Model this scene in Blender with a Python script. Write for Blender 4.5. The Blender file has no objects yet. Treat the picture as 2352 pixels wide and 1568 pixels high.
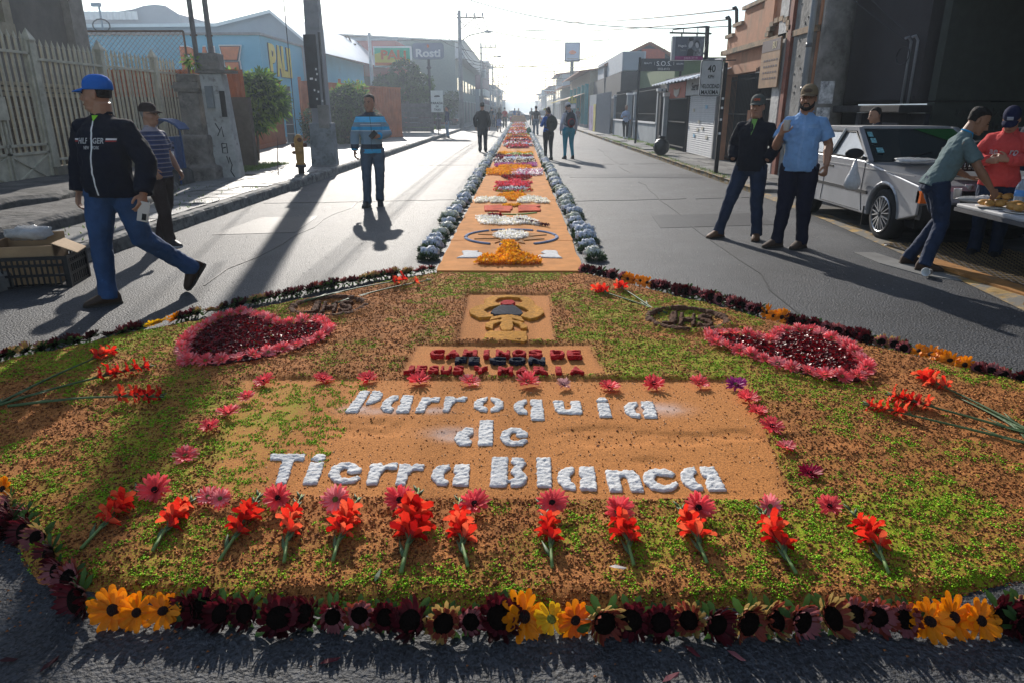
import bpy, bmesh, math, random
import numpy as np
from mathutils import Vector, Matrix
from mathutils.bvhtree import BVHTree
R = math.radians
rnd = random.Random(7)
rng = np.random.default_rng(11)
SC = bpy.context.scene
COL = SC.collection

# ---------------------------------------------------------------- camera, sky, sun, exposure
PITCH, YAW, CAM_H = R(18.676), R(0.588), 1.5
cam_data = bpy.data.cameras.new('camera'); cam_data.lens = 24.0; cam_data.sensor_width = 36.0
cam_data.clip_start = 0.05; cam_data.clip_end = 5000
cam = bpy.data.objects.new('camera', cam_data); COL.objects.link(cam)
cam.location = (0, 0, CAM_H); cam.rotation_euler = (R(90) - PITCH, 0, YAW)
SC.camera = cam
SUN_EL, SUN_AZ = R(24.5), R(-12.1)      # azimuth from +Y, clockwise positive
sun_vec = Vector((math.sin(SUN_AZ) * math.cos(SUN_EL), math.cos(SUN_AZ) * math.cos(SUN_EL), math.sin(SUN_EL)))
world = bpy.data.worlds.new('World'); SC.world = world; world.use_nodes = True
wn, wl = world.node_tree.nodes, world.node_tree.links
wn.clear()
sky = wn.new('ShaderNodeTexSky'); sky.sky_type = 'NISHITA'; sky.sun_disc = False
sky.sun_elevation = SUN_EL; sky.sun_rotation = SUN_AZ
sky.air_density = 1.0; sky.dust_density = 0.4; sky.ozone_density = 1.2
tc = wn.new('ShaderNodeTexCoord'); mp = wn.new('ShaderNodeMapping'); mp.inputs['Scale'].default_value = (1.0, 1.0, 3.2)
nz = wn.new('ShaderNodeTexNoise'); nz.inputs['Scale'].default_value = 2.6; nz.inputs['Detail'].default_value = 9; nz.inputs['Roughness'].default_value = 0.55
rp = wn.new('ShaderNodeValToRGB'); rp.color_ramp.elements[0].position = 0.47; rp.color_ramp.elements[1].position = 0.72
mxw = wn.new('ShaderNodeMixRGB'); mxw.blend_type = 'ADD'; mxw.inputs[2].default_value = (4.9, 4.95, 5.1, 1)
bgn = wn.new('ShaderNodeBackground'); bgn.inputs['Strength'].default_value = 0.115
won = wn.new('ShaderNodeOutputWorld')
wl.new(tc.outputs['Generated'], mp.inputs[0]); wl.new(mp.outputs[0], nz.inputs['Vector']); wl.new(nz.outputs['Fac'], rp.inputs[0])
wl.new(rp.outputs[0], mxw.inputs[0]); wl.new(sky.outputs[0], mxw.inputs[1]); wl.new(mxw.outputs[0], bgn.inputs[0]); wl.new(bgn.outputs[0], won.inputs[0])
sun_data = bpy.data.lights.new('sun', 'SUN'); sun_data.energy = 4.8; sun_data.angle = R(0.6); sun_data.color = (1.0, 0.93, 0.84)
sun = bpy.data.objects.new('sun', sun_data); COL.objects.link(sun); sun.location = (0, 0, 30)
sun.rotation_euler = sun_vec.to_track_quat('Z', 'Y').to_euler()
SC.view_settings.view_transform = 'Standard'; SC.view_settings.look = 'None'
SC.view_settings.exposure = 0.32; SC.view_settings.gamma = 1.0; SC.view_settings.use_curve_mapping = False
SC.render.engine = 'CYCLES'; SC.cycles.max_bounces = 6; SC.cycles.diffuse_bounces = 3; SC.cycles.glossy_bounces = 3
SC.cycles.transmission_bounces = 4; SC.cycles.volume_bounces = 0; SC.cycles.transparent_max_bounces = 12
SC.cycles.use_denoising = True; SC.cycles.sample_clamp_indirect = 4.0; SC.cycles.use_fast_gi = False

# ---------------------------------------------------------------- surveying: a sighting in the photograph to a place in the street
F_, CX_, CY_ = 1568.0, 1176.0, 784.0
_cp, _sp, _cy, _sy = math.cos(PITCH), math.sin(PITCH), math.cos(YAW), math.sin(YAW)
def ray(x, y):
    u, v = x - CX_, y - CY_
    r, f, d = u, F_ * _cp - v * _sp, F_ * _sp + v * _cp
    return (r * _cy - f * _sy, r * _sy + f * _cy, -d)
def G(x, y, z=0.0):
    a, b, c = ray(x, y); t = (z - CAM_H) / c
    return (a * t, b * t)
def AX(x, y, X):
    a, b, c = ray(x, y); t = X / a
    return Vector((X, b * t, CAM_H + c * t))
def AY(x, y, Y):
    a, b, c = ray(x, y); t = Y / b
    return Vector((a * t, Y, CAM_H + c * t))

# ---------------------------------------------------------------- materials
MATS = {}
def M(name, col, rough=0.75, metal=0.0, var=0.12, scale=6.0, bump=0.15, bscale=40.0, bdist=0.01, spec=0.28, stain=None, alpha=1.0, emis=0.0, trans=0.0, sheen=0.0, sss=0.0):
    if name in MATS: return MATS[name]
    m = bpy.data.materials.new(name); m.use_nodes = True; MATS[name] = m
    n, l = m.node_tree.nodes, m.node_tree.links
    b = n['Principled BSDF']; b.inputs['Roughness'].default_value = rough; b.inputs['Metallic'].default_value = metal
    b.inputs['Specular IOR Level'].default_value = spec
    b.inputs['Base Color'].default_value = (*col, 1)
    if trans: b.inputs['Transmission Weight'].default_value = trans
    if alpha < 1: b.inputs['Alpha'].default_value = alpha
    if sheen: b.inputs['Sheen Weight'].default_value = sheen
    if sss:
        b.inputs['Subsurface Weight'].default_value = sss; b.inputs['Subsurface Scale'].default_value = 0.01
    t = n.new('ShaderNodeTexCoord')
    if var > 0:
        a = n.new('ShaderNodeTexNoise'); a.inputs['Scale'].default_value = scale; a.inputs['Detail'].default_value = 8; a.inputs['Roughness'].default_value = 0.65
        l.new(t.outputs['Object'], a.inputs['Vector'])
        r = n.new('ShaderNodeMapRange'); r.inputs[1].default_value = 0.3; r.inputs[2].default_value = 0.7
        r.inputs[3].default_value = 1 - var * 1.6; r.inputs[4].default_value = 1 + var * 1.2
        l.new(a.outputs['Fac'], r.inputs[0])
        x = n.new('ShaderNodeMixRGB'); x.blend_type = 'MULTIPLY'; x.inputs[0].default_value = 1; x.inputs[1].default_value = (*col, 1)
        l.new(r.outputs[0], x.inputs[2]); out = x.outputs[0]
        if stain:
            s = n.new('ShaderNodeTexNoise'); s.inputs['Scale'].default_value = stain[1]; s.inputs['Detail'].default_value = 10; s.inputs['Roughness'].default_value = 0.7
            mm = n.new('ShaderNodeMapping'); mm.inputs['Scale'].default_value = (1, 1, stain[3] if len(stain) > 3 else 1)
            l.new(t.outputs['Object'], mm.inputs[0]); l.new(mm.outputs[0], s.inputs['Vector'])
            c = n.new('ShaderNodeValToRGB'); c.color_ramp.elements[0].position = stain[2]; c.color_ramp.elements[1].position = stain[2] + 0.1
            l.new(s.outputs['Fac'], c.inputs[0])
            y = n.new('ShaderNodeMixRGB'); y.inputs[2].default_value = (*stain[0], 1)
            l.new(c.outputs[0], y.inputs[0]); l.new(out, y.inputs[1]); out = y.outputs[0]
        l.new(out, b.inputs['Base Color'])
    if bump > 0:
        a = n.new('ShaderNodeTexNoise'); a.inputs['Scale'].default_value = bscale; a.inputs['Detail'].default_value = 5
        l.new(t.outputs['Object'], a.inputs['Vector'])
        k = n.new('ShaderNodeBump'); k.inputs['Strength'].default_value = bump; k.inputs['Distance'].default_value = bdist
        l.new(a.outputs['Fac'], k.inputs['Height']); l.new(k.outputs[0], b.inputs['Normal'])
    return m
def leafmat(name, col, t=0.45, rough=0.55, var=0.25, scale=9):
    """thin petals and leaves: light comes through them"""
    if name in MATS: return MATS[name]
    m = M(name, col, rough, var=var, scale=scale, bump=0.1)
    n, l = m.node_tree.nodes, m.node_tree.links
    b = n['Principled BSDF']; o = n['Material Output']
    tr = n.new('ShaderNodeBsdfTranslucent'); mx = n.new('ShaderNodeMixShader'); mx.inputs[0].default_value = t
    src = b.inputs['Base Color'].links[0].from_socket
    l.new(src, tr.inputs['Color']); l.new(b.outputs[0], mx.inputs[1]); l.new(tr.outputs[0], mx.inputs[2]); l.new(mx.outputs[0], o.inputs['Surface'])
    return m
def zbands(name, bands, rough=0.8, axis=2, bump=0.2):
    """cloth or paint woven in bands along one axis: bands = [(position, colour), ...] in metres"""
    if name in MATS: return MATS[name]
    m = M(name, bands[0][1], rough, var=0, bump=bump, bscale=30)
    n, l = m.node_tree.nodes, m.node_tree.links
    lo, hi = bands[0][0], bands[-1][0] + 0.01
    t = n.new('ShaderNodeTexCoord'); s = n.new('ShaderNodeSeparateXYZ'); r = n.new('ShaderNodeMapRange')
    r.inputs[1].default_value = lo; r.inputs[2].default_value = hi
    c = n.new('ShaderNodeValToRGB'); c.color_ramp.interpolation = 'CONSTANT'
    e = c.color_ramp.elements
    while len(e) < min(len(bands), 32): e.new(0.5)
    for i, (z, k) in enumerate(bands[:32]):
        e[i].position = (z - lo) / (hi - lo); e[i].color = (*k, 1)
    l.new(t.outputs['Object'], s.inputs[0]); l.new(s.outputs[axis], r.inputs[0]); l.new(r.outputs[0], c.inputs[0])
    l.new(c.outputs[0], n['Principled BSDF'].inputs['Base Color'])
    return m

# ---------------------------------------------------------------- mesh helpers
def tag(o, label=None, cat=None, group=None, kind=None):
    if label: o['label'] = label
    if cat: o['category'] = cat
    if group: o['group'] = group
    if kind: o['kind'] = kind
    return o
def frame_for(d, up=(0, 0, 1)):
    d = Vector(d).normalized(); up = Vector(up)
    if abs(d.dot(up)) > 0.98: up = Vector((0, 1, 0))
    a = d.cross(up).normalized(); b = a.cross(d).normalized()
    return a, b
class MB:
    def __init__(s): s.v, s.f, s.m = [], [], []
    def add(s, vs, fs, mi=0):
        o = len(s.v); s.v.extend([tuple(p) for p in vs]); s.f.extend([tuple(i + o for i in q) for q in fs]); s.m.extend([mi] * len(fs)); return s
    def box(s, c, d, rz=0.0, mi=0, mat=None):
        hx, hy, hz = d[0] / 2, d[1] / 2, d[2] / 2
        ps = [(x, y, z) for x in (-hx, hx) for y in (-hy, hy) for z in (-hz, hz)]
        if mat is not None: ps = [tuple(mat @ Vector(p) + Vector(c)) for p in ps]
        else:
            k, q = math.cos(rz), math.sin(rz)
            ps = [(c[0] + x * k - y * q, c[1] + x * q + y * k, c[2] + z) for x, y, z in ps]
        return s.add(ps, [(0, 1, 3, 2), (4, 6, 7, 5), (0, 4, 5, 1), (2, 3, 7, 6), (0, 2, 6, 4), (1, 5, 7, 3)], mi)
    def bx(s, x0, x1, y0, y1, z0, z1, mi=0):
        return s.box(((x0 + x1) / 2, (y0 + y1) / 2, (z0 + z1) / 2), (abs(x1 - x0), abs(y1 - y0), abs(z1 - z0)), 0, mi)
    def beam(s, a, b, w, h=None, mi=0):
        a, b = Vector(a), Vector(b); h = h or w; d = b - a; x, y = frame_for(d)
        ps = [p + x * i * w / 2 + y * j * h / 2 for p in (a, b) for i, j in ((-1, -1), (1, -1), (1, 1), (-1, 1))]
        return s.add(ps, [(3, 2, 1, 0), (4, 5, 6, 7), (0, 1, 5, 4), (1, 2, 6, 5), (2, 3, 7, 6), (3, 0, 4, 7)], mi)
    def tube(s, pts, rad, n=8, mi=0, cap=True, up=(0, 0, 1), flat=1.0):
        pts = [Vector(p) for p in pts]; k = len(pts)
        if not isinstance(rad, (list, tuple)): rad = [rad] * k
        vs = []; a = b = None
        for i, p in enumerate(pts):
            d = (pts[min(i + 1, k - 1)] - pts[max(i - 1, 0)])
            if d.length < 1e-7: d = Vector((0, 0, 1))
            d.normalize()
            if a is None: a, b = frame_for(d, up)
            else:
                a = (a - d * a.dot(d)).normalized(); b = a.cross(d).normalized()
            r = rad[i]; rx, ry = (r if isinstance(r, tuple) else (r, r * flat))
            for j in range(n):
                t = 2 * math.pi * j / n; vs.append(p + a * math.cos(t) * rx + b * math.sin(t) * ry)
        fs = [(i * n + j, i * n + (j + 1) % n, (i + 1) * n + (j + 1) % n, (i + 1) * n + j) for i in range(k - 1) for j in range(n)]
        if cap: fs += [tuple(range(n - 1, -1, -1)), tuple((k - 1) * n + j for j in range(n))]
        return s.add(vs, fs, mi)
    def ell(s, c, r, nu=10, nv=8, mi=0, rot=None, jit=0.0):
        vs = []
        for i in range(1, nv):
            a = math.pi * i / nv
            for j in range(nu):
                t = 2 * math.pi * j / nu; vs.append(Vector((math.sin(a) * math.cos(t) * r[0], math.sin(a) * math.sin(t) * r[1], math.cos(a) * r[2])))
        vs += [Vector((0, 0, r[2])), Vector((0, 0, -r[2]))]
        if jit: vs = [v * (1 + rnd.uniform(-jit, jit)) for v in vs]
        if rot is not None: vs = [rot @ v for v in vs]
        vs = [v + Vector(c) for v in vs]; t, b = len(vs) - 2, len(vs) - 1
        fs = [(i * nu + j, (i + 1) * nu + j, (i + 1) * nu + (j + 1) % nu, i * nu + (j + 1) % nu) for i in range(nv - 2) for j in range(nu)]
        fs += [(t, j, (j + 1) % nu) for j in range(nu)] + [(b, (nv - 2) * nu + (j + 1) % nu, (nv - 2) * nu + j) for j in range(nu)]
        return s.add(vs, fs, mi)
    def rings(s, rings, mi=0):
        """closed loft through rings of equal point counts"""
        n = len(rings[0]); vs = [p for r in rings for p in r]; k = len(rings)
        fs = [(i * n + j, i * n + (j + 1) % n, (i + 1) * n + (j + 1) % n, (i + 1) * n + j) for i in range(k - 1) for j in range(n)]
        fs += [tuple(range(n - 1, -1, -1)), tuple((k - 1) * n + j for j in range(n))]
        return s.add(vs, fs, mi)
    def prism(s, poly, z0, z1, mi=0, axis='z', at=None):
        """poly extruded; axis x: poly=(y,z); axis y: poly=(x,z); axis z: poly=(x,y)"""
        n = len(poly)
        area = sum(poly[i][0] * poly[(i + 1) % n][1] - poly[(i + 1) % n][0] * poly[i][1] for i in range(n))
        if area < 0: poly = poly[::-1]
        f = {'z': lambda p, h: (p[0], p[1], h), 'x': lambda p, h: (h, p[0], p[1]), 'y': lambda p, h: (p[0], h, p[1])}[axis]
        vs = [f(p, z0) for p in poly] + [f(p, z1) for p in poly]
        fs = [tuple(range(n - 1, -1, -1)), tuple(range(n, 2 * n))] + [(i, (i + 1) % n, n + (i + 1) % n, n + i) for i in range(n)]
        if axis == 'y': fs = [q[::-1] for q in fs]
        return s.add(vs, fs, mi)
    def lathe(s, prof, n=16, c=(0, 0, 0), mi=0):
        vs = [(c[0] + r * math.cos(2 * math.pi * j / n), c[1] + r * math.sin(2 * math.pi * j / n), c[2] + z) for r, z in prof for j in range(n)]
        k = len(prof)
        fs = [(i * n + j, i * n + (j + 1) % n, (i + 1) * n + (j + 1) % n, (i + 1) * n + j) for i in range(k - 1) for j in range(n)]
        fs += [tuple(range(n - 1, -1, -1)), tuple((k - 1) * n + j for j in range(n))]
        return s.add(vs, fs, mi)
    def mesh(s, name, mats, smooth=False):
        me = bpy.data.meshes.new(name); me.from_pydata(s.v, [], s.f)
        for m in (mats if isinstance(mats, (list, tuple)) else [mats]): me.materials.append(m)
        if any(s.m): me.polygons.foreach_set('material_index', s.m)
        if smooth: me.polygons.foreach_set('use_smooth', [True] * len(me.polygons))
        me.update(); return me
    def build(s, name, mats, parent=None, smooth=False, loc=None, rz=0):
        o = bpy.data.objects.new(name, s.mesh(name, mats, smooth)); COL.objects.link(o)
        if parent is not None: o.parent = parent
        if loc is not None: o.location = loc
        if rz: o.rotation_euler.z = rz
        return o
def thing(name, label, cat, loc=(0, 0, 0), rz=0, group=None, scale=1.0):
    o = bpy.data.objects.new(name, None); COL.objects.link(o); o.location = loc; o.rotation_euler.z = rz; o.empty_display_size = 0.1
    o.scale = (scale,) * 3
    return tag(o, label, cat, group)
def struct(name, mb, m, smooth=False): return tag(mb.build(name, m, None, smooth), kind='structure')
KIDS = {}
def copy_tree(o, parent=None):
    c = o.copy(); COL.objects.link(c)
    if parent is not None: c.parent = parent
    for ch in [x for x in KIDS_OF(o)]: copy_tree(ch, c)
    return c
def KIDS_OF(o): return list(o.children)
def bevel(o, w=0.01, seg=2):
    b = o.modifiers.new('bevel', 'BEVEL'); b.width = w; b.segments = seg; b.limit_method = 'ANGLE'; b.angle_limit = R(35); return o
def inst(name, me, parent=None, loc=(0, 0, 0), rot=None, scale=None):
    o = bpy.data.objects.new(name, me); COL.objects.link(o)
    if parent is not None: o.parent = parent
    o.location = loc
    if rot is not None: o.rotation_euler = rot
    if scale is not None: o.scale = scale if isinstance(scale, (tuple, list)) else (scale,) * 3
    return o
def npmesh(name, V, Fq, mats, mi=None, smooth=False):
    """V (n,3), Fq (m,k) numpy arrays, all faces with k corners"""
    me = bpy.data.meshes.new(name); n, (m, k) = len(V), Fq.shape
    me.vertices.add(n); me.vertices.foreach_set('co', np.asarray(V, np.float32).ravel())
    me.loops.add(m * k); me.loops.foreach_set('vertex_index', Fq.astype(np.int32).ravel())
    me.polygons.add(m); me.polygons.foreach_set('loop_start', np.arange(m, dtype=np.int32) * k)
    me.polygons.foreach_set('loop_total', np.full(m, k, np.int32))
    for x in (mats if isinstance(mats, (list, tuple)) else [mats]): me.materials.append(x)
    if mi is not None: me.polygons.foreach_set('material_index', np.asarray(mi, np.int32))
    if smooth: me.polygons.foreach_set('use_smooth', np.ones(m, bool))
    me.update(calc_edges=True); me.validate(); return me
# fractal value noise for reliefs
_tab = np.random.default_rng(5).random((256, 256))
def vnoise(x, y):
    xi, yi = np.floor(x).astype(int), np.floor(y).astype(int); fx, fy = x - xi, y - yi
    fx = fx * fx * (3 - 2 * fx); fy = fy * fy * (3 - 2 * fy)
    a, b, c, d = _tab[xi % 256, yi % 256], _tab[(xi + 1) % 256, yi % 256], _tab[xi % 256, (yi + 1) % 256], _tab[(xi + 1) % 256, (yi + 1) % 256]
    return (a * (1 - fx) + b * fx) * (1 - fy) + (c * (1 - fx) + d * fx) * fy
def fnoise(x, y, o=4):
    x, y = np.asarray(x, float), np.asarray(y, float); s = 0; a = 1.0; t = 0
    for i in range(o): s = s + a * vnoise(x * 2 ** i + 17 * i, y * 2 ** i + 31 * i); t += a; a *= 0.5
    return s / t
def inpoly(px, py, poly):
    px, py = np.asarray(px), np.asarray(py); ins = np.zeros(px.shape, bool); n = len(poly)
    for i in range(n):
        x1, y1 = poly[i]; x2, y2 = poly[(i + 1) % n]
        if y1 == y2: continue
        c = ((y1 > py) != (y2 > py)) & (px < (x2 - x1) * (py - y1) / (y2 - y1) + x1); ins ^= c
    return ins
_tcache = {}
def text_geo(s, size=1.0, depth=0.02, bold=0.0, shear=0.0, align='CENTER', res=3):
    """lettering as mesh data (vertices in the xy plane, faces)"""
    key = (s, size, depth, bold, shear, align)
    if key in _tcache: return _tcache[key]
    c = bpy.data.curves.new('lettering', 'FONT'); c.body = s; c.size = size; c.extrude = depth / 2; c.offset = bold; c.shear = shear
    c.align_x = align; c.align_y = 'CENTER'; c.resolution_u = res
    o = bpy.data.objects.new('lettering', c); me = bpy.data.meshes.new_from_object(o)
    r = ([v.co.copy() for v in me.vertices], [tuple(p.vertices) for p in me.polygons])
    bpy.data.objects.remove(o); bpy.data.curves.remove(c); bpy.data.meshes.remove(me)
    _tcache[key] = r; return r
def add_text(mb, s, org, xdir, ydir, size=1.0, depth=0.006, bold=0.0, shear=0.0, mi=0, width=None, height=None, align='CENTER'):
    vs, fs = text_geo(s, 1.0, 0.0 if False else 0.02, bold, shear, align)
    xs = [v.x for v in vs]; ys = [v.y for v in vs]; w, h = max(xs) - min(xs), max(ys) - min(ys)
    cx, cy = (max(xs) + min(xs)) / 2, (max(ys) + min(ys)) / 2
    sx = width / w if width else size; sy = height / h if height else (sx if width else size)
    if height and not width: sx = sy
    X, Y = Vector(xdir).normalized(), Vector(ydir).normalized(); N = X.cross(Y)
    mb.add([Vector(org) + X * (v.x - cx) * sx + Y * (v.y - cy) * sy + N * (v.z / 0.02) * depth for v in vs], fs, mi)
def sheet(x0, x1, y0, y1, z, nx=1, ny=1):
    mb = MB(); xs = [x0 + (x1 - x0) * i / nx for i in range(nx + 1)]; ys = [y0 + (y1 - y0) * j / ny for j in range(ny + 1)]
    mb.add([(x, y, z) for y in ys for x in xs], [(j * (nx + 1) + i, j * (nx + 1) + i + 1, (j + 1) * (nx + 1) + i + 1, (j + 1) * (nx + 1) + i) for j in range(ny) for i in range(nx)])
    return mb
REMESH = []     # (object, voxel, smooth iterations, wrinkle strength, wrinkle scale)
def remesh_later(o, vox, it=3, wr=0.0, ws=0.1): REMESH.append((o, vox, it, wr, ws)); return o
def run_remesh():
    texs = {}
    for o, vox, it, wr, ws in REMESH:
        m = o.modifiers.new('r', 'REMESH'); m.mode = 'VOXEL'; m.voxel_size = vox; m.use_smooth_shade = True
        if it: s = o.modifiers.new('s', 'SMOOTH'); s.factor = 0.5; s.iterations = it
        if wr:
            if ws not in texs:
                t = bpy.data.textures.new('folds', 'CLOUDS'); t.noise_scale = ws; t.noise_depth = 3; texs[ws] = t
            d = o.modifiers.new('d', 'DISPLACE'); d.texture = texs[ws]; d.strength = wr; d.mid_level = 0.5; d.texture_coords = 'LOCAL'
    bpy.context.view_layer.update(); dg = bpy.context.evaluated_depsgraph_get()
    for o, *_ in REMESH:
        old = o.data; me = bpy.data.meshes.new_from_object(o.evaluated_get(dg), depsgraph=dg); me.name = o.name
        for p in me.polygons: p.use_smooth = True
        o.modifiers.clear(); o.data = me
    REMESH.clear()
HAZE = 0.0013
def ordw(n):
    if n > 99: return 'hundred and ' + ordw(n - 100) if n > 100 else 'hundredth'
    a = 'first second third fourth fifth sixth seventh eighth ninth tenth eleventh twelfth thirteenth fourteenth fifteenth sixteenth seventeenth eighteenth nineteenth'.split()
    t = 'twenty thirty forty fifty sixty seventy eighty ninety'.split()
    return a[n - 1] if n < 20 else (t[n // 10 - 2][:-1] + 'ieth' if n % 10 == 0 else t[n // 10 - 2] + '-' + a[n % 10 - 1])
# ================================================================ SETTING
asphalt = M('asphalt', (0.028, 0.030, 0.034), 0.64, var=0.28, scale=1.3, bump=1.0, bscale=65, bdist=0.016, spec=0.36, stain=((0.035, 0.035, 0.037), 0.5, 0.60))
def asphalt_grit(m):
    n, l = m.node_tree.nodes, m.node_tree.links; b = n['Principled BSDF']
    src = b.inputs['Base Color'].links[0].from_socket; t = n.new('ShaderNodeTexCoord')
    v = n.new('ShaderNodeTexVoronoi'); v.inputs['Scale'].default_value = 130; l.new(t.outputs['Object'], v.inputs['Vector'])
    r = n.new('ShaderNodeMapRange'); r.inputs[1].default_value = 0.0; r.inputs[2].default_value = 1.0; r.inputs[3].default_value = 0.35; r.inputs[4].default_value = 2.3
    s = n.new('ShaderNodeSeparateColor'); l.new(v.outputs['Color'], s.inputs[0]); l.new(s.outputs[0], r.inputs[0])
    x = n.new('ShaderNodeMixRGB'); x.blend_type = 'MULTIPLY'; x.inputs[0].default_value = 1; l.new(src, x.inputs[1]); l.new(r.outputs[0], x.inputs[2]); l.new(x.outputs[0], b.inputs['Base Color'])
asphalt_grit(asphalt)
m_side = M('sidewalk_concrete', (0.20, 0.195, 0.185), 0.6, var=0.3, scale=3, bump=0.5, bscale=25, stain=((0.10, 0.10, 0.095), 1.6, 0.55))
m_kerb = M('kerb_concrete', (0.22, 0.215, 0.20), 0.8, var=0.3, scale=4, bump=0.6, bscale=18, bdist=0.02, stain=((0.08, 0.08, 0.075), 3, 0.52))
m_yell = M('worn_yellow_paint', (0.33, 0.21, 0.07), 0.85, var=0.4, scale=6, bump=0.6, bscale=20, stain=((0.15, 0.14, 0.12), 4, 0.44))
m_soil = M('bare_soil', (0.09, 0.075, 0.055), 0.9, var=0.3)
m_conc = M('rough_concrete', (0.21, 0.205, 0.195), 0.85, var=0.3, scale=3, bump=0.6, bscale=14, bdist=0.02, stain=((0.10, 0.098, 0.092), 2.0, 0.55))
g = sheet(-430, 430, -50, 900, -0.05); struct('ground', g, m_soil)
struct('road', sheet(-4.53, 6.9, -12, 420, 0.0, 4, 60), asphalt)
KL, KR = -4.52, 4.45
# sidewalks: bedding plus picked-apart slabs
sl = struct('sidewalk', MB().bx(KL - 8, KL - 0.14, 3.0, 410, -0.04, 0.125).bx(KL - 60, KL - 8, 3.0, 410, -0.04, 0.10), m_side)
sr = struct('sidewalk', MB().bx(KR + 0.15, KR + 10, 13.2, 410, -0.04, 0.085), m_side)
garage_floor = struct('floor', MB().bx(5.9, 16, -6, 12.8, -0.03, 0.012), m_conc)
slabm = []
for k in range(5):
    mb = MB(); j = [rnd.uniform(-0.02, 0.02) for _ in range(8)]; z = [rnd.uniform(-0.008, 0.008) for _ in range(4)]
    P = [(-0.5 + j[0], -0.5 + j[1]), (0.5 + j[2], -0.5 + j[3]), (0.5 + j[4], 0.5 + j[5]), (-0.5 + j[6], 0.5 + j[7])]
    mb.add([(x, y, -0.5) for x, y in P] + [(x, y, 0.5 + zz * 6) for (x, y), zz in zip(P, z)], [(3, 2, 1, 0), (4, 5, 6, 7), (0, 1, 5, 4), (1, 2, 6, 5), (2, 3, 7, 6), (3, 0, 4, 7)])
    slabm.append(mb.mesh('slab', M('slab%d' % k, tuple(c * (0.75 + 0.13 * k) for c in (0.19, 0.185, 0.175)), 0.5, var=0.3, scale=1.5, bump=0.6, bscale=22, stain=((0.08, 0.08, 0.075), 1.5, 0.56))))
def slabs(parent, x0, x1, y0, y1, w, l, z):
    y = y0; row = 0
    while y < y1:
        ll = l * rnd.uniform(0.8, 1.25); x = x0 + (0.3 * w if row % 2 else 0)
        if row % 2: inst('slab', rnd.choice(slabm), parent, (x0 + 0.15 * w - 0.01, y + ll / 2, z - 0.02), (0, 0, 0), (0.3 * w - 0.025, ll - 0.025, 0.06))
        while x < x1 - 0.05:
            ww = min(w * rnd.uniform(0.8, 1.2), x1 - x)
            if rnd.random() > 0.03:
                inst('slab', rnd.choice(slabm), parent, (x + ww / 2, y + ll / 2, z - 0.02 + rnd.uniform(-0.006, 0.006)), (rnd.uniform(-.012, .012), rnd.uniform(-.012, .012), rnd.uniform(-.01, .01)), (ww - 0.02, ll - 0.02, 0.06))
            x += ww
        y += ll
slabs(sl, KL - 1.75, KL - 0.16, 5.2, 30, 0.62, 0.5, 0.155)
slabs(sr, KR + 0.17, KR + 1.3, 14.0, 44, 0.6, 0.85, 0.115)
# kerbs, one block after the other
def kerbrow(parent, x, w, h, y0, y1, mats, painted=0.0, L=1.0):
    ms = []
    for k in range(4):
        mb = MB(); n = 6; top = []; 
        for i in range(n + 1):
            y = -0.5 + i / n; j = rnd.uniform(-0.012, 0.012)
            top.append([(-w / 2, y, -0.12), (-w / 2, y, h + rnd.uniform(-.006, .006)), (w / 2 - 0.025 + j, y, h + rnd.uniform(-.008, .006)), (w / 2 + j, y, h - 0.03), (w / 2 + 0.015, y, -0.12)])
        mb.rings(top)
        ms.append(mb.mesh('kerb_block', mats[k % len(mats)]))
    y = y0
    while y < y1:
        inst('kerb_block', rnd.choice(ms), parent, (x, y + L / 2, rnd.uniform(-0.006, 0.004)), (0, 0, rnd.uniform(-.006, .006)), (1, L - 0.012, 1)); y += L
kl = struct('kerb', MB().bx(KL - 0.13, KL - 0.02, 3, 410, -0.1, 0.11), m_kerb)
kerbrow(kl, KL - 0.07, 0.15, 0.162, 3.2, 60, [m_kerb])
kr = struct('kerb', MB().bx(KR + 0.02, KR + 0.13, 13.2, 410, -0.1, 0.08), m_kerb)
kerbrow(kr, KR + 0.07, -0.16, 0.115, 13.2, 62, [m_yell, m_kerb, m_yell])
# dropped kerb in front of the garage, patches, far hills
mb = MB(); 
pts = [(3.95, 5.0), (4.12, 6.4), (4.25, 8), (4.4, 10), (4.45, 13.4)]
for i in range(len(pts) - 1):
    (a, b), (c, d) = pts[i], pts[i + 1]; mb.add([(a, b, 0.006), (a + 0.2, b, 0.03), (c + 0.2, d, 0.03), (c, d, 0.006)], [(0, 1, 2, 3)])
struct('kerb', mb, m_yell)
struct('gutter', MB().prism([(4.3, 4.0), (6.0, 4.0), (6.3, 13.2), (4.6, 13.2), (4.38, 7)], -0.02, 0.022), M('gutter_concrete', (0.13, 0.125, 0.118), 0.75, var=0.35, scale=2.5, bump=0.5, bscale=20))
P = [G(1960, 581), G(2010, 582), G(2085, 606), G(2180, 632), G(2250, 652), G(2120, 634), G(2020, 606)]
struct('concrete_patch', MB().prism(P, -0.01, 0.008), M('patch_concrete', (0.17, 0.168, 0.16), 0.8, var=0.25, scale=2, bump=0.5, bscale=30))
m_tar = M('tar_patch', (.028, .028, .030), .6, var=.25, scale=3, bump=.7, bscale=70)
for k, P in enumerate(([(1.9, 9.2), (3.6, 9.5), (3.55, 10.6), (2.0, 10.4)], [(-4.3, 16), (-2.4, 16.2), (-2.5, 18.8), (-4.25, 18.5)], [(1.2, 16.5), (4.3, 16.4), (4.3, 17.3), (1.25, 17.5)], [(-4.4, 24), (-1.5, 24.1), (-1.5, 24.6), (-4.4, 24.5)], [(-3.9, 8.6), (-2.9, 8.8), (-3.0, 10.2), (-3.8, 10.1)])):
    struct('asphalt_patch', MB().prism(P, -.01, .004), m_tar)
mb = MB(); r3 = random.Random(8)
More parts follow.
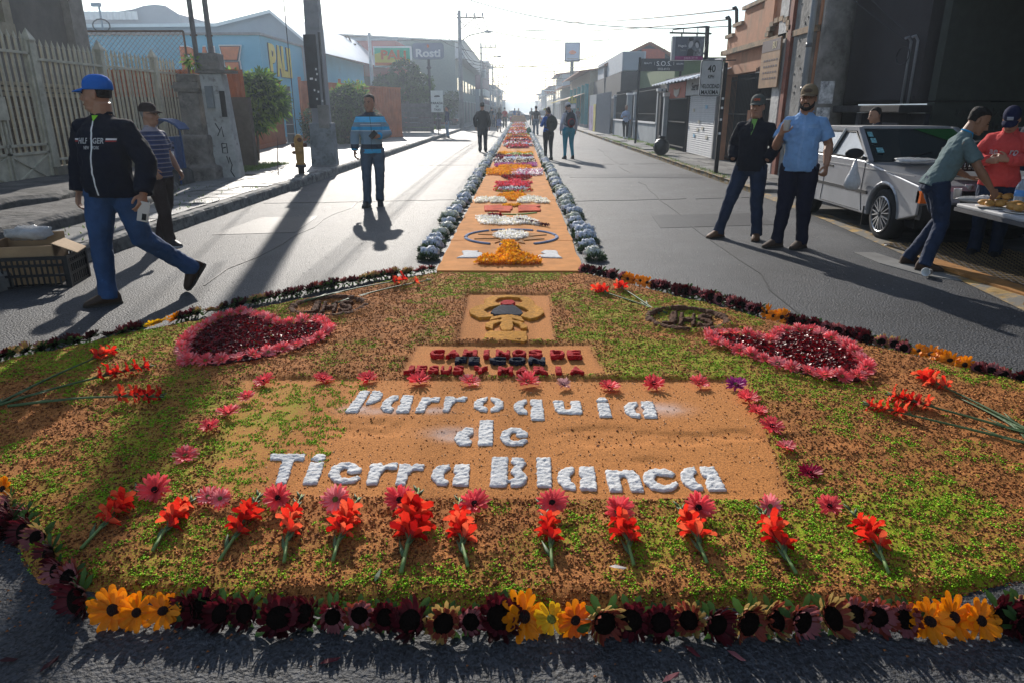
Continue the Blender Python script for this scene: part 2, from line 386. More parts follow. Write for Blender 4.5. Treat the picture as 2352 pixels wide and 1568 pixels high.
for x0, y0, x1, y1, n in ((2.2, 4.6, 3.3, 30, 40), (-2.9, 6, -2.2, 34, 44), (.9, 12, 4.2, 12.6, 16), (-4.3, 11.7, -1.2, 12.2, 14), (1.2, 20.5, 4.3, 20.8, 14), (-4.4, 20, -1.3, 20.3, 14), (-2.4, .9, 2.8, 1.25, 30)):
    pts = [(x0 + (x1 - x0) * i / n + r3.uniform(-.06, .06), y0 + (y1 - y0) * i / n + r3.uniform(-.05, .05)) for i in range(n + 1)]
    for a, b_ in zip(pts, pts[1:]):
        if r3.random() < .82: mb.beam((*a, .002), (*b_, .002), r3.uniform(.008, .02), .007)
struct('road_cracks', mb, m_tar)
mb = MB()
for i in range(2600):
    y = .8 + 17 * r3.random() ** 1.6; x = r3.uniform(-4.4, 4.3); s_ = r3.uniform(.003, .007) * (1 + y * .05); a = r3.random() * 3
    mb.add([(x + s_ * math.cos(a), y + s_ * math.sin(a), .001), (x - s_, y + s_ * .5, .001), (x, y - s_, .001), (x, y, s_ * .8)], [(0, 1, 3), (1, 2, 3), (2, 0, 3)])
tag(mb.build('grit', M('pale_grit', (.30, .29, .27), .8)), 'pale grit scattered over the asphalt', kind='stuff')
mb = MB(); n = 60
hv = [(-900 + 1800 * i / n, 395 + 12 * math.sin(i * 1.3), -1) for i in range(n + 1)]
ht = [(x, y + 90, 5.5 + 4.5 * float(fnoise(x / 90, 3.1, 4)) + abs(x) * 0.008) for x, y, z in hv]
mb.add(hv + ht, [(i, i + 1, n + 2 + i, n + 1 + i) for i in range(n)])
struct('hills', mb, M('far_hill', (0.05, 0.075, 0.06), 0.95, var=0.3, scale=0.05), True)
# raised, broken concrete terraces before the fence
def slabrock(name, label, x0, x1, y0, y1, z0, z1, m, cat='step', seed=0):
    r = random.Random(seed); mb = MB(); n = 9
    ring = []
    for i in range(n + 1):
        x = x0 + (x1 - x0) * i / n; j = r.uniform(-.06, .06); k = r.uniform(-.02, .02)
        ring.append([(x, y0 + j, z0), (x, y0 + j + .02, z1 - .03 + k), (x, y0 + j + .06, z1 + k), (x, y1, z1 + r.uniform(-.015, .015)), (x, y1, z0)])
    mb.rings(ring); o = mb.build(name, m); tag(o, label, cat); return o
m_step = M('worn_steps', (0.105, 0.10, 0.095), 0.9, var=0.35, scale=2.5, bump=0.9, bscale=9, bdist=0.04, stain=((0.05, 0.05, 0.048), 2.2, 0.5))
for i, (x1, z1, lab) in enumerate(((-5.55, 0.30, 'low broken concrete step along the sidewalk before the beige fence'), (-6.5, 0.42, 'upper cracked concrete terrace at the foot of the beige fence'))):
    mb = MB(); ring = []; r = random.Random(i); n = 16
    for k in range(n + 1):
        y = 4 + (8.4 + i * 1.6) * k / n; j = r.uniform(-.08, .08) - (0.5 * max(0, k - 12) / 4 if i == 0 else 0); q = r.uniform(-.025, .02)
        ring.append([(-8.3, y, 0.05), (-8.3, y, z1), (x1 + j - .08, y, z1 + q), (x1 + j, y, z1 - .05 + q), (x1 + j + .03, y, 0.05)])
    mb.rings(ring); tag(bevel(mb.build('terrace_step', m_step), 0.015), lab, 'concrete step')

# ---------------------------------------------------------------- west side
m_stucco = M('taupe_stucco', (0.185, 0.165, 0.145), 0.9, var=0.15, scale=2, bump=0.4, bscale=60, stain=((0.12, 0.105, 0.09), 1.2, 0.6, 0.4))
m_frame = M('cream_wood', (0.33, 0.28, 0.20), 0.6, var=0.15)
m_glassb = M('blue_glass', (0.03, 0.07, 0.11), 0.12, var=0.2, bump=0.0, spec=0.8)
h = thing('stucco_house', 'taupe stucco house with barred blue windows behind the beige picket fence', 'house', (-9.3, 10, 0))
def hb(name, mb, m, sm=False): return mb.build(name, m, h, sm)
hb('wall', MB().bx(-8, 0, -8, 5.35, 1.75, 7.5).bx(-8, 0, 5.35, 5.68, 0, 7.5).bx(-8, -0.12, -8, 5.35, 0, 1.75), m_stucco)
hb('corner_pilaster', MB().bx(0, 0.16, 5.2, 5.68, 0, 7.5), m_frame if False else M('pilaster', (0.27, 0.24, 0.21), 0.85, var=0.15))
for k in range(3): hb('cornice_moulding', MB().bx(0, 0.1 + 0.03 * k, -8, 5.2, 1.75 + 0.09 * k, 1.81 + 0.09 * k), m_frame)
for k in range(9): hb('cladding_course', MB().bx(-0.12, 0.02 + 0.015 * (k % 2), -8, 5.2, 0.05 + 0.19 * k, 0.215 + 0.19 * k), M('brown_cladding', (0.12, 0.09, 0.065), 0.85, var=0.25, scale=3, bump=0.4))
for (y0, y1, z0, z1) in ((-0.6, 2.05, 2.15, 4.9), (-3.8, -1.2, 2.15, 4.9)):
    w = hb('window', MB().bx(-0.1, 0.02, y0, y1, z0, z1), m_glassb)
    MB().bx(0.02, 0.07, y0 - .05, y0 + .03, z0, z1).bx(0.02, 0.07, y1 - .03, y1 + .05, z0, z1).bx(0.02, 0.07, y0 - .05, y1 + .05, z0 - .08, z0).bx(0.02, 0.06, (y0 + y1) / 2 - .03, (y0 + y1) / 2 + .03, z0, z1).build('frame', M('blue_frame', (0.03, 0.06, 0.10), 0.4), w)
    b = MB()
    for k in range(9): b.tube([(0.12, y0 + (y1 - y0) * k / 8, z0), (0.12, y0 + (y1 - y0) * k / 8, z1)], 0.008, 5)
    for k in range(7): b.tube([(0.13, y0, z0 + (z1 - z0) * k / 6), (0.13, y1, z0 + (z1 - z0) * k / 6)], 0.008, 5)
    b.build('bars', M('dark_iron', (0.03, 0.03, 0.032), 0.5, 0.6), w)
w = hb('window', MB().bx(-0.05, 0.03, 2.75, 3.25, 3.05, 5.1), M('dark_opening', (0.03, 0.028, 0.026), 0.8))
MB().bx(0.0, 0.14, 2.55, 2.75, 2.85, 5.2).bx(0.0, 0.14, 3.25, 3.45, 2.85, 5.2).bx(0.0, 0.16, 2.55, 3.45, 2.78, 2.98).build('frame', m_frame, w)
b = MB()
for k in range(14): b.ell((0.07, 2.97 + rnd.uniform(-.04, .04), 3.3 + 0.12 * k), (0.05, 0.08, 0.08), 6, 5, jit=.3)
b.build('stone_ornament', M('pale_ornament', (0.42, 0.42, 0.42), 0.8), w)
hb('stair_rail', MB().tube([(0.5, 0.2, 1.15), (0.5, 1.9, 0.75)], 0.03, 6).tube([(0.5, 0.2, 1.15), (0.5, -1.6, 1.5)], 0.03, 6), m_frame)

m_beige = M('beige_iron_paint', (0.52, 0.48, 0.37), 0.5, var=0.2, scale=5, bump=0.1, stain=((0.28, 0.2, 0.13), 6, 0.64))
m_lowwall = M('beige_low_wall', (0.24, 0.21, 0.16), 0.85, var=0.25, scale=2, bump=0.5)
fe = thing('picket_fence', 'beige iron picket fence with spear tips on a low wall', 'fence', (-8.2, 0, 0))
MB().bx(-0.12, 0.12, 12.2, 17.4, 0, 0.56).build('base_wall', m_lowwall, fe)
pk = MB().box((0, 0, 1.0), (0.03, 0.045, 2.0)); pk.add([(-.02, -.03, 2.0), (.02, -.03, 2.0), (.02, .03, 2.0), (-.02, .03, 2.0), (0, 0, 2.12)], [(0, 1, 4), (1, 2, 4), (2, 3, 4), (3, 0, 4), (3, 2, 1, 0)])
pkm = pk.mesh('picket', m_beige)
po = MB().box((0, 0, 1.15), (0.12, 0.12, 2.3)).box((0, 0, 2.31), (0.16, 0.16, 0.03)); po.add([(-.08, -.08, 2.325), (.08, -.08, 2.325), (.08, .08, 2.325), (-.08, .08, 2.325), (0, 0, 2.5)], [(0, 1, 4), (1, 2, 4), (2, 3, 4), (3, 0, 4), (3, 2, 1, 0)])
pom = po.mesh('post', m_beige)
for y in (12.3, 14.33, 16.38): inst('post', pom, fe, (0, y, 0.3))
y = 12.46
while y < 17.45:
    if min(abs(y - q) for q in (12.3, 14.33, 16.38)) > 0.1: inst('picket', pkm, fe, (0.02 * (rnd.random() - .5), y, 0.54), (0, 0, 0))
    y += 0.152
for z in (0.68, 2.32): MB().beam((0.03, 12.3, z), (0.03, 17.4, z), 0.04).build('rail', m_beige, fe)
ga = thing('fence_gate', 'beige double gate with crossed solid lower panels beside the fence post', 'gate', (-8.2, 0, 0))
for y in (7.9, 10.1): inst('post', pom, ga, (0, y, 0.3))
for y0, y1 in ((8.0, 9.0), (9.05, 10.03), (10.2, 11.2), (11.25, 12.2)):
    p = MB().bx(-0.02, 0.02, y0, y1, 0.32, 0.82).build('lower_panel', m_beige, ga)
    MB().beam((0.03, y0, 0.34), (0.03, y1, 0.8), 0.03).beam((0.03, y0, 0.8), (0.03, y1, 0.34), 0.03).bx(0.02, 0.05, y0, y1, .8, .84).bx(0.02, 0.05, y0, y0 + .04, .32, 2.6).bx(0.02, 0.05, y1 - .04, y1, .32, 2.6).build('panel_brace', m_beige, p)
    y = y0 + 0.14
    while y < y1 - 0.05: inst('picket', pkm, ga, (0, y, 0.62)); y += 0.15
for z in (0.95, 2.4): MB().beam((0.03, 8.0, z), (0.03, 12.2, z), 0.04).build('rail', m_beige, ga)
MB().bx(0.03, 0.09, 11.12, 11.34, 1.35, 1.7).build('lock_box', m_beige, ga)

# brown wall, orange sheets and wire mesh closing the yard
m_orange = M('orange_sheet', (0.42, 0.115, 0.04), 0.6, var=0.18, scale=2, bump=0.1, stain=((0.25, 0.09, 0.05), 3, 0.6, 0.3))
m_brownw = M('brown_wall', (0.11, 0.085, 0.065), 0.9, var=0.2)
def corrugated(mb, p0, p1, z0, z1, pitch=0.12, amp=0.025, ztop=None):
    p0, p1 = Vector((*p0, 0)), Vector((*p1, 0)); L = (p1 - p0).length; d = (p1 - p0) / L; nn = Vector((-d.y, d.x, 0)); n = int(L / pitch * 4)
    prof = [0, 1, 1, 0]; vs = []
    for i in range(n + 1):
        q = p0 + d * (L * i / n) + nn * (prof[i % 4] * amp); t = i / n
        zt = z1 if ztop is None else z1 + (ztop - z1) * t
        vs += [(q.x, q.y, z0), (q.x, q.y, zt)]
    o = len(mb.v); mb.add(vs, [(2 * i, 2 * i + 2, 2 * i + 3, 2 * i + 1) for i in range(n)]); return mb
yd = thing('yard_wall', 'low brown wall with an orange sheet top beside the fence end', 'wall', (0, 17.5, 0))
MB().bx(-14, -6.55, -0.1, 0.1, 0, 1.8).build('wall', m_brownw, yd)
corrugated(MB(), (-14, -0.12), (-6.6, -0.12), 1.8, 2.42).build('orange_sheet', m_orange, yd)
cl = thing('chainlink_fence', 'rusty chain-link screen above the orange sheet by the picket fence', 'fence', (0, 17.42, 0))
m_rust = M('rusty_tube', (0.12, 0.075, 0.05), 0.6, 0.3, var=0.3)
b = MB()
for x in (-12.9, -10.4, -7.85): b.tube([(x, -.1, 1.75), (x, -.1, 3.25)], 0.025, 6)
b.tube([(-12.9, -.1, 3.25), (-7.85, -.1, 3.25)], 0.025, 6).tube([(-12.9, -.1, 1.78), (-7.85, -.1, 1.78)], 0.025, 6); b.build('frame', m_rust, cl)
b = MB(); s = 0.115
k = -12.9 - 1.5
while k < -7.85:
    for sg in (1, -1):
        x0, z0, x1, z1 = (k, 1.8, k + 1.45, 3.25) if sg > 0 else (k, 3.25, k + 1.45, 1.8)
        if x0 < -12.9: z0 += sg * (-12.9 - x0); x0 = -12.9
        if x1 > -7.85: z1 -= sg * (x1 + 7.85); x1 = -7.85
        if x1 > x0: b.beam((x0, -.1, z0), (x1, -.1, z1), 0.006)
    k += s
b.build('wire_mesh', m_rust, cl)

# ruined stone gate pillars with conduits
m_oldw = M('peeling_white_plaster', (0.42, 0.42, 0.40), 0.85, var=0.25, scale=3, bump=0.6, bscale=10, bdist=0.02, stain=((0.17, 0.15, 0.13), 2.6, 0.56))
m_oldc = M('old_stone', (0.24, 0.215, 0.19), 0.9, var=0.3, scale=4, bump=1.0, bscale=9, bdist=0.05, stain=((0.12, 0.11, 0.10), 3, 0.55))
pi = thing('stone_pillar', 'weathered stone gate pillar with moulded cap and rough plinth', 'pillar', (-6.75, 14.9, 0))
b = MB().box((0, 0, .93), (0.42, 0.42, 1.86)); bevel(b.build('shaft', m_oldc, pi), 0.03)
for z, w_ in ((1.89, 0.5), (1.95, 0.56), (2.01, 0.5)): MB().box((0, 0, z), (w_, w_, 0.06)).build('cap_moulding', m_oldc, pi)
bevel(MB().box((0.0, 0, 2.12), (0.40, 0.40, 0.16)).build('cap_block', m_oldc, pi), 0.02)
o = MB().box((0.05, -0.25, 0.52), (0.72, 0.6, 1.0)).box((0.12, -0.3, 0.2), (0.85, 0.7, 0.4)).build('plinth', m_oldc, pi); remesh_later(o, 0.035, 3, 0.07, 0.2)
pw = thing('plaster_pillar', 'leaning white plaster pillar with black graffiti scrawls and meter box', 'pillar', (-6.12, 14.75, 0))
b = MB(); b.prism([(-0.26, 0), (0.28, 0), (0.14, 2.2), (-0.3, 2.2)], -0.16, 0.16, axis='y'); o = b.build('shaft', m_oldw, pw); bevel(o, 0.02)
bevel(MB().box((-0.12, 0, 2.42), (0.46, 0.36, 0.32)).build('block', m_oldc, pw), 0.02)
MB().box((0.02, -.05, 2.23), (0.75, 0.3, 0.05)).build('ledge', m_oldc, pw)
mbx = MB().box((-0.12, -0.2, 1.75), (0.14, 0.09, 0.42)).build('meter_box', M('grey_meter', (0.2, 0.22, 0.23), 0.5), pw)
MB().lathe([(0.09, -0.06), (0.09, 0.05), (0.06, 0.06)], 12).build('meter_dial', M('grey_meter', (0.2,) * 3), mbx).location = (0.06, -0.06, 0.02)
MB().box((0.12, -0.17, 1.62), (0.1, 0.03, 0.5)).build('recess', M('dark_opening', (0.03,) * 3), pw)
m_black = M('black_spray', (0.015, 0.015, 0.016), 0.6, var=0)
gr = MB()
for pts in ([(-.1, 1.25), (-.02, 1.1), (-.08, 1.0), (.02, 1.18), (.04, .98)], [(-.02, .85), (.08, .85), (.08, .66), (-.02, .66), (-.02, .85)], [(.0, .76), (.06, .78)], [(.05, .6), (.08, .45), (.1, .58), (.14, .42), (.1, .3), (.16, .18)]):
    gr.tube([(x, -0.165, z) for x, z in pts], 0.011, 5)
gr.build('graffiti', m_black, pw)
for i, (x, yy) in enumerate(((-6.42, 14.6), (-6.16, 14.7))):
    o = MB().tube([(x, yy, 2.3), (x, yy, 7.2)], 0.055 if i else 0.05, 8).build('metal_conduit', M('galvanised', (0.30, 0.31, 0.33), 0.45, 0.5, var=0.15), None, True); tag(o, ['upright grey metal conduit rising from the stone pillar', 'upright grey metal conduit rising from the plaster pillar block'][i], 'pipe')
    c = MB()
    for z in (2.9, 4.6): c.box((x, yy, z), (0.14, 0.03, 0.03))
    c.build('clamp', m_rust, o)
# blue litter bin by the pillars
bn = thing('litter_bin', 'blue street litter bin with curved roof on two legs beside pillar', 'litter bin', (-6.62, 13.35, 0.15))
mbn = M('blue_enamel', (0.03, 0.07, 0.19), 0.45, var=0.2)
b = MB(); prof = [(-.34, 1.02), (-.26, 1.12), (-.12, 1.19), (0, 1.21), (.12, 1.19), (.26, 1.12), (.34, 1.02), (.32, 1.0), (.25, 1.08), (.12, 1.15), (0, 1.17), (-.12, 1.15), (-.25, 1.08), (-.32, 1.0)]
b.prism(prof, -.2, .2, axis='y').build('roof', mbn, bn)
MB().bx(-.2, .2, -.14, .14, .3, .88).build('bucket', mbn, bn)
MB().bx(-.16, .16, -.146, -.141, .36, .8).build('torn_poster', M('torn_print', (0.12, 0.12, 0.22), 0.6, var=0.9, scale=14), bn)
MB().bx(.05, .14, -.152, -.147, .42, .62).build('sticker', M('white_paper', (0.6, 0.6, 0.6), 0.7), bn)
for x in (-.12, .12): MB().tube([(x, 0, 0), (x, 0, .32)], .02, 6).build('leg', mbn, bn)
for x in (-.24, .24): MB().beam((x, 0, .3), (x, 0, 1.1), .025).build('upright', mbn, bn)

# orange corrugated fences of the parking lot
def orange_panel(lab, p0, p1, z0, z1, z1b, pitch=0.16):
    t = thing('orange_fence', lab, 'fence'); corrugated(MB(), p0, p1, z0, z1, pitch, 0.035, z1b).build('sheet', m_orange, t)
    MB().beam((*p0, z1), (*p1, z1b), .06, .08).build('top_rail', m_orange, t); MB().beam((*p0, z0 + .1), (*p1, z0 + .1), .06, .12).build('bottom_rail', m_orange, t); return t
orange_panel('orange ribbed metal fence behind the leafy tree', (-9.0, 21.4), (-10.2, 31.0), 0.12, 2.55, 2.65)
t = orange_panel('orange ribbed metal fence behind the hydrant and tall pole', (-10.1, 33.5), (-7.9, 37.0), 0.12, 2.75, 2.7)
orange_panel('orange fence stretch behind the round hedge', (-7.9, 37.0), (-6.3, 38.5), 0.12, 2.65, 2.6)
for q in (0.0, 0.3, 0.6, 0.9): MB().box((-10.1 + 2.2 * q, 33.4 + 3.5 * q, 1.5), (.12, .12, 2.9)).build('post', m_orange, t)
t = thing('slatted_gate', 'dark slatted gate leaf between the two orange fences', 'gate')
b = MB().bx(-10.45, -10.15, 32, 32.1, 0.1, 2.5)
b.build('leaf', M('dark_gate', (0.03, 0.035, 0.045), 0.5), t)
for z in (.5, .9, 1.3): MB().beam((-10.45, 31.95, z), (-10.05, 31.95, z), .03).build('bar', M('galvanised', (.3,) * 3), t)

# turquoise supermarket
m_cyan = M('turquoise_paint', (0.12, 0.40, 0.55), 0.75, var=0.08, scale=0.5, bump=0.1, bscale=10, stain=((0.11, 0.30, 0.40), 0.6, 0.6))
sm = thing('supermarket', 'turquoise supermarket hall with big orange and yellow lettering', 'supermarket')
MB().prism([(-40, 37), (-13, 37), (-13, 61), (-40, 61)], 0, 5.05).build('wall', m_cyan, sm)
MB().bx(-40.1, -12.9, 36.9, 37.15, 5.05, 5.17).bx(-13.15, -12.9, 37.15, 61, 5.05, 5.17).build('coping', M('grey_coping', (0.2, 0.21, 0.21), 0.7), sm)
m_lor, m_lwh, m_lye = M('letter_orange', (0.55, 0.14, 0.03), 0.5, var=0.1), M('letter_white', (0.75,) * 3, 0.5, var=0.05), M('letter_yellow', (0.60, 0.50, 0.07), 0.5, var=0.05)
m_ldk = M('letter_shadow', (0.05, 0.05, 0.06), 0.6, var=0)
def letter_row(parent, s, cells, place, mats, grow=0.35):
    for ch, (u0, u1) in zip(s, cells):
        for k, (mm, bo, dep) in enumerate(mats):
            b = MB(); o, xd, yd_, w_, h_ = place(u0, u1); n_ = Vector(xd).cross(Vector(yd_)).normalized()
            add_text(b, ch, Vector(o) + n_ * dep, xd, yd_, 1, 0.05, bo, width=w_ * (1 + (grow if False else 0) + bo * 1.2), height=h_ * (1 + bo * 1.2))
            ob = b.build('letter', mm, parent if k == 0 else last)
            if k == 0: last = ob
def plA(u0, u1):
    a, b_ = AY(u0, 115, 36.95), AY(u1, 115, 36.95)
    return ((a.x + b_.x) / 2, 36.93, 3.72), (1, 0, 0), (0, 0, 1), b_.x - a.x, 1.5
letter_row(sm, 'PAL', [(416, 450), (455, 488), (484, 506)], plA, [(m_lwh, 0.09, 0.02), (m_ldk, 0.05, 0.06), (m_lor, 0.03, 0.10)])
a, b_ = AY(508, 115, 36.9), AY(545, 115, 36.9)
for k, (mm, e, d) in enumerate(((m_lwh, .1, .0), (m_ldk, .05, .04), (m_lor, 0.0, .08))):
    q = MB(); x0, x1 = a.x, b_.x
    q.prism([(x0 + .25 - e, 2.85 - e), (x0 + .85 + e, 2.85 - e), (x0 + .8 + e, 3.78 + e), (x0 + .15 - e, 3.78 + e)], 36.92 - d - .04, 36.92 - d, axis='y')
    q.prism([(x0 + .1 - e, 3.9 - e), (x0 + .75 + e, 3.9 - e), (x0 + .95 + e, 4.5 + e), (x0 - .0 - e, 4.5 + e)], 36.92 - d - .04, 36.92 - d, axis='y')
    q.build('letter', mm, sm)
def plB(u0, u1):
    a, b_ = AX(u0, 140, -12.98), AX(u1, 140, -12.98)
    return (-12.97, (a.y + b_.y) / 2, 4.0), (0, 1, 0), (0, 0, 1), b_.y - a.y, 1.5
letter_row(sm, 'PALI', [(618, 631), (633, 645), (646, 656), (658, 665)], plB, [(m_ldk, 0.06, 0.01), (m_lye, 0.03, 0.05)])
# grey halls behind it
m_gwall = M('pale_grey_cladding', (0.30, 0.33, 0.37), 0.7, var=0.08, scale=0.3, bump=0.05)
m_roof = M('bright_metal_roof', (0.62, 0.64, 0.66), 0.35, 0.3, var=0.08, scale=0.4, bump=0.1)
gh = thing('warehouse', 'pale grey gabled warehouse rising behind the turquoise hall', 'warehouse')
pk_ = [AY(x, y, 44) for x, y in ((150, 95), (500, 57), (623, 26), (722, 110), (735, 122))]
poly = [(pk_[0].x - 14, 0), (pk_[0].x - 14, 6.2)] + [(p.x, p.z) for p in pk_[1:]] + [(pk_[-1].x, 0)]
poly[1] = (poly[1][0], AY(150, 64, 44).z)
MB().prism(poly, 44, 44.3, axis='y').build('gable_wall', m_gwall, gh)
r_ = MB(); t0 = [(p[0], p[1]) for p in poly[1:-1]]
for i in range(len(t0) - 1):
    (xa, za), (xb, zb) = t0[i], t0[i + 1]; r_.add([(xa, 43.7, za + .04), (xb, 43.7, zb + .04), (xb, 80, zb + .04 + .5), (xa, 80, za + .04 + .5), (xa, 43.7, za - .14), (xb, 43.7, zb - .14)], [(0, 1, 2, 3), (4, 5, 1, 0)])
r_.build('roof', m_roof, gh)
gh = thing('vaulted_hall', 'distant hall with curved grey roof above the stucco house corner', 'warehouse')
a = [AY(x, y, 60) for x, y in ((120, 62), (120, 50), (305, 22), (330, 14), (355, 11), (380, 14), (410, 33), (415, 62))]
MB().prism([(p.x, p.z) for p in a], 60, 80, axis='y').build('hall', m_gwall, gh)
b = MB(); p0, p1 = AY(175, 30, 59.5), AY(312, 20, 59.5); corrugated(b, (p0.x - 5, 59.5), (p1.x, 59.5), p0.z - .5, p0.z + .1, .5, .1); b.build('roof_edge', m_roof, gh)
an = thing('roof_lamp', 'roof-top lamp on a short mast beside a coiled cable', 'lamp'); p = AY(235, 60, 43)
MB().tube([(p.x, 43, p.z - .5), (p.x, 43, p.z + 1.0)], .06, 6).box((p.x - .15, 43, p.z + 1.1), (.5, .2, .18)).build('mast', m_gwall, an)
b = MB(); b.tube([(p.x + .5 * math.cos(t * .5), 42.9, p.z + .0 + .35 * math.sin(t * .5)) for t in range(14)], .04, 5); b.build('cable_coil', m_black, an)

m_mauve = M('mauve_red_paint', (0.42, 0.12, 0.11), 0.8, var=0.1, scale=.4)
rb = thing('red_building', 'mauve-red boxy shop building behind the turquoise hall', 'building')
a, c = AY(731, 100, 66), AY(909, 94, 66)
MB().bx(a.x - 3, c.x, 66, 80, 0, c.z).build('wall', m_mauve, rb)
MB().bx(a.x - 3, c.x + .2, 65.9, 66.1, c.z, c.z + .25).build('coping', m_gwall, rb)
p = AY(880, 190, 65.9); MB().bx(p.x - 3, p.x + 1.6, 65.9, 66, 0, p.z + .5).build('shopfront', M('shop_dark', (.05, .05, .06), .3), rb)
b = MB(); q = [AY(x, y, 62) for x, y in ((727, 103), (737, 86), (800, 84), (825, 138))]
b.beam(q[0], q[1], .12).beam(q[1], q[2], .12).beam(q[2], q[3], .12).beam(q[0], (q[2].x + .6, 62, q[0].z), .12).beam(q[2], (q[2].x - 1, 62, q[0].z), .1)
st = b.build('steel_truss', m_rust, None); tag(st, 'rusty open steel truss in front of the red building', 'truss')

def far_house(name, lab, X, Y0, Y1, ztop, wall, side=-1, depth=8, fascia=None, fz=.9, roofm=None, doors=4, cat='building', awn=None, rise=1.2):
    """a street-front building with its facade at X, running from Y0 to Y1"""
    t = thing(name, lab, cat); xo = X + side * depth
    MB().bx(min(X, xo), max(X, xo), Y0, Y1, 0, ztop).build('wall', wall, t)
    s = -side
    if fascia is not None: MB().bx(X, X + s * .9, Y0, Y1, ztop - fz, ztop + .05).build('fascia', fascia, t)
    if roofm is not None:
        b = MB(); b.add([(X + s * 1.0, Y0 - .3, ztop), (X + s * 1.0, Y1 + .3, ztop), (xo, Y1 + .3, ztop + rise), (xo, Y0 - .3, ztop + rise), (X + s * 1.0, Y0 - .3, ztop - .12), (X + s * 1.0, Y1 + .3, ztop - .12), (xo, Y0 - .3, ztop + rise - .12)], [(0, 1, 2, 3), (4, 5, 1, 0), (4, 0, 3, 6)]); b.build('roof', roofm, t)
    n = max(1, int((Y1 - Y0) / doors))
    for i in range(n):
        y0 = Y0 + (Y1 - Y0) * (i + .2) / n; y1 = Y0 + (Y1 - Y0) * (i + .8) / n; hh = min(2.4, ztop * .6)
        d = MB().bx(X, X + s * .04, y0, y1, .15, hh).build('door', M(rnd.choice(['dark_shutter', 'grey_shutter', 'blue_shutter']), (.06, .065, .08), .5, var=.2), t)
        MB().bx(X + s * .04, X + s * .09, y0 - .1, y1 + .1, hh, hh + .12).build('lintel', m_gwall, d)
        if ztop > 5.2: MB().bx(X, X + s * .05, y0, y1, 3.4, 4.6).build('window', m_glassb, t)
    if awn is not None: b = MB(); b.add([(X, Y0, 3.0), (X, Y1, 3.0), (X + s * 1.4, Y1, 2.55), (X + s * 1.4, Y0, 2.55), (X + s * 1.4, Y0, 2.45), (X + s * 1.4, Y1, 2.45)], [(0, 1, 2, 3), (3, 2, 5, 4)]); b.build('awning', awn, t)
    return t
m_grn = M('grey_green_wall', (0.20, 0.25, 0.24), .8, var=.1)
m_mar = M('maroon_wall', (0.13, 0.06, 0.08), .8, var=.1)
m_cream = M('cream_wall', (0.42, 0.38, 0.30), .8, var=.1)
m_blueg = M('blue_grey_wall', (0.16, 0.2, 0.26), .8, var=.1)
m_tile = M('clay_roof', (0.28, 0.12, 0.07), .8, var=.2)
far_house('corner_shop', 'grey-green two-storey shop with a flat white fascia by the tall lamp pole', -6.3, 72, 104, 7.9, m_grn, -1, 22, M('white_fascia', (.5, .52, .54), .6), 1.6, m_roof, 5)
far_house('low_shop', 'low shop with pale awning box under the grey-green building', -5.9, 106, 122, 4.4, m_blueg, -1, 6, M('white_fascia', (.5,) * 3), .9)
far_house('maroon_shop', 'maroon two-storey shop with faint white sign lettering far down the street', -6.2, 124, 150, 9.3, m_mar, -1, 14, None, doors=6, roofm=m_roof)
y = 152
for i, lab in enumerate(('blue-grey shop beyond the maroon building', 'cream shop beyond the blue-grey one', 'dark red shop further down the west side', 'last grey house of the west side')):
    far_house('far_shop', lab, -6, y, y + 34, (6.5, 5.2, 7.4, 5.0)[i], (m_blueg, m_cream, m_mar, m_gwall)[i], -1, 9, doors=8, roofm=(m_roof, m_tile)[i % 2]); y += 37
# hoardings on poles, west
def pole_sign(lab, cat, pts, Y, pole_x, zb, board, px=None, extra=None):
    pass
t = thing('supermarket_sign', 'green and yellow board sign hanging from a white pole', 'sign'); Y = 50
a, c = AY(859, 155, Y), AY(944, 107, Y); px = AY(854, 200, Y).x
MB().tube([(px, Y + .2, 0.1), (px, Y + .2, AY(857, 75, Y).z)], .12, 8).build('pole', M('white_metal', (.55, .56, .58), .4), t)
MB().beam((px, Y + .2, c.z + .45), (c.x, Y + .2, c.z + .45), .06).build('arm', M('white_metal', (.55,) * 3), t)
MB().bx(a.x, c.x, Y, Y + .3, a.z, c.z).build('frame', m_lwh, t)
w_, h_ = c.x - a.x, c.z - a.z
MB().bx(a.x + .1, c.x - .1, Y - .03, Y, a.z + .1, c.z - .1).build('board', M('sign_green', (.03, .42, .26), .4, var=.05), t)
MB().prism([(a.x + .1, c.z - .5), (a.x + .6, a.z + .95), (a.x + 1.2, a.z + .6), (c.x - .1, a.z + .5), (c.x - .1, a.z + .1), (a.x + .1, a.z + .1)], Y - .07, Y - .03, axis='y').build('yellow_sweep', m_lye, t)
MB().bx(a.x + .1, c.x - .1, Y - .1, Y - .07, a.z + .1, a.z + .28).build('orange_band', m_lor, t)
b = MB(); add_text(b, 'PALi', ((a.x + c.x) / 2 + .1, Y - .1, (a.z + c.z) / 2 + .12), (1, 0, 0), (0, 0, 1), 1, .04, .04, width=w_ * .66, height=h_ * .45); b.build('lettering', m_lor, t)
t = thing('restaurant_sign', 'rounded grey board sign with white lettering on a dark pole', 'sign'); Y = 48
a, c = AY(948, 137, Y), AY(1019, 99, Y); px = (a.x + c.x) / 2; rr = .22
P = []
for cx, cz, s0 in ((c.x - rr, c.z - rr, 0), (a.x + rr, c.z - rr, 90), (a.x + rr, a.z + rr, 180), (c.x - rr, a.z + rr, 270)):
    for k in range(5): P.append((cx + rr * math.cos(R(s0 + 22.5 * k)), cz + rr * math.sin(R(s0 + 22.5 * k))))
MB().prism(P, Y - .03, Y + .2, axis='y').build('rim', m_blueg, t)
MB().prism([(px + (x - px) * .95, (a.z + c.z) / 2 + (z - (a.z + c.z) / 2) * .92) for x, z in P], Y - .06, Y - .03, axis='y').build('board', M('rosti_grey', (.20, .22, .30), .5, var=.05), t)
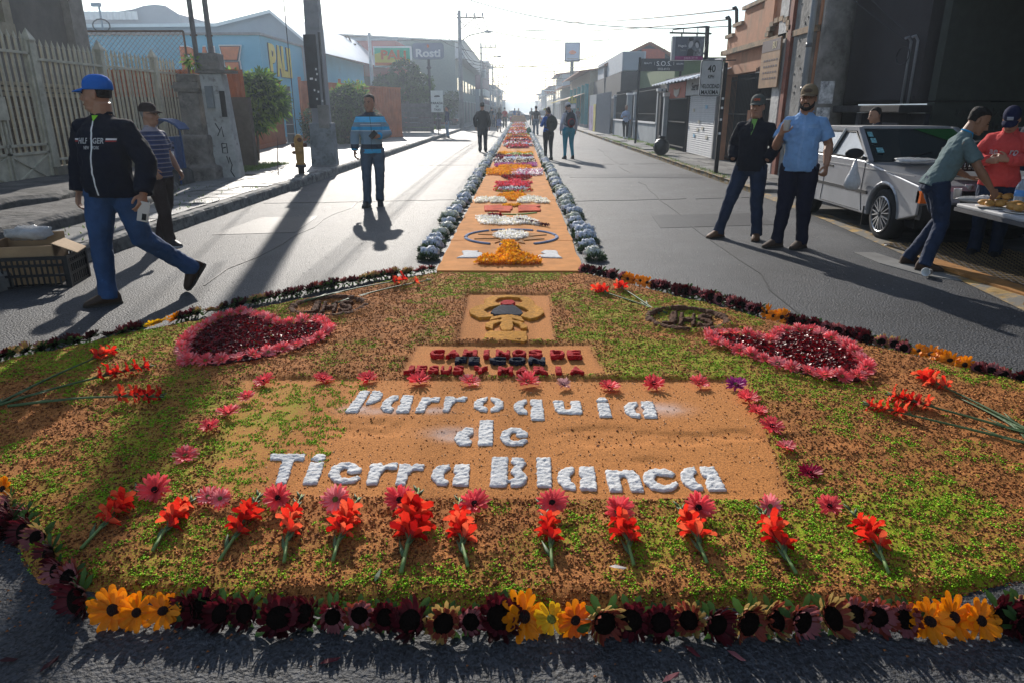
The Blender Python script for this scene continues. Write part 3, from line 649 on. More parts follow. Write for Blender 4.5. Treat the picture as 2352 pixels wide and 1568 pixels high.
b = MB(); add_text(b, 'Rosti', (px, Y - .07, (a.z + c.z) / 2 - .12), (1, 0, 0), (0, 0, 1), 1, .04, .03, width=(c.x - a.x) * .78, height=(c.z - a.z) * .5); b.build('lettering', m_lwh, t)
MB().prism([(px - .05, c.z - .3), (px + .05, c.z - .3), (px + .08, c.z - .15), (px, c.z - .08), (px - .08, c.z - .15)], Y - .08, Y - .06, axis='y').build('flame', m_lor, t)
MB().tube([(px, Y + .1, .1), (px, Y + .1, a.z)], .09, 8).lathe([(.05, -.15), (.17, 0), (.05, .15)], 4, (px, Y + .1, a.z - .5)).build('pole', M('dark_pole', (.04, .04, .06), .5), t)
# taxi stand sign
t = thing('taxi_stand_sign', 'white rectangular taxi stand sign on a thin dark post', 'sign', (-4.72, 41.6, .15))
MB().tube([(0, 0, 0), (0, 0, 2.3)], .03, 6).build('post', M('dark_pole', (.04,) * 3), t)
MB().bx(-.37, .33, -.03, 0, 1.25, 2.42).build('panel', M('sign_white', (.62, .66, .62), .5, var=.08), t)
for s_, z, h_ in (('PARADA', 1.74, .13), ('DE', 1.56, .1), ('TAXI', 1.38, .12)):
    b = MB(); add_text(b, s_, (-.02, -.035, z), (1, 0, 0), (0, 0, 1), 1, .006, .02, height=h_); b.build('lettering', m_black, t)
MB().prism([(-.2, 2.08), (.16, 2.08), (.14, 2.14), (.05, 2.16), (-.08, 2.16), (-.16, 2.13)], -.036, -.031, axis='y').build('taxi_symbol', m_black, t)
bn = MB().lathe([(.18, 0), (.2, .75), (.22, .78), (.12, .86), (.1, .9)], 12).build('dustbin', M('dark_pole', (.04,) * 3), None, True, (-5.9, 52.2, .15)); tag(bn, 'black round dustbin on the sidewalk past the taxi sign', 'bin')
MB().lathe([(.21, .74), (.235, .76), (.23, .79)], 12).build('rim', M('galvanised', (.3,) * 3), bn)
# big timber planter / board fence and stump near the hedge
t = thing('board_fence', 'grey weathered board screen beyond the hedge', 'fence', (-7.3, 47, .1))
for k in range(6): MB().bx(-1.5, 1.55, -.03, .03, .05 + .3 * k, .32 + .3 * k).build('board', M('weathered_wood', (.13, .12, .12), .85, var=.25), t)
for x in (-1.5, 0, 1.6): MB().box((x, .08, .9), (.14, .1, 2.1)).build('post', M('weathered_wood', (.13,) * 3), t)

# ---------------------------------------------------------------- utility poles, lamps, wires
m_pole = M('concrete_pole', (0.23, 0.24, 0.26), .7, var=.2, scale=2, bump=.3, stain=((.14, .14, .15), 2, .6))
t = thing('utility_pole', 'tall square utility pole with black-painted foot on a concrete block beside the hydrant', 'utility pole', (-5.05, 18.3, 0.1))
b = MB(); rings = []
for z, w_ in ((1.0, .40), (3.0, .37), (5.2, .30), (9.5, .24)): rings.append([(-w_ / 2, -w_ / 2, z), (w_ / 2, -w_ / 2, z), (w_ / 2, w_ / 2, z), (-w_ / 2, w_ / 2, z)])
bevel(b.rings(rings).build('shaft', m_pole, t), .02)
MB().box((-.08, -.2, 2.3), (.3, .035, 1.7)).box((.16, -.19, 2.1), (.05, .05, 2.2)).build('black_panel', M('black_paint', (.02, .022, .03), .5, var=.3), t)
MB().box((.12, -.23, 1.25), (.26, .1, .55)).build('patch', m_conc, t)
for k in range(9): MB().box((-.15 + rnd.uniform(0, .3), -.221, 1.6 + rnd.uniform(0, .8)), (.04, .006, .05)).build('paper_scrap', m_lwh, t)
b = MB(); b.rings([[(-.3, -.28, 0), (.3, -.28, 0), (.3, .28, 0), (-.3, .28, 0)], [(-.27, -.26, 1.1), (.27, -.26, 1.1), (.27, .26, 1.1), (-.27, .26, 1.1)]])
bevel(b.build('foot_block', M('painted_block', (.22, .25, .27), .85, var=.3, bump=.8, bscale=10, bdist=.03, stain=((.10, .12, .13), 3, .5)), t), .03)
def pole_b(lab, X, Y, H, arms=True, lamp=0, transf=False, r=.16, armside=1):
    t = thing('utility_pole', lab, 'utility pole', (X, Y, .1), group='utility poles down the street')
    MB().tube([(0, 0, 0), (0, 0, H)], [r, r * .6], 8).build('shaft', m_pole, t, True)
    if arms:
        a = MB().beam((-.2 * armside, 0, H - .5), (1.9 * armside, 0, H - .5), .1).beam((0, 0, H - 1.4), (1.2 * armside, 0, H - .5), .05).build('crossarm', m_rust, t)
        for x in (.55, 1.2, 1.8): MB().lathe([(.03, 0), (.07, .05), (.05, .2), (.07, .25), (.03, .3)], 6, (x * armside, 0, H - .45)).build('insulator', m_gwall, a)
    if lamp:
        a = MB().tube([(0, 0, H - 2.2), (lamp * .8, -.3, H - 1.75), (lamp * 1.9, -.8, H - 1.6)], .04, 6).build('lamp_arm', m_pole, t)
        MB().ell((lamp * 2.2, -.9, H - 1.58), (.38, .15, .08), 8, 5).build('lamp_head', m_gwall, a)
    if transf: MB().lathe([(.26, -.5), (.28, -.45), (.28, .4), (.2, .5)], 12, (.35, -.2, H * .62)).build('transformer', m_gwall, t)
    return t
W = pole_b('tall street lamp pole by the grey-green corner shop', -4.62, 57.3, 8.6, True, 1, r=.2)
pls = [(-4.8, 57.3, 8.6)]
for i, (x, Y, lab) in enumerate(((-4.8, 92, 'pole with transformer before the maroon shop'), (-4.7, 128, 'second crossarm pole past the maroon shop'), (-4.7, 160, 'third crossarm pole past the maroon shop'), (-4.7, 195, 'distant crossarm pole among the wires'), (-4.7, 235, 'faint far crossarm pole at the street end'))):
    pole_b(lab, x, Y, 9.3 - i * .3, True, 1 if i % 2 == 0 else 0, i in (0, 2), .17); pls.append((x, Y, 9.3 - i * .3))
pole_b('slim pole on the east side near the yellow awning shops', 5.2, 110, 7, False, 0, r=.12); pole_b('far slim pole behind the roofs of the east side', 5.4, 150, 8.5, False, 0, r=.12)
m_wire = M('black_cable', (.03, .03, .035), .6, var=0, bump=0)
WN = {}
def wire(a, b, sag=.5, r=.014, lab='thin cable span along the poles, counted outward from the hydrant pole', grp='cables strung along the street', n=14):
    a, b = Vector(a), Vector(b); pts = [a.lerp(b, i / n) + Vector((0, 0, -4 * sag * (i / n) * (1 - i / n))) for i in range(n + 1)]
    o = MB().tube(pts, r, 4).build('overhead_cable', m_wire); WN[grp] = WN.get(grp, 0) + 1; tag(o, '%s %s' % (ordw(WN[grp]), lab), 'cable', grp); return o
for dx, dz in ((0.0, -.1), (1.2, 0), (1.9, -.05), (0.1, -1.9), (.15, -2.2), (.1, -2.5)):
    pr = (-5.05 + dx * .5, 18.3, 8.9 + dz * .9)
    for x, Y, H in pls: wire(pr, (x + dx, Y, H + dz), .45 + abs(dz) * .15, .018 if Y < 60 else .03); pr = (x + dx, Y, H + dz)
for k in range(16):   # crossing drops far down the street
    Y = 60 + k * 9; zz = rnd.uniform(4.6, 7.0)
    wire((-5, Y + rnd.uniform(-6, 6), zz), (6.2, Y + rnd.uniform(-12, 12), zz - rnd.uniform(0, 1.4)), rnd.uniform(.2, .8), .022, 'crossing service cable, counted from the lamp pole down the street', 'cables crossing the street')
for (u0, v0, Y0), (u1, v1, Y1), r in (((1060, 30, 57), (1692, 22, 21.5), .02), ((1060, 48, 57), (1678, 45, 21.5), .02), ((1020, -20, 30), (1692, 60, 21.5), .012), ((1063, 56, 57), (1400, 92, 60), .025), ((1116, 140, 92), (1420, 150, 70), .03), ((1116, 150, 92), (1400, 158, 75), .03)):
    wire(AY(u0, v0, Y0), AY(u1, v1, Y1), .5, r, 'crossing service cable, counted from the lamp pole down the street', 'cables crossing the street')
wire((-5.6, 17.9, 9.6), (-6.9, 22, 0.2), 0, .012, 'taut guy wire slanting down beside the tall pole', 'guy wire')
wire((-5.2, 18.2, 9.4), (-5.6, 18.6, 5.4), .2, .015, 'loose cable loop along the tall pole top', 'guy wire')

# ---------------------------------------------------------------- east side
m_or2 = M('salmon_plaster', (0.42, 0.20, 0.11), .85, var=.2, scale=1.5, bump=.4, bscale=20, stain=((.25, .17, .10), 1.8, .56, .25))
m_trim = M('stained_trim', (0.30, 0.20, 0.12), .85, var=.3, scale=4, stain=((.13, .12, .08), 3, .5))
m_iron = M('black_iron', (0.02, 0.02, 0.022), .5, .3, var=.1)
ob = thing('salmon_house', 'salmon plaster house front with stepped parapet and black iron gate', 'building')
st = [(21.5, 3.12), (21.5, 3.5), (20.85, 3.5), (20.85, 3.72), (20.1, 3.72), (20.1, 4.12), (18.0, 4.12), (18.0, 4.3), (15.0, 4.3), (15.0, 2.85), (16.6, 2.85), (16.6, 2.35), (21.0, 2.35), (21.5, 2.35)]
MB().prism([(21.5, 2.45), (21.5, 3.45), (20.85, 3.45), (20.85, 3.68), (20.1, 3.68), (20.1, 4.0), (18.3, 4.05), (18.3, 4.9), (15.0, 4.9), (15.0, 2.45)], 6.0, 6.3, axis='x').build('parapet_wall', m_or2, ob)
MB().bx(6.0, 6.3, 15.0, 15.6, 0, 2.45).build('wall', m_or2, ob); MB().bx(6.0, 6.3, 21.2, 21.5, 0, 2.45).build('wall', m_or2, ob)
for y0, y1, z in ((20.85, 21.55, 3.45), (20.1, 20.9, 3.68), (18.25, 20.15, 4.02), (15.0, 18.35, 4.9)): MB().bx(5.93, 6.33, y0, y1, z, z + .09).build('coping', m_trim, ob)
MB().bx(5.86, 6.3, 15.0, 21.6, 3.0, 3.12).build('cornice', m_trim, ob)
MB().lathe([(.24, 0), (.26, .2), (.2, .28), (.2, .7)], 12, (6.1, 18.0, 4.1)).build('urn', m_trim, ob)
MB().bx(5.94, 6.34, 17.65, 18.35, 3.12, 4.1).build('pier', m_or2, ob)
b = MB()
for k in range(8): a_ = math.pi * k / 7; b.box((5.9, 17.0 - .7 * math.cos(a_), 3.2 + .25 * math.sin(a_)), (.12, .25, .1))
b.build('arch_moulding', m_trim, ob)
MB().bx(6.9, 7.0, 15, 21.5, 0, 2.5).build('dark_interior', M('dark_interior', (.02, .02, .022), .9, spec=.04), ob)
MB().bx(5.95, 6.15, 16.2, 18.6, .08, .95).build('low_wall', m_or2, ob); MB().bx(5.92, 6.2, 18.5, 18.75, .08, 1.5).build('low_post', m_or2, ob)
gt = thing('iron_gate', 'black iron bar gate of the salmon house front', 'gate')
barm = MB().tube([(0, 0, 0), (0, 0, 1)], .014, 5).mesh('bar', m_iron)
y = 15.8
while y < 18.6: inst('bar', barm, gt, (5.98, y, .95), None, (1, 1, 1.55 + .1 * math.sin((y - 15.8) * 1.1))); y += .11
y = 18.7
while y < 21.2: inst('bar', barm, gt, (6.15, y, .1), None, (1, 1, 2.3)); y += .13
for z in (1.0, 1.75, 2.4): MB().beam((5.98, 15.8, z), (5.98, 18.6, z), .03).build('rail', m_iron, gt)
for z in (.2, 1.4, 2.3): MB().beam((6.15, 18.7, z), (6.15, 21.2, z), .03).build('rail', m_iron, gt)
# boards hanging on it
t = thing('painted_board', 'brown painted sign board with faded lines beside the concrete column', 'sign', (5.8, 17.05, 0))
MB().bx(-.03, .0, -.62, .62, 2.0, 3.05).build('panel', M('brown_board', (.28, .16, .08), .6, var=.25, scale=4), t)
MB().bx(-.036, -.031, -.6, .6, 2.78, 3.03).build('header', M('header_brown', (.10, .07, .07), .6), t)
b = MB(); add_text(b, 'BU', (-.04, -.25, 2.9), (0, -1, 0), (0, 0, 1), 1, .004, .02, height=.15); b.build('lettering', M('gold_paint', (.5, .42, .25), .6), t)
for k in range(4):
    b = MB(); 
    for q in range(6): b.bx(-.036, -.031, -.5 + q * .16, -.5 + q * .16 + .1, 2.18 + .13 * k, 2.22 + .13 * k)
    b.build('text_line', M('header_brown', (.1,) * 3), t)
t = thing('notice_board', 'tilted white notice board hung above the dark doorway', 'sign', (5.5, 20.3, 0))
MB().prism([(-.36, 2.0), (.3, 2.06), (.36, 2.86), (-.3, 2.84)], -.04, .0, axis='x').build('panel', M('sign_paper', (.6, .6, .6), .6, var=.05), t)
for k in range(4):
    b = MB()
    for q in range(4): b.bx(-.046, -.041, -.27 + q * .14, -.27 + q * .14 + .11, 2.12 + .075 * k, 2.145 + .075 * k)
    b.build('text_line', M('grey_ink', (.25,) * 3), t)
MB().beam((0, .2, 2.8), (.5, .2, 2.82), .03).build('bracket', m_rust, t)

# concrete columns, round pole, downpipe, grey wall
cw = thing('concrete_columns', 'tall cracked concrete column with white plaster edge and rusty steel strip', 'column')
m_white2 = M('chipped_white_plaster', (.48, .47, .45), .85, var=.2, bump=.8, bscale=15, bdist=.02, stain=((.2, .18, .16), 3, .55))
MB().bx(5.86, 6.12, 16.45, 16.95, 0, 6.5).build('white_face', m_white2, cw)
MB().bx(5.84, 6.0, 16.1, 16.3, 0, 6.5).build('steel_strip', M('rust_red', (.20, .05, .025), .7, var=.25), cw)
bevel(MB().bx(5.9, 6.35, 15.1, 16.08, 0, 6.5).build('column', m_conc, cw), .02)
b = MB()
for k in range(22): b.box((5.895, 15.3 + rnd.uniform(0, .6), 1.6 + rnd.uniform(0, 3.4)), (.02, .03, .035))
b.build('bolt_hole', m_black, cw)
rp_ = thing('round_column', 'round grey concrete pole with torn posters beside the silver car', 'utility pole', (5.95, 14.05, 0))
MB().tube([(0, 0, 0), (0, 0, 8)], [.30, .25], 20).build('shaft', m_conc, rp_, True)
def curved_patch(name, a0, a1, z0, z1, r, m, parent, n=8, off=0.004):
    b = MB(); v = []
    for i in range(n + 1):
        a = R(a0 + (a1 - a0) * i / n)
        for z in (z0, z1): rr = r - .05 * z / 8 + off; v.append((rr * math.cos(a), rr * math.sin(a), z))
    b.add(v, [(2 * i, 2 * i + 2, 2 * i + 3, 2 * i + 1) for i in range(n)]); return b.build(name, m, parent)
m_pap = M('torn_paper', (.5, .5, .5), .8, var=.4, scale=9, stain=((.15, .15, .16), 7, .55))
curved_patch('poster', 215, 265, 1.62, 2.02, .30, m_pap, rp_); curved_patch('poster', 213, 262, 1.2, 1.55, .30, m_pap, rp_); curved_patch('poster', 215, 260, .85, 1.15, .30, M('old_paper', (.3, .29, .28), .8, var=.4, scale=9), rp_)
b = MB()
for k in range(10): b.box((-.20 - .04, -.2 + .012 * k, 1.3 + .03 * k), (.004, .1, .012))
dp = thing('downpipe', 'grey plastic downpipe strapped beside the round concrete pole', 'pipe', (5.62, 14.45, 0))
MB().tube([(0, 0, 0.3), (0, 0, 7)], .055, 10).build('tube', M('pvc_grey', (.25, .28, .31), .4, var=.1), dp, True)
for z in (1.9, 2.7): MB().lathe([(.062, -.04), (.065, 0), (.062, .04)], 10, (0, 0, z)).build('collar', M('pvc_dark', (.1, .11, .12), .4), dp, True)
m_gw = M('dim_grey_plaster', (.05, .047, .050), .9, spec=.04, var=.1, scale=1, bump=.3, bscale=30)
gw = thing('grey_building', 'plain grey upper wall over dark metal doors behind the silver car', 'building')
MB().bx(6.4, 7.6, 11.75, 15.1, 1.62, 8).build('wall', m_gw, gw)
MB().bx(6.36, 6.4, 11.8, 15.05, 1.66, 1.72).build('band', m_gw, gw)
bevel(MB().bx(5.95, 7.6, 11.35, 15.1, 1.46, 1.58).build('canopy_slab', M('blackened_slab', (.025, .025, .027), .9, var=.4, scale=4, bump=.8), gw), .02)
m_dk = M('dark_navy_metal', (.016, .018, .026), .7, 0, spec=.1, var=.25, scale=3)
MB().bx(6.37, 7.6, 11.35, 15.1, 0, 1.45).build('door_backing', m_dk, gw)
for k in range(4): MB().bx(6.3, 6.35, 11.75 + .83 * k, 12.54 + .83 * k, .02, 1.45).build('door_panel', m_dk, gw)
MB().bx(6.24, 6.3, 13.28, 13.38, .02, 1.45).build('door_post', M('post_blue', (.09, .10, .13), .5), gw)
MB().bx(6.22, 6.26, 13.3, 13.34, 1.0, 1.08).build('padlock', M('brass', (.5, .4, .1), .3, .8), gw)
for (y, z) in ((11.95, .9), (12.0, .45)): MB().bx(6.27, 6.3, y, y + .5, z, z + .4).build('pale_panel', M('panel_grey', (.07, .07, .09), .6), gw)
b = MB()
for k in range(7): b.bx(6.28, 6.3, 12.5 + .33 * k, 12.62 + .33 * k, .7 + .1 * (k % 3), .8 + .1 * (k % 3))
b.build('sticker', M('sticker_grey', (.11, .11, .13), .6), gw)
for i, y in enumerate((12.05, 11.85)):
    o = MB().tube([(6.33, y, 1.6), (6.33, y + .02, 2.55), (6.28, y + .02, 2.62), (6.22, y, 2.6)], .022, 7).build('service_mast', m_pole, None, True); tag(o, ['thin service pipe with cable loop on the grey wall', 'bare thin service pipe near the grey wall corner'][i], 'pipe')
wire((6.25, 12.05, 2.55), (4.5, 16, 5.6), .1, .01, 'black cable rising steeply from the pipes on the grey wall', 'wall cables'); wire((6.25, 11.9, 2.6), (4.9, 15.5, 5.6), .1, .01, 'black cable rising steeply from the pipes on the grey wall', 'wall cables')
b = MB(); b.tube([(6.3, 12.2 + .2 * math.cos(t_ * .5), 2.35 + .14 * math.sin(t_ * .5)) for t_ in range(13)], .008, 5); tag(b.build('cable_coil', m_wire), 'black cable coil hanging at the service pipe', 'cable')
# garage with dark inside
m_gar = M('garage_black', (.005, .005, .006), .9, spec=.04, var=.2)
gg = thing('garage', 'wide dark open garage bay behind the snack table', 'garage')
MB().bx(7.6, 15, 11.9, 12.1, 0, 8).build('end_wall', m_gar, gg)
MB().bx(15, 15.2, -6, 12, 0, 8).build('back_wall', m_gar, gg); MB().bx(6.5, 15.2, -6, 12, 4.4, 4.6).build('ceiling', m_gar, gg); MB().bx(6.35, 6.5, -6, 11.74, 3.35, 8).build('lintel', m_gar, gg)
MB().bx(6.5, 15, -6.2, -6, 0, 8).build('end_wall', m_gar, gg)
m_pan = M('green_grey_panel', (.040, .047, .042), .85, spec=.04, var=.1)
gp = thing('garage_wall_panel', 'greenish plaster wall slab with black graffiti beside the dark garage', 'wall', (7.35, 11.3, 0))
MB().bx(-.9, .55, 0, .2, 0, 1.62).bx(-.9, .55, 0, .2, 1.64, 3.1).build('slab', m_pan, gp); MB().bx(.56, .8, -.25, .2, 0, 3.1).build('edge', m_pan, gp)
b = MB(); r2 = random.Random(4)
for row, (z, n) in enumerate(((1.45, 9), (1.25, 7), (.95, 2), (.75, 5))):
    for k in range(n):
        x = -.55 + .115 * k + .05 * row; pts = [(x, z + .07), (x + .03, z - .04), (x + .06, z + .03), (x + .09, z - .05 + r2.uniform(-.03, .03)), (x + .11, z + .08)]
        b.tube([(p[0], -.008, p[1]) for p in pts], .006, 4)
b.build('graffiti', m_black, gp)
# shutter, small signs
sh = thing('roller_shutter', 'white scuffed roller shutter with small stickers', 'shutter', (5.88, 0, 0))
m_shut = M('scuffed_white_metal', (.50, .50, .50), .55, var=.15, scale=3, stain=((.25, .25, .26), 3, .58))
slm = MB().prism([(-.03, 0), (-.015, .035), (0, .06), (0, .0)], -1.7, 1.7, axis='y').mesh('slat', m_shut)
for k in range(29): inst('slat', slm, sh, (0, 23.2, .12 + .066 * k), None, (1, 1, 1.05))
MB().bx(-.06, .06, 21.4, 21.5, .08, 2.1).build('guide', M('guide_grey', (.2,) * 3), sh)
for y, z in ((23.4, 1.15), (23.5, .9), (22.9, .95), (22.3, .7), (24.2, 1.5), (22.6, 1.6), (23.9, .7)): MB().box((-.04, y, z), (.008, .25, .1)).build('sticker', M(rnd.choice(['st_blue', 'st_cream', 'st_red']), rnd.choice([(.25, .45, .6), (.6, .55, .45), (.5, .25, .2)]), .6), sh)
bw = thing('shop_front_block', 'dark shop front between the shutter and the barber sign', 'building')
MB().bx(6.0, 9, 21.55, 30, 0, 2.7).build('wall', M('dark_shopwall', (.05, .05, .055), .8), bw)
b = MB(); corrugated(b, (0, 0), (0, 1), 0, 1)
t = thing('tin_awning', 'corrugated tin awning edge above the small shop signs', 'awning')
b = MB(); n = 60; v = []
for i in range(n + 1):
    y = 20.8 + 8.2 * i / n; q = .03 * math.sin(i * 1.6); v += [(5.25, y, 2.42 + q), (6.3, y, 2.72 + q)]
b.add(v, [(2 * i, 2 * i + 2, 2 * i + 3, 2 * i + 1) for i in range(n)]); b.build('sheet', m_roof, t)
MB().bx(5.95, 6.0, 24.9, 27.0, 1.95, 2.45).build('dummy', m_black, t) if False else None
t = thing('cat_sign', 'red sign with a pale animal face above the brown gate', 'sign'); MB().bx(5.8, 5.84, 25.5, 28.3, 1.9, 2.45).build('board', M('sign_red', (.45, .09, .05), .5), t)
MB().prism([(26.3, 2.28), (26.5, 2.22), (27.1, 2.22), (27.3, 2.28), (27.2, 2.05), (26.8, 1.95), (26.4, 2.05)], 5.77, 5.8, axis='x').build('face_emblem', M('pale_face', (.55, .5, .45), .6), t)
t = thing('boutique_sign', 'pale grey boutique sign over the roller shutter', 'sign'); MB().bx(5.8, 5.84, 22.4, 25.4, 1.98, 2.5).build('board', M('sign_pale', (.42, .44, .45), .5), t)
b = MB(); add_text(b, 'Serene', (5.79, 23.9, 2.25), (0, -1, 0), (0, 0, 1), 1, .005, .02, width=1.3, height=.25); b.build('lettering', m_ldk, t)
# gates and low walls, going away from the camera
t = thing('brown_bar_gate', 'tall dark brown bar gate beside the roller shutter', 'gate')
y = 25.1
while y < 28: inst('bar', barm, t, (5.82, y, .1), None, (1.2, 1.2, 2.0)); y += .12
MB().bx(5.86, 5.9, 25.05, 28, .1, 2.0).build('backing', M('gate_brown', (.05, .035, .03), .6), t)
for z in (.25, 1.1, 1.9): MB().beam((5.78, 25.05, z), (5.78, 28, z), .04).build('rail', m_iron, t)
m_lw = M('grey_low_wall', (.28, .31, .33), .8, var=.12, scale=2)
t = thing('white_gate_post', 'slim white gate post beside the brown bar gate', 'post', (5.7, 28.15, .1)); MB().box((0, 0, .95), (.16, .22, 1.9)).build('shaft', m_lw, t); MB().box((0, 0, 1.98), (.24, .3, .14)).build('cap', m_lwh, t)
def lowwall(lab, X, Y0, Y1):
    t = thing('low_garden_wall', lab, 'wall'); MB().bx(X, X + .2, Y0, Y1, .08, .95).build('wall', m_lw, t); MB().bx(X - .06, X + .26, Y0 - .05, Y1 + .05, .95, 1.02).build('coping', m_lwh, t)
    for y in (Y0 - .1, Y1 + .12): b = MB().box((X + .1, y, 1.15), (.26, .22, 2.2)).build('pier', m_lw, t); MB().box((X + .1, y, 2.3), (.34, .3, .1)).build('cap', m_lwh, b)
    y = Y0 + .1
    while y < Y1: inst('bar', barm, t, (X + .1, y, 1.0), None, (1, 1, 1.5)); y += .16
    MB().beam((X + .1, Y0, 2.35), (X + .1, Y1, 2.35), .04).build('rail', m_iron, t); MB().beam((X + .1, Y0, 1.35), (X + .1, Y1, 1.35), .03).build('rail', m_iron, t)
    return t
lowwall('low grey wall with black bars behind the black rubbish bag', 5.75, 30.2, 36.0)
lowwall('low grey wall with black bars behind the woman in the pale blue top', 5.6, 37.6, 42.5)
MB().bx(6.3, 6.35, 28, 43, .1, 2.3).build('screen_backing', m_dk) if False else None
o = MB().bx(6.6, 6.7, 28.3, 43.0, .1, 2.6).build('dark_sheet_fence', m_dk); tag(o, 'dark sheet fence standing behind the low grey walls', 'fence')
t = thing('black_double_gate', 'black double gate between the white post and low wall', 'gate')
for y0, y1 in ((28.35, 29.15), (29.2, 30.0)):
    p = MB().bx(5.75, 5.78, y0, y1, .12, 2.2).build('leaf', m_dk, t); MB().beam((5.72, y0, .12), (5.72, y0, 2.3), .05).beam((5.72, y0, 2.2), (5.72, y1, 2.2), .05).build('frame', m_iron, p)
t = thing('grey_sheet_gate', 'grey ribbed sheet gate beyond the low walls', 'gate'); corrugated(MB(), (5.45, 43), (5.35, 49.5), .1, 2.55, .4, .06).build('sheet', M('ribbed_grey', (.14, .16, .19), .5, .2), t)
t = thing('graffiti_gate', 'metal street gate covered in purple and yellow graffiti', 'gate')
MB().bx(5.28, 5.36, 49.7, 54.5, .1, 2.55).build('sheet', M('sheet_grey', (.22, .25, .28), .6), t)
MB().bx(5.25, 5.28, 49.8, 51.2, .1, 1.9).build('yellow_paint', M('graf_yellow', (.42, .36, .05), .7, var=.4, scale=2), t); MB().bx(5.25, 5.28, 51.3, 54.2, .1, 1.8).build('purple_paint', M('graf_purple', (.26, .2, .36), .7, var=.5, scale=2), t)
# buildings behind
t = thing('green_hall', 'olive green blank wall of a hall behind the black gates', 'building'); a, b_ = AX(1444, 150, 7.2), AX(1551, 150, 7.2)
MB().bx(7.2, 14, b_.y, a.y, 0, 3.7).build('wall', M('olive_paint', (.12, .17, .08), .85, var=.1), t); MB().bx(7.1, 14, b_.y - .2, a.y + .2, 3.7, 3.8).build('coping', m_dk, t)
t = thing('gabled_house', 'dark grey gabled house with brown roof edges behind the green hall', 'house'); Y = 52
q = [AY(x, y, Y) for x, y in ((1388, 155), (1491, 104), (1545, 134), (1545, 260), (1388, 260))]
corr = MB().prism([(p.x, p.z) for p in q], Y, Y + .3, axis='y').build('gable_wall', M('dark_grey_sheet', (.09, .10, .12), .7, var=.15, scale=3), t)
MB().beam(q[0] + Vector((0, -.2, .1)), q[1] + Vector((0, -.2, .1)), .3, .2).beam(q[1] + Vector((0, -.2, .1)), q[2] + Vector((0, -.2, .1)), .3, .2).build('roof_edge', m_tile, t)
MB().add([tuple(q[0] + Vector((0, 0, .15))), tuple(q[1] + Vector((0, 0, .15))), (q[1].x, Y + 14, q[1].z + .15), (q[0].x, Y + 14, q[0].z + .15), tuple(q[2] + Vector((0, 0, .15))), (q[2].x, Y + 14, q[2].z + .15)], [(0, 1, 2, 3), (1, 4, 5, 2)]).build('roof', m_tile, t)
MB().box((AY(1500, 130, Y - .2).x, Y - .2, AY(1500, 128, Y).z), (1.6, .3, .8)).build('red_tank', M('sign_red', (.45,) * 3), t)
o = MB().bx(6.2, 7.6, 44.5, 58, 3.75, 4.85).build('blank_sign_box', M('blank_white', (.45, .48, .52), .6)); tag(o, 'long blank white box sign on the dark shop roof', 'sign')
MB().bx(6.25, 7.5, 44.4, 44.5, 3.8, 4.8).build('end_plate', m_gwall, o)
far_house('dark_shop', 'dark low shop under the blank white box sign', 6.1, 44, 60, 3.7, M('dark_shopwall', (.05,) * 3), 1, 7, None, doors=5)
far_house('teal_post_shops', 'row of shops with turquoise posts and orange roof edge', 5.9, 61, 84, 4.6, m_cream, 1, 8, None, doors=4, roofm=m_tile, awn=M('awning_tan', (.35, .25, .15), .8))
m_teal = M('teal_paint', (.03, .30, .34), .6)
for k, y in enumerate((61, 64.5, 69, 74, 79)):
    o = MB().bx(5.5, 5.8, y, y + .35, .1, 3.6).build('turquoise_post', m_teal); tag(o, '%s turquoise shop front post under the orange roof edge, counted down the street' % ordw(k + 1), 'post', 'turquoise posts of the shop row'); MB().bx(5.46, 5.84, y - .03, y + .38, .1, .35).build('base', m_gwall, o)
far_house('tiled_shops', 'shops with low clay roof and yellow awning further along', 6.0, 86, 106, 4.2, m_blueg, 1, 7, None, doors=5, roofm=m_tile, awn=M('awning_yellow', (.45, .35, .05), .8))
far_house('balcony_block', 'two-storey block with red roof and railings beyond the clay roofs', 6.4, 108, 128, 6.6, m_gwall, 1, 9, None, doors=5, roofm=M('red_roof', (.30, .08, .06), .7))
y = 130
for i, lab in enumerate(('cream shop past the balcony block', 'blue-grey shop far along the east side', 'low tiled shop at the far east side', 'last pale shop of the east side')):
    far_house('far_shop', lab, 6.2, y, y + 34, (5.6, 4.8, 6.0, 4.5)[i], (m_cream, m_blueg, m_mar, m_gwall)[i], 1, 9, doors=8, roofm=(m_tile, m_roof)[i % 2]); y += 38
t = thing('hanging_shop_sign', 'small pale shop sign jutting out by the balcony block', 'sign'); a, c = AY(1243, 219, 104), AY(1275, 207, 104); MB().bx(a.x, c.x, 104, 104.4, a.z, c.z).build('board', m_lwh, t)
b = MB(); add_text(b, 'TIENDA', ((a.x + c.x) / 2 + .3, 103.97, (a.z + c.z) / 2), (1, 0, 0), (0, 0, 1), 1, .02, .02, height=.35); b.build('lettering', m_lor, t)
# barber-style signs
t = thing('beauty_salon_sign', 'black long beauty salon board sign on two posts', 'sign')
pa, pb = AX(1469, 150, 5.35), AX(1572, 150, 5.35)
z1a, z0a = AX(1471, 132, 5.35).z, AX(1471, 164, 5.35).z
Y = 31.0; a, c = AY(1472, 164, Y), AY(1572, 135, Y)
MB().bx(a.x, c.x, Y, Y + .12, a.z, c.z).build('board', M('board_black', (.035, .04, .05), .4, var=.1), t)
for s_, xf, zf, hf in (('BEAUTY', .16, .62, .13), ('|', .31, .6, .26), ('S.O.S.', .53, .6, .38), ('|', .76, .6, .26), ('SALON', .9, .58, .13), ('2552-0172', .53, .17, .17)):
    b = MB(); add_text(b, s_, (a.x + (c.x - a.x) * xf, Y - .01, a.z + (c.z - a.z) * zf), (1, 0, 0), (0, 0, 1), 1, .01, .0, height=(c.z - a.z) * hf); b.build('lettering', m_lwh, t)
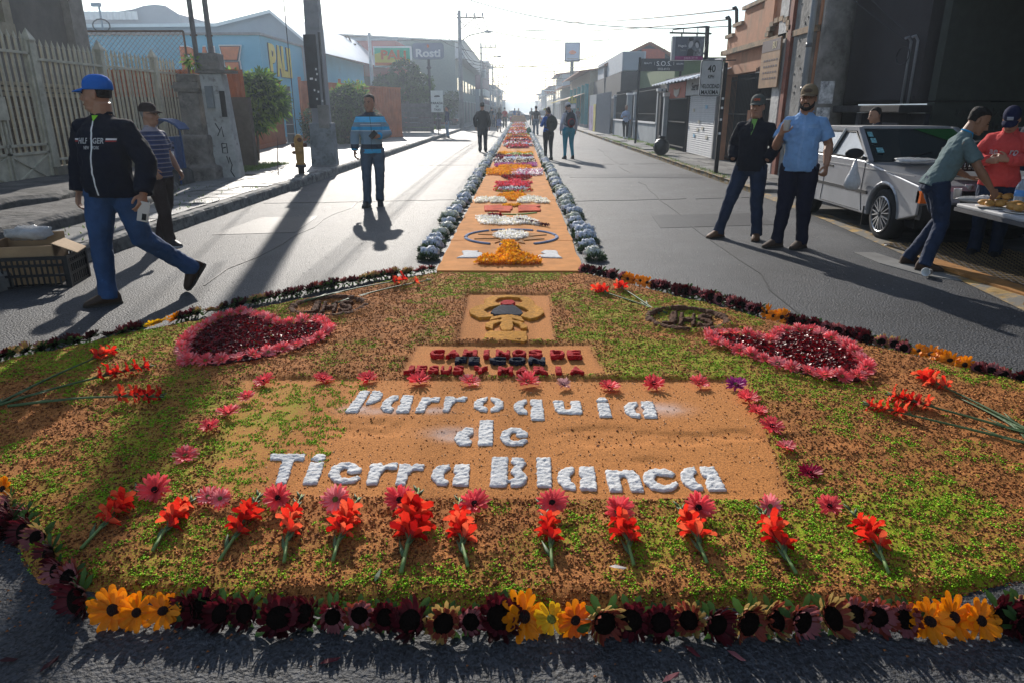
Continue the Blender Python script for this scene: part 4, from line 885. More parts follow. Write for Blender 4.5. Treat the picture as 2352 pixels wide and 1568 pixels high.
for x in (a.x - .05,): MB().tube([(x, Y + .1, .1), (x, Y + .1, c.z + .05)], .05, 6).build('post', m_iron, t)
MB().tube([(c.x - .1, Y + .1, .1), (c.x - .1, Y + .1, c.z)], .05, 6).build('post', m_iron, t)
t = thing('barber_salon_sign', 'grey salon box sign with embracing couple print and magenta foot strip', 'sign'); Y = 24.0
a, c = AY(1549, 139, Y), AY(1619, 84, Y); w_, h_ = c.x - a.x, c.z - a.z
MB().bx(a.x, c.x, Y, Y + .2, a.z, c.z).build('box', M('sign_grey_blue', (.085, .10, .13), .45, var=.15), t)
MB().bx(a.x - .1, a.x, Y + .0, Y + .22, a.z, c.z).build('side', M('side_grey', (.25, .27, .3), .5), t)
MB().bx(a.x + .01, c.x - .01, Y - .012, Y - .004, a.z + .01, a.z + h_ * .17).build('magenta_strip', M('magenta', (.22, .03, .13), .5), t)
MB().bx(a.x + w_ * .42, c.x - .03, Y - .01, Y - .004, a.z + h_ * .18, c.z - .03).build('photo_field', M('photo_grey', (.14, .15, .17), .5, var=.5, scale=5), t)
def flat(name, pts, m, dy):
    return MB().prism([(a.x + w_ * x, a.z + h_ * z) for x, z in pts], Y - dy - .004, Y - dy, axis='y').build(name, m, t)
m_skinp, m_hairp = M('print_pale', (.42, .42, .43), .6, var=.2), M('print_dark', (.03, .03, .035), .6)
def oval(cx, cz, rx, rz, n=14, rot=0): return [(cx + rx * math.cos(q) * math.cos(rot) - rz * math.sin(q) * math.sin(rot), cz + rx * math.cos(q) * math.sin(rot) + rz * math.sin(q) * math.cos(rot)) for q in [2 * math.pi * i / n for i in range(n)]]
flat('printed_jacket', [(.42, .18), (.44, .45), (.56, .5), (.68, .36), (.66, .18)], m_hairp, .014); flat('printed_face', oval(.53, .66, .075, .15, rot=-.2), m_skinp, .019); flat('printed_hair', [(.44, .82), (.46, .94), (.60, .96), (.62, .84), (.53, .8)], m_hairp, .024)
flat('printed_gown', [(.64, .18), (.66, .42), (.85, .5), (.93, .3), (.9, .18)], M('print_mid', (.2, .2, .21), .6, var=.6, scale=12), .016); flat('printed_hair', oval(.76, .66, .09, .17, rot=.2), m_hairp, .02); flat('printed_face', oval(.75, .62, .06, .125, rot=.2), m_skinp, .025); flat('printed_hand', oval(.86, .42, .025, .07), m_skinp, .025)
for s_, xf, zf, hf, mm in (("Hugo's", .235, .59, .13, m_lwh), ('Salon', .27, .42, .085, M('sil', (.25,) * 3)), ('8469-3719', .56, .085, .1, M('pinkish', (.5, .3, .4), .6))):
    b = MB(); add_text(b, s_, (a.x + w_ * xf, Y - .03, a.z + h_ * zf), (1, 0, 0), (0, 0, 1), 1, .008, 0, height=h_ * hf); b.build('lettering', mm, t)
p0, p1 = AY(1627, 132, Y), AY(1627, 60, Y)
MB().tube([(p0.x, Y + .1, 2.0), (p1.x, Y + .1, p1.z)], .07, 8).beam(AY(1538, 76, Y), AY(1634, 78, Y), .05).tube([AY(1545, 76, Y), AY(1545, 69, Y), AY(1625, 61, Y)], .02, 5).tube([AY(1570, 67, Y), AY(1570, 76, Y)], .015, 4).tube([AY(1603, 64, Y), AY(1603, 76, Y)], .015, 4).beam(AY(1566, 76, Y), AY(1566, 84, Y), .04).beam(AY(1601, 76, Y), AY(1601, 84, Y), .04).beam(AY(1617, 126, Y), AY(1627, 98, Y), .05).build('frame', m_iron, t)
# speed limit sign on its post
t = thing('speed_limit_sign', 'white speed limit sign with black letters on a dark kerbside post', 'sign', (4.62, 16.3, 0))
a, c = AY(1604, 222, 16.3), AY(1661, 138, 16.3); w_, h_ = c.x - a.x, c.z - a.z; cx = (a.x + c.x) / 2 - 4.62
MB().box((-.05, .05, 1.25), (.09, .05, 2.5)).build('post', m_iron, t)
def rrect(w, h, r, n=5):
    return [(sx * (w / 2 - r) + r * math.cos(R(s0 + 90 * k / n)), sz * (h / 2 - r) + r * math.sin(R(s0 + 90 * k / n))) for sx, sz, s0 in ((1, 1, 0), (-1, 1, 90), (-1, -1, 180), (1, -1, 270)) for k in range(n + 1)]
cz = (a.z + c.z) / 2
MB().prism([(cx + x, cz + z) for x, z in rrect(w_, h_, .05)], -.012, .012, axis='y').build('panel', M('sign_face', (.52, .53, .53), .5, var=.12, scale=5), t)
MB().prism([(cx + x, cz + z) for x, z in rrect(w_ * .95, h_ * .97, .04)], -.016, -.0125, axis='y').build('black_border', m_black, t)
MB().prism([(cx + x, cz + z) for x, z in rrect(w_ * .91, h_ * .94, .035)], -.020, -.0165, axis='y').build('inner_face', M('sign_face', (.5,) * 3), t)
for s_, zf, hf, wf in (('40', .26, .2, .36), ('KPH', .04, .1, .28), ('VELOCIDAD', -.22, .12, .84), ('MAXIMA', -.385, .12, .8)):
    b = MB(); add_text(b, s_, (cx, -.024, cz + h_ * zf), (1, 0, 0), (0, 0, 1), 1, .004, .015, width=w_ * wf, height=h_ * hf); b.build('lettering', m_black, t)
for z in (1.0, 1.3, 1.55, 1.75): MB().box((-.05, .022, z), (.05, .006, .05)).build('sticker', m_lwh, t)
# yellow school crossing signs
for (x0, x1, y0, y1, Y, lab) in ((1305, 1324, 246, 221, 60, 'yellow pentagon school crossing sign with white plate'), (1247, 1258, 264, 248, 95, 'small far yellow pentagon crossing sign')):
    t = thing('crossing_sign', lab, 'sign'); a, c = AY(x0, y0 - 8, Y), AY(x1, y1, Y); w_, h_ = c.x - a.x, c.z - a.z; cx = (a.x + c.x) / 2
    MB().prism([(a.x, a.z), (c.x, a.z), (c.x, a.z + h_ * .6), (cx, c.z), (a.x, a.z + h_ * .6)], Y, Y + .03, axis='y').build('panel', M('sign_yellow', (.55, .50, .03), .5, var=.05), t)
    MB().tube([(cx, Y + .05, .1), (cx, Y + .05, c.z - .1)], .03, 6).build('post', m_pole, t)
    b = MB()
    for dx, s_ in ((-.14, .85), (.12, 1.0)):
        k = w_ * s_; b.ell((cx + dx, Y - .02, a.z + h_ * .1 + k * .55), (k * .06, .01, k * .06), 6, 4); b.beam((cx + dx, Y - .02, a.z + h_ * .1 + k * .28), (cx + dx, Y - .02, a.z + h_ * .1 + k * .5), k * .12, .01).beam((cx + dx, Y - .02, a.z + h_ * .1 + k * .28), (cx + dx - k * .1, Y - .02, a.z + h_ * .1), k * .05, .01).beam((cx + dx, Y - .02, a.z + h_ * .1 + k * .28), (cx + dx + k * .1, Y - .02, a.z + h_ * .1), k * .05, .01)
    b.build('walker_symbol', m_black, t); MB().bx(a.x + .05, c.x - .05, Y, Y + .03, a.z - .4, a.z - .08).build('plate', m_lwh, t)
# tall blue-white hoarding
t = thing('tall_hoarding', 'tall pale blue billboard with small red emblem on one pole', 'billboard'); Y = 90
a, c = AY(1297, 142, Y), AY(1333, 98, Y); cx = (a.x + c.x) / 2
MB().bx(a.x, c.x, Y, Y + .5, a.z, c.z).build('frame', M('board_rim', (.16, .17, .22), .5), t); MB().bx(a.x + .12, c.x - .12, Y - .05, Y, a.z + .12, c.z - .12).build('board', M('pale_blue_board', (.28, .36, .50), .5, var=.05), t)
MB().tube([(cx, Y + .25, 0), (cx, Y + .25, a.z)], .22, 8).build('pole', m_iron, t)
b = MB()
for q in range(7): aa = R(20 + 23 * q); b.ell((cx + .32 * math.cos(aa), Y - .08, c.z - 1.25 + .28 * math.sin(aa)), (.16, .03, .1), 8, 5)
b.box((cx, Y - .08, c.z - 1.2), (.5, .04, .3)); b.build('emblem', m_lor, t)
for k in range(2): MB().bx(cx - .7, cx + .7, Y - .07, Y - .05, c.z - 1.9 - .3 * k, c.z - 1.8 - .3 * k).build('text_line', M('sil', (.25,) * 3), t)
for i, (u, v0, v1, Y) in enumerate(((1692, 60, 18, 21.4), (1676, 85, 40, 21.5))):
    o = MB().tube([AY(u, v0, Y), AY(u, v1 + 6, Y), AY(u - 3, v1, Y), AY(u - 9, v1 + 3, Y)], .05, 7).build('service_mast', m_iron, None, True); tag(o, ['tall black service mast above the stepped parapet', 'short black service mast at the parapet end'][i], 'pipe')
# ================================================================ PEOPLE
m_skin = M('skin', (.36, .19, .12), .5, var=.08, scale=14, bump=.1, bscale=90, sss=.05)
m_skin2 = M('skin_dark', (.27, .14, .085), .5, var=.08, scale=14, bump=.1, bscale=90, sss=.05)
m_hair = M('black_hair', (.010, .008, .007), .8, var=.3, scale=60, bump=.6, bscale=120)
m_hairb = M('brown_hair', (.05, .03, .018), .55, var=.3, scale=60, bump=.5, bscale=120)
def cloth(name, col, var=.12, rough=.85): return M(name, col, rough, var=var, scale=7, bump=.35, bscale=26, bdist=.014, spec=.12)
def denim(name, col): return M(name, col, .85, var=.22, scale=5, bump=.4, bscale=22, bdist=.012, stain=(tuple(c * 1.9 + .01 for c in col), 3.2, .60))
m_boot = M('brown_boot', (.045, .025, .014), .6, var=.3, bump=.4)
m_shoe = M('black_shoe', (.015, .015, .017), .5, var=.2)
m_eye, m_lip = M('eye_dark', (.01, .008, .007), .25, var=0), M('lip', (.17, .06, .045), .5, var=0)
def hand(mb, wr, d, side, up, curl=.5, s=1.0, detail=True):
    """palm and five fingers from the wrist along d; side = towards the thumb; up = back of the hand"""
    d, side, up = Vector(d).normalized(), Vector(side).normalized(), Vector(up).normalized(); wr = Vector(wr)
    side = (side - d * side.dot(d)).normalized(); up = d.cross(side) if d.cross(side).dot(up) > 0 else -d.cross(side)
    k = 10; rs = []
    for t, w, h in ((-.02, .026, .022), (.0, .028, .02), (.03, .038, .018), (.065, .043, .017), (.092, .041, .013)):
        c = wr + d * t * s; rs.append([c + side * math.cos(2 * math.pi * j / k) * w * s + up * math.sin(2 * math.pi * j / k) * h * s for j in range(k)])
    mb.rings(rs)
    if not detail:
        c = wr + d * .1 * s; mb.tube([wr + d * .07 * s, c + d * .02 * s, c + d * .05 * s - up * .03 * curl], [(.036 * s, .014 * s), (.034 * s, .013 * s), (.024 * s, .01 * s)], 8, up=up); return
    for i, (o, L) in enumerate(((.031, .078), (.0105, .086), (-.0105, .080), (-.031, .063))):
        p = wr + side * o * s + d * .075 * s; dd = (d + side * o * 1.6).normalized(); pts = [p]; a = 0.12
        for f in (.22, .42, .32, .26):
            q = pts[-1] + (dd * math.cos(a) - up * math.sin(a)) * L * f * s; pts.append(q); a += curl * 1.15
        mb.tube(pts, [.0098 * s, .0098 * s, .0092 * s, .0085 * s, .0065 * s], 7)
    p = wr + side * .022 * s + d * .02 * s; t1 = p + (side * .75 + d * .65 - up * .25) * .045 * s; t2 = t1 + (side * .25 + d * .95 - up * .45 * (0.4 + curl)) * .032 * s
    mb.tube([p, t1, t2, t2 + (d - up * .5 * curl) * .02 * s], [.014 * s, .0125 * s, .011 * s, .008 * s], 7)
def person(label, loc, heading, h=1.72, pose={}, top='shirt', topm=None, sleeve='short', legm=None, shoem=None, skin=None, fat=0.0, female=False, hair='short', hairm=None,
           cap=None, lvl=2, extras=None, bottom='trousers', group=None, beard=False, headz=0.0):
    """heading: the way the person faces, degrees anticlockwise from +Y"""
    s = h / 1.75; sk = skin or m_skin; hairm = hairm or m_hair
    root = thing('person', label, 'person', loc, R(heading), group, s)
    P = dict(hipR=(.095, 0, .92), hipL=(-.095, 0, .92), kneeR=(.105, .02, .50), kneeL=(-.105, .02, .50), ankR=(.11, -.02, .09), ankL=(-.11, -.02, .09),
             elbR=(.235, -.03, 1.12), elbL=(-.235, -.03, 1.12), wriR=(.245, .06, .88), wriL=(-.245, .06, .88), footR=(6, 0), footL=(-6, 0), lean=0, side=0, headyaw=0, headpitch=0, curl=.5, twist=0)
    P.update(pose); V_ = lambda k: Vector(P[k])
    T = Matrix.Translation((0, 0, .95)) @ Matrix.Rotation(R(P['twist']), 4, 'Z') @ Matrix.Rotation(-R(P['lean']), 4, 'X') @ Matrix.Rotation(R(P['side']), 4, 'Y') @ Matrix.Translation((0, 0, -.95))
    vox = {3: .0052, 2: .0085, 1: .018}[lvl]; near = lvl >= 2
    def up(p): return T @ Vector(p)
    w = .93 if female else 1.0
    # ---- body: one continuous skin surface
    b = MB(); HT = T @ Matrix.Translation((0, .0, 1.50 + headz)) @ Matrix.Rotation(R(P['headyaw']), 4, 'Z') @ Matrix.Rotation(-R(P['headpitch']), 4, 'X') @ Matrix.Translation((0, 0, -1.50))
    def hp(x, y, z): return HT @ Vector((x, y, z))
    def ringat(z, rx, ry, y0, n=16, f=hp, sq=1.0): return [f(rx * math.cos(t) * abs(math.cos(t)) ** (sq - 1) if sq != 1 else rx * math.cos(t), y0 + ry * math.sin(t), z) for t in [2 * math.pi * j / n for j in range(n)]]
    rs = [(1.505, .030, .030, .060), (1.515, .046, .052, .040), (1.535, .056, .072, .028), (1.56, .065, .085, .016), (1.59, .070, .092, .010), (1.62, .073, .096, .004), (1.65, .075, .098, .0), (1.68, .075, .098, -.004), (1.71, .070, .090, -.008), (1.735, .055, .070, -.010), (1.75, .030, .038, -.012)]
    b.rings([ringat(z, rx, ry, y0 + .008) for z, rx, ry, y0 in rs])
    b.tube([hp(0, -.012, 1.57), T @ Vector((0, -.012, 1.47)), T @ Vector((0, -.01, 1.40))], [.054 * (1 + fat * .35), .058 * (1 + fat * .4), .08], 12)
    b.tube([hp(0, .100, 1.645), hp(0, .118, 1.61), hp(0, .131, 1.592), hp(0, .108, 1.578)], [.008, .012, .0165, .010], 8)
    b.tube([hp(-.045, .092, 1.652), hp(0, .104, 1.650), hp(.045, .092, 1.652)], [.008, .010, .008], 6)
    b.ell(hp(0, .095, 1.522), (.022, .016, .016), 8, 6); b.ell(hp(.045, .062, 1.585), (.024, .028, .028), 8, 6); b.ell(hp(-.045, .062, 1.585), (.024, .028, .028), 8, 6)
    b.ell(hp(0, .102, 1.550), (.026, .012, .010), 8, 6)
    HR = HT.to_3x3()
    for sx in (-1, 1): b.ell(hp(sx * .077, -.004, 1.612), (.010, .020, .032), 8, 6, rot=HR)
    if fat > .3: b.ell(hp(0, .045, 1.52), (.06, .055, .035), 10, 6, rot=HR)
    # inner torso and legs so that the body is whole
    def tring(z, rx, ry, y0=0, n=16, extra=0): return [up((math.copysign(abs(math.cos(t)) ** .85, math.cos(t)) * (rx + extra), y0 + math.copysign(abs(math.sin(t)) ** .9, math.sin(t)) * (ry + extra), z)) for t in [2 * math.pi * j / n for j in range(n)]]
    b.rings([tring(z, rx, ry) for z, rx, ry in ((.92, .11, .08), (1.1, .10, .075), (1.3, .12, .08), (1.40, .12, .07), (1.46, .06, .05))])
    arms = {}
    for sd, sx in (('R', 1), ('L', -1)):
        sh = up((sx * .160 * w * (1 + fat * .09), -.01, 1.372)); el, wr = up(P['elb' + sd]), up(P['wri' + sd])
        if P.get('abs' + sd): el, wr = Vector(P['elb' + sd]), Vector(P['wri' + sd])
        arms[sd] = (sh, el, wr); af = 1 + fat * .25
        b.tube([up((sx * .07, -.01, 1.385)), sh, sh.lerp(el, .35), sh.lerp(el, .7), el, el.lerp(wr, .3), el.lerp(wr, .7), wr], [.04, .050 * w * af, .050 * w * af, .043 * w * af, .040 * w * af, .043 * w * af, .033 * w * af, .025 * w * af], 12)
        d = wr - el; inward = T.to_3x3() @ Vector((-sx, 0, 0)); thumb = Vector(P.get('thumb' + sd, T.to_3x3() @ Vector((-sx * .3, 1, 0))))
        back = Vector(P.get('back' + sd, T.to_3x3() @ Vector((sx, 0, .0))))
        if not P.get('hide' + sd): hand(b, wr, Vector(P.get('hd' + sd, d)), thumb, back, P.get('curl' + sd, P['curl']), 1.0, lvl >= 2)
        hip, kn, an = V_('hip' + sd), V_('knee' + sd), V_('ank' + sd)
        b.tube([hip + Vector((0, 0, .03)), kn, an, an + Vector((0, 0, -.02))], [.07, .048, .036, .034], 10)
    o = b.build('body', sk, root); remesh_later(o, vox, 2 if near else 1)
    # ---- face and hair
    if lvl >= 2:
        for sx in (-1, 1):
            e = MB().ell(hp(sx * .032, .1005, 1.632), (.013, .005, .005), 8, 6, rot=HR).build('eye', m_eye, root)
            MB().tube([hp(sx * .016, .106, 1.647), hp(sx * .034, .105, 1.653), hp(sx * .052, .094, 1.648)], [.004, .005, .003], 5).build('eyebrow', hairm, root)
        MB().tube([hp(-.024, .107, 1.550), hp(0, .1135, 1.5535), hp(.024, .107, 1.550)], [.003, .0055, .003], 5).build('mouth', m_lip, root)
    if beard:
        bb = MB(); bb.tube([hp(-.066, .035, 1.59), hp(-.060, .062, 1.545), hp(-.034, .092, 1.520), hp(0, .104, 1.510), hp(.034, .092, 1.520), hp(.060, .062, 1.545), hp(.066, .035, 1.59)], [.012, .017, .02, .022, .02, .017, .012], 8)
        bb.tube([hp(-.034, .098, 1.545), hp(-.026, .108, 1.566), hp(0, .116, 1.570), hp(.026, .108, 1.566), hp(.034, .098, 1.545)], [.008, .007, .008, .007, .008], 6)
        o = bb.build('beard', hairm, root); remesh_later(o, .006, 1, .006, .02)
    if hair != 'none':
        hh = MB(); lo = {'short': 1.60, 'shaved': 1.62, 'bun': 1.55, 'long': 1.45}.get(hair, 1.6); th = .008 if hair != 'shaved' else .003
        rr = []
        for z, rx, ry, y0 in rs[3:]:
            k = (z - 1.56) / .19; cut = -.030 + .075 * max(0, min(1, (z - 1.64) / .06)); pts = []
            for j in range(20):
                t = 2 * math.pi * j / 20; yy = y0 + .008 + (ry + th) * math.sin(t); xx = (rx + th) * math.cos(t)
                if yy > cut: yy = cut + (yy - cut) * (1.0 if z > 1.695 else .15)
                pts.append(hp(xx, yy - .006, z + .006))
            if z >= lo - .02: rr.append(pts)
        rr.append(ringat(1.765, .02, .025, -.01, 20)); hh.rings(rr)
        if hair == 'long':
            hh.tube([hp(0, -.06, 1.66), hp(0, -.105, 1.58), up((0, -.12, 1.47)), up((0, -.13, 1.36))], [(.07, .05), (.085, .04), (.10, .035), (.07, .025)], 12)
        if hair == 'bun': hh.ell(hp(0, -.08, 1.56), (.06, .05, .06), 10, 8)
        o = hh.build('hair', hairm, root); remesh_later(o, max(.007, vox), 1, .010, .03)
    if cap:
        cm, bm = cap[0], cap[1]; c = MB(); rr = []
        for z, k in ((1.655, 1.0), (1.69, 1.0), (1.72, .93), (1.748, .74), (1.765, .45), (1.77, .12)): rr.append(ringat(z, .088 * k, .110 * k, -.006, 18))
        c.rings(rr); o = c.build('cap', cm, root); remesh_later(o, .007, 2)
        br = MB(); n = 10; vs = []
        for i in range(n + 1):
            a = math.pi * (i / n - .0); x = .078 * math.cos(a); y = .075 + .105 * math.sin(a) ** .8; z = 1.668 - .018 * math.sin(a) + .014 * (abs(math.cos(a)) * -1) + (cap[2] if len(cap) > 2 else 0) * math.sin(a)
            vs += [hp(x, y, z), hp(x, y, z - .008)]
        vs += [hp(.078, .06, 1.672), hp(.078, .06, 1.664), hp(-.078, .06, 1.672), hp(-.078, .06, 1.664)]
        m = 2 * (n + 1)
        cen = len(vs); vs += [hp(0, .07, 1.684), hp(0, .07, 1.674)]
        fs = []
        for i in range(n): fs += [(2 * i, 2 * i + 2, cen), (2 * i + 3, 2 * i + 1, cen + 1), (2 * i + 1, 2 * i + 3, 2 * i + 2, 2 * i)]
        br.add(vs, fs); br.build('cap_brim', bm, root, True)
    # ---- clothes
    fw = 1 + fat * .18; ex = {'shirt': .0, 'jacket': .014, 'hoodie': .018, 'tank': 0}.get(top, 0)
    c = MB(); z0 = .86 if top != 'crop' else .95; hipw = .17 if female else .158
    belly = fat * .065
    rr = [tring(z0, hipw * fw + .012, .118 * fw, belly * .35, 16, ex), tring(.95, hipw * fw + .004, .120 * fw, belly * .6, 16, ex), tring(1.05, .148 * w * fw * (1 + fat * .05), .112 * fw, belly, 16, ex), tring(1.16, .150 * w * fw, .112 * fw, belly * .8 + .003, 16, ex),
          tring(1.27, .172 * w * fw, .120, .008 + belly * .2, 16, ex), tring(1.36, .172 * w, .112, .004, 16, ex), tring(1.415, .140 * w, .088, -.004, 16, ex * .8), tring(1.455, .092 * w, .066, -.008, 16, ex * .5), tring(1.485, .066, .058, -.008, 16, ex * .4)]
    c.rings(rr)
    if female: c.ell(up((.07, .09, 1.27)), (.062, .055, .06), 10, 8); c.ell(up((-.07, .09, 1.27)), (.062, .055, .06), 10, 8)
    cuffs = []
    for sd in ('R', 'L'):
        sh, el, wr = arms[sd]; af = (1 + fat * .22) * w
        if sleeve == 'short': c.tube([up((.07 * (1 if sd == 'R' else -1), -.01, 1.405)), sh, sh.lerp(el, .2), sh.lerp(el, .45), sh.lerp(el, .72)], [.042, .054 * af + ex, .064 * af + ex, .069 * af + ex, .073 * af + ex], 14)
        elif sleeve == 'none': pass
        else:
            stop = {'long': .94, 'half': .45}[sleeve]
            pts = [up((.07 * (1 if sd == 'R' else -1), -.01, 1.405)), sh, sh.lerp(el, .5), el, el.lerp(wr, .5), el.lerp(wr, stop)]
            c.tube(pts, [.045 + ex, .064 * af + ex * .6, .062 * af + ex, .057 * af + ex, .052 * af + ex, .043 * af + ex], 14)
            cuffs.append((el.lerp(wr, stop - .06), el.lerp(wr, stop + .04), .041 * af + ex))
    name = {'hoodie': 'hoodie', 'jacket': 'jacket', 'tank': 'tank_top'}.get(top, 'shirt')
    tm = topm or cloth('plain_cloth', (.2, .2, .2)); so = c.build(name, tm, root); remesh_later(so, max(vox, .008), 3, {3: .030, 2: .026, 1: .02}[lvl], .085)
    if lvl >= 2:
        cb = MB()
        cm_ = up((0, -.006, 1.475)); n = 16; ring = [up((.066 * math.cos(2 * math.pi * j / n), -.008 + .060 * math.sin(2 * math.pi * j / n), 1.484 + (-.02 if math.sin(2 * math.pi * j / n) > .5 else .006))) for j in range(n + 1)]
        cb.tube(ring, .011 if top != 'hoodie' else .016, 6, cap=False); cb.build('collar', (extras or {}).get('collarm', tm), root, True)
        for a_, b2, r_ in cuffs: MB().tube([a_, b2], r_, 12).build('cuff', (extras or {}).get('cuffm', tm), root, True)
    # trousers
    if bottom in ('trousers', 'leggings'):
        t = MB(); lg = .0 if bottom == 'trousers' else -.012; tw = 1.05 if female else 1.0
        Pp = lambda z, rx, ry, y0=0: [Vector((rx * math.cos(q), y0 + ry * math.sin(q), z)) for q in [2 * math.pi * j / 16 for j in range(16)]]
        t.rings([Pp(1.00, .148 * fw, .108 * fw, belly * .3), Pp(.93, .165 * fw * tw, .120 * fw, 0), Pp(.86, .170 * fw * tw, .125 * fw, -.008), Pp(.80, .12, .09, -.005)])
        for sd in ('R', 'L'):
            hip, kn, an = V_('hip' + sd), V_('knee' + sd), V_('ank' + sd); dn = (an - kn).normalized()
            t.tube([hip + Vector((0, 0, .02)), hip.lerp(kn, .3), hip.lerp(kn, .65), kn, kn.lerp(an, .35), kn.lerp(an, .75), an + dn * .035], [.098 * fw * tw, .100 * fw * tw + lg * .3, .088 * fw + lg, .076 * fw + lg, .073 * (1 + fat * .08) + lg * 1.3, .068 + lg * 1.4, .074 + lg * 2.0], 14)
        o = t.build('trousers' if bottom == 'trousers' else 'leggings', legm, root); remesh_later(o, max(vox, .008), 3, .028 if bottom == 'trousers' else .006, .10)
    elif bottom in ('skirt', 'shorts'):
        t = MB(); Pp = lambda z, rx, ry, y0=0: [Vector((rx * math.cos(q), y0 + ry * math.sin(q), z)) for q in [2 * math.pi * j / 16 for j in range(16)]]
        t.rings([Pp(1.0, .15, .11), Pp(.9, .18, .13), Pp(.7, .17, .13), Pp(.45, .19, .14)]); o = t.build('skirt', legm, root); remesh_later(o, max(vox, .012), 2, .02, .1)
    for sd in ('R', 'L'):
        an = V_('ank' + sd); yw, pt = P['foot' + sd]; Mf = Matrix.Translation(an) @ Matrix.Rotation(R(-yw), 4, 'Z') @ Matrix.Rotation(-R(pt), 4, 'X')
        f = MB(); rr = []
        for y, wx, zt, zb in ((-.085, .026, -.02, -.085), (-.07, .038, .02, -.09), (-.02, .044, .055, -.09), (.03, .046, .035, -.09), (.08, .049, .0, -.09), (.13, .050, -.025, -.09), (.17, .040, -.045, -.088), (.19, .02, -.058, -.080)):
            k = 12; rr.append([Mf @ Vector((wx * math.cos(2 * math.pi * j / k), y, (zt + zb) / 2 + (zt - zb) / 2 * math.copysign(abs(math.sin(2 * math.pi * j / k)) ** .7, math.sin(2 * math.pi * j / k)))) for j in range(k)])
        f.rings(rr); o = f.build('shoe', shoem or m_shoe, root, True)
        if lvl >= 2:
            q = MB(); out = [(-.044, -.07), (-.03, -.09), (.03, -.09), (.044, -.07), (.046, .03), (.053, .12), (.038, .178), (0, .196), (-.038, .178), (-.053, .12), (-.046, .03)]
            n = len(out); q.add([Mf @ Vector((x, y, z)) for z in (-.093, -.072) for x, y in out], [tuple(range(n - 1, -1, -1)), tuple(range(n, 2 * n))] + [(i, (i + 1) % n, n + (i + 1) % n, n + i) for i in range(n)])
            q.build('sole', (extras or {}).get('solem', M('dark_sole', (.03, .025, .02), .8)), o)
    return dict(root=root, torso=so, T=T, HT=HT, arms=arms, up=up, hp=hp)
def stick(pr, name, build, m, x0=0, dirv=(0, -1, 0), off=.003, smooth=False, col=None):
    """lay a thin drawn shape (in the person's frame, given in front of the chest) onto the cloth"""
    me = pr['torso'].data; T = pr['T']; bv = BVHTree.FromPolygons([v.co for v in me.vertices], [tuple(p.vertices) for p in me.polygons])
    b = MB(); build(b); D = (T.to_3x3() @ Vector(dirv)).normalized(); vs = []
    for v in b.v:
        q = T @ Vector(v); hit = bv.ray_cast(q, D, 1.0); hp_ = hit[0]
        vs.append(hp_ - D * off if hp_ is not None else q + D * .2)
    me2 = bpy.data.meshes.new(name); me2.from_pydata(vs, [], b.f); me2.materials.append(m); o = bpy.data.objects.new(name, me2); COL.objects.link(o); o.parent = pr['root']; return o
def heading(dx, dy): return math.degrees(math.atan2(-dx, dy))

PEOPLE = {}
# the walker in navy zip hoodie
navy = cloth('navy_fleece', (.008, .010, .020)); jean = denim('blue_denim', (.022, .060, .15)); jean2 = denim('dark_denim', (.013, .026, .062)); jean3 = denim('mid_denim', (.055, .095, .15))
capb = cloth('royal_blue_cap', (.015, .13, .50), .08)
A = person('man in bright blue cap and navy zip hoodie striding along holding a phone', (-3.2, 5.45, 0), heading(-.12, -1), 1.74, dict(
    hipR=(.09, .03, .92), hipL=(-.09, 0, .92), kneeR=(.12, .10, .50), ankR=(.12, .12, .09), kneeL=(-.14, -.05, .52), ankL=(-.30, -.40, .21), footR=(48, 0), footL=(30, 48),
    elbR=(.30, -.07, 1.13), wriR=(.32, -.02, .89), elbL=(-.30, -.03, 1.12), wriL=(-.31, .08, .89), headyaw=-78, twist=0, curl=.45, lean=-2), 'hoodie', navy, 'long', jean, m_boot, fat=.75, cap=(capb, capb), lvl=3,
    extras=dict(cuffm=navy))
PEOPLE['A'] = A
sp = cloth('striped_polo', (.03, .04, .09))
zb = []
for k in range(14): zb += [(.84 + k * .055, (.035, .045, .11)), (.84 + k * .055 + .034, (.30, .27, .30)), (.84 + k * .055 + .042, (.05, .07, .17))]
sp = zbands('striped_polo_bands', zb[:32])
B = person('older man in dark cap, glasses and striped blue polo walking behind the hoodie man', (-4.12, 7.95, 0), heading(.96, -.25), 1.57, dict(kneeR=(.10, .08, .50), ankR=(.1, .10, .09), kneeL=(-.1, -.04, .5), ankL=(-.1, -.20, .10), elbR=(.262, -.02, 1.16), wriR=(.275, .16, .98), elbL=(-.28, -.05, 1.15), wriL=(-.28, .08, .93), headyaw=5), 'shirt', sp, 'short',
           cloth('brown_trousers', (.035, .022, .02)), m_shoe, fat=.5, cap=(cloth('brown_black_cap', (.035, .022, .02)), cloth('tan_brim', (.07, .04, .03))), lvl=2, hairm=M('grey_hair', (.2, .2, .2), .6), extras=dict(solem=M('white_sole', (.5, .5, .5), .6)))
gl = MB(); 
for sx in (-1, 1): gl.tube([B['hp'](sx * .033 + .022 * math.cos(a), .116, 1.632 + .017 * math.sin(a)) for a in [k * math.pi / 5 for k in range(11)]], .0025, 4); gl.tube([B['hp'](sx * .056, .112, 1.635), B['hp'](sx * .078, .02, 1.63)], .0025, 4)
gl.build('glasses', m_black, B['root'])
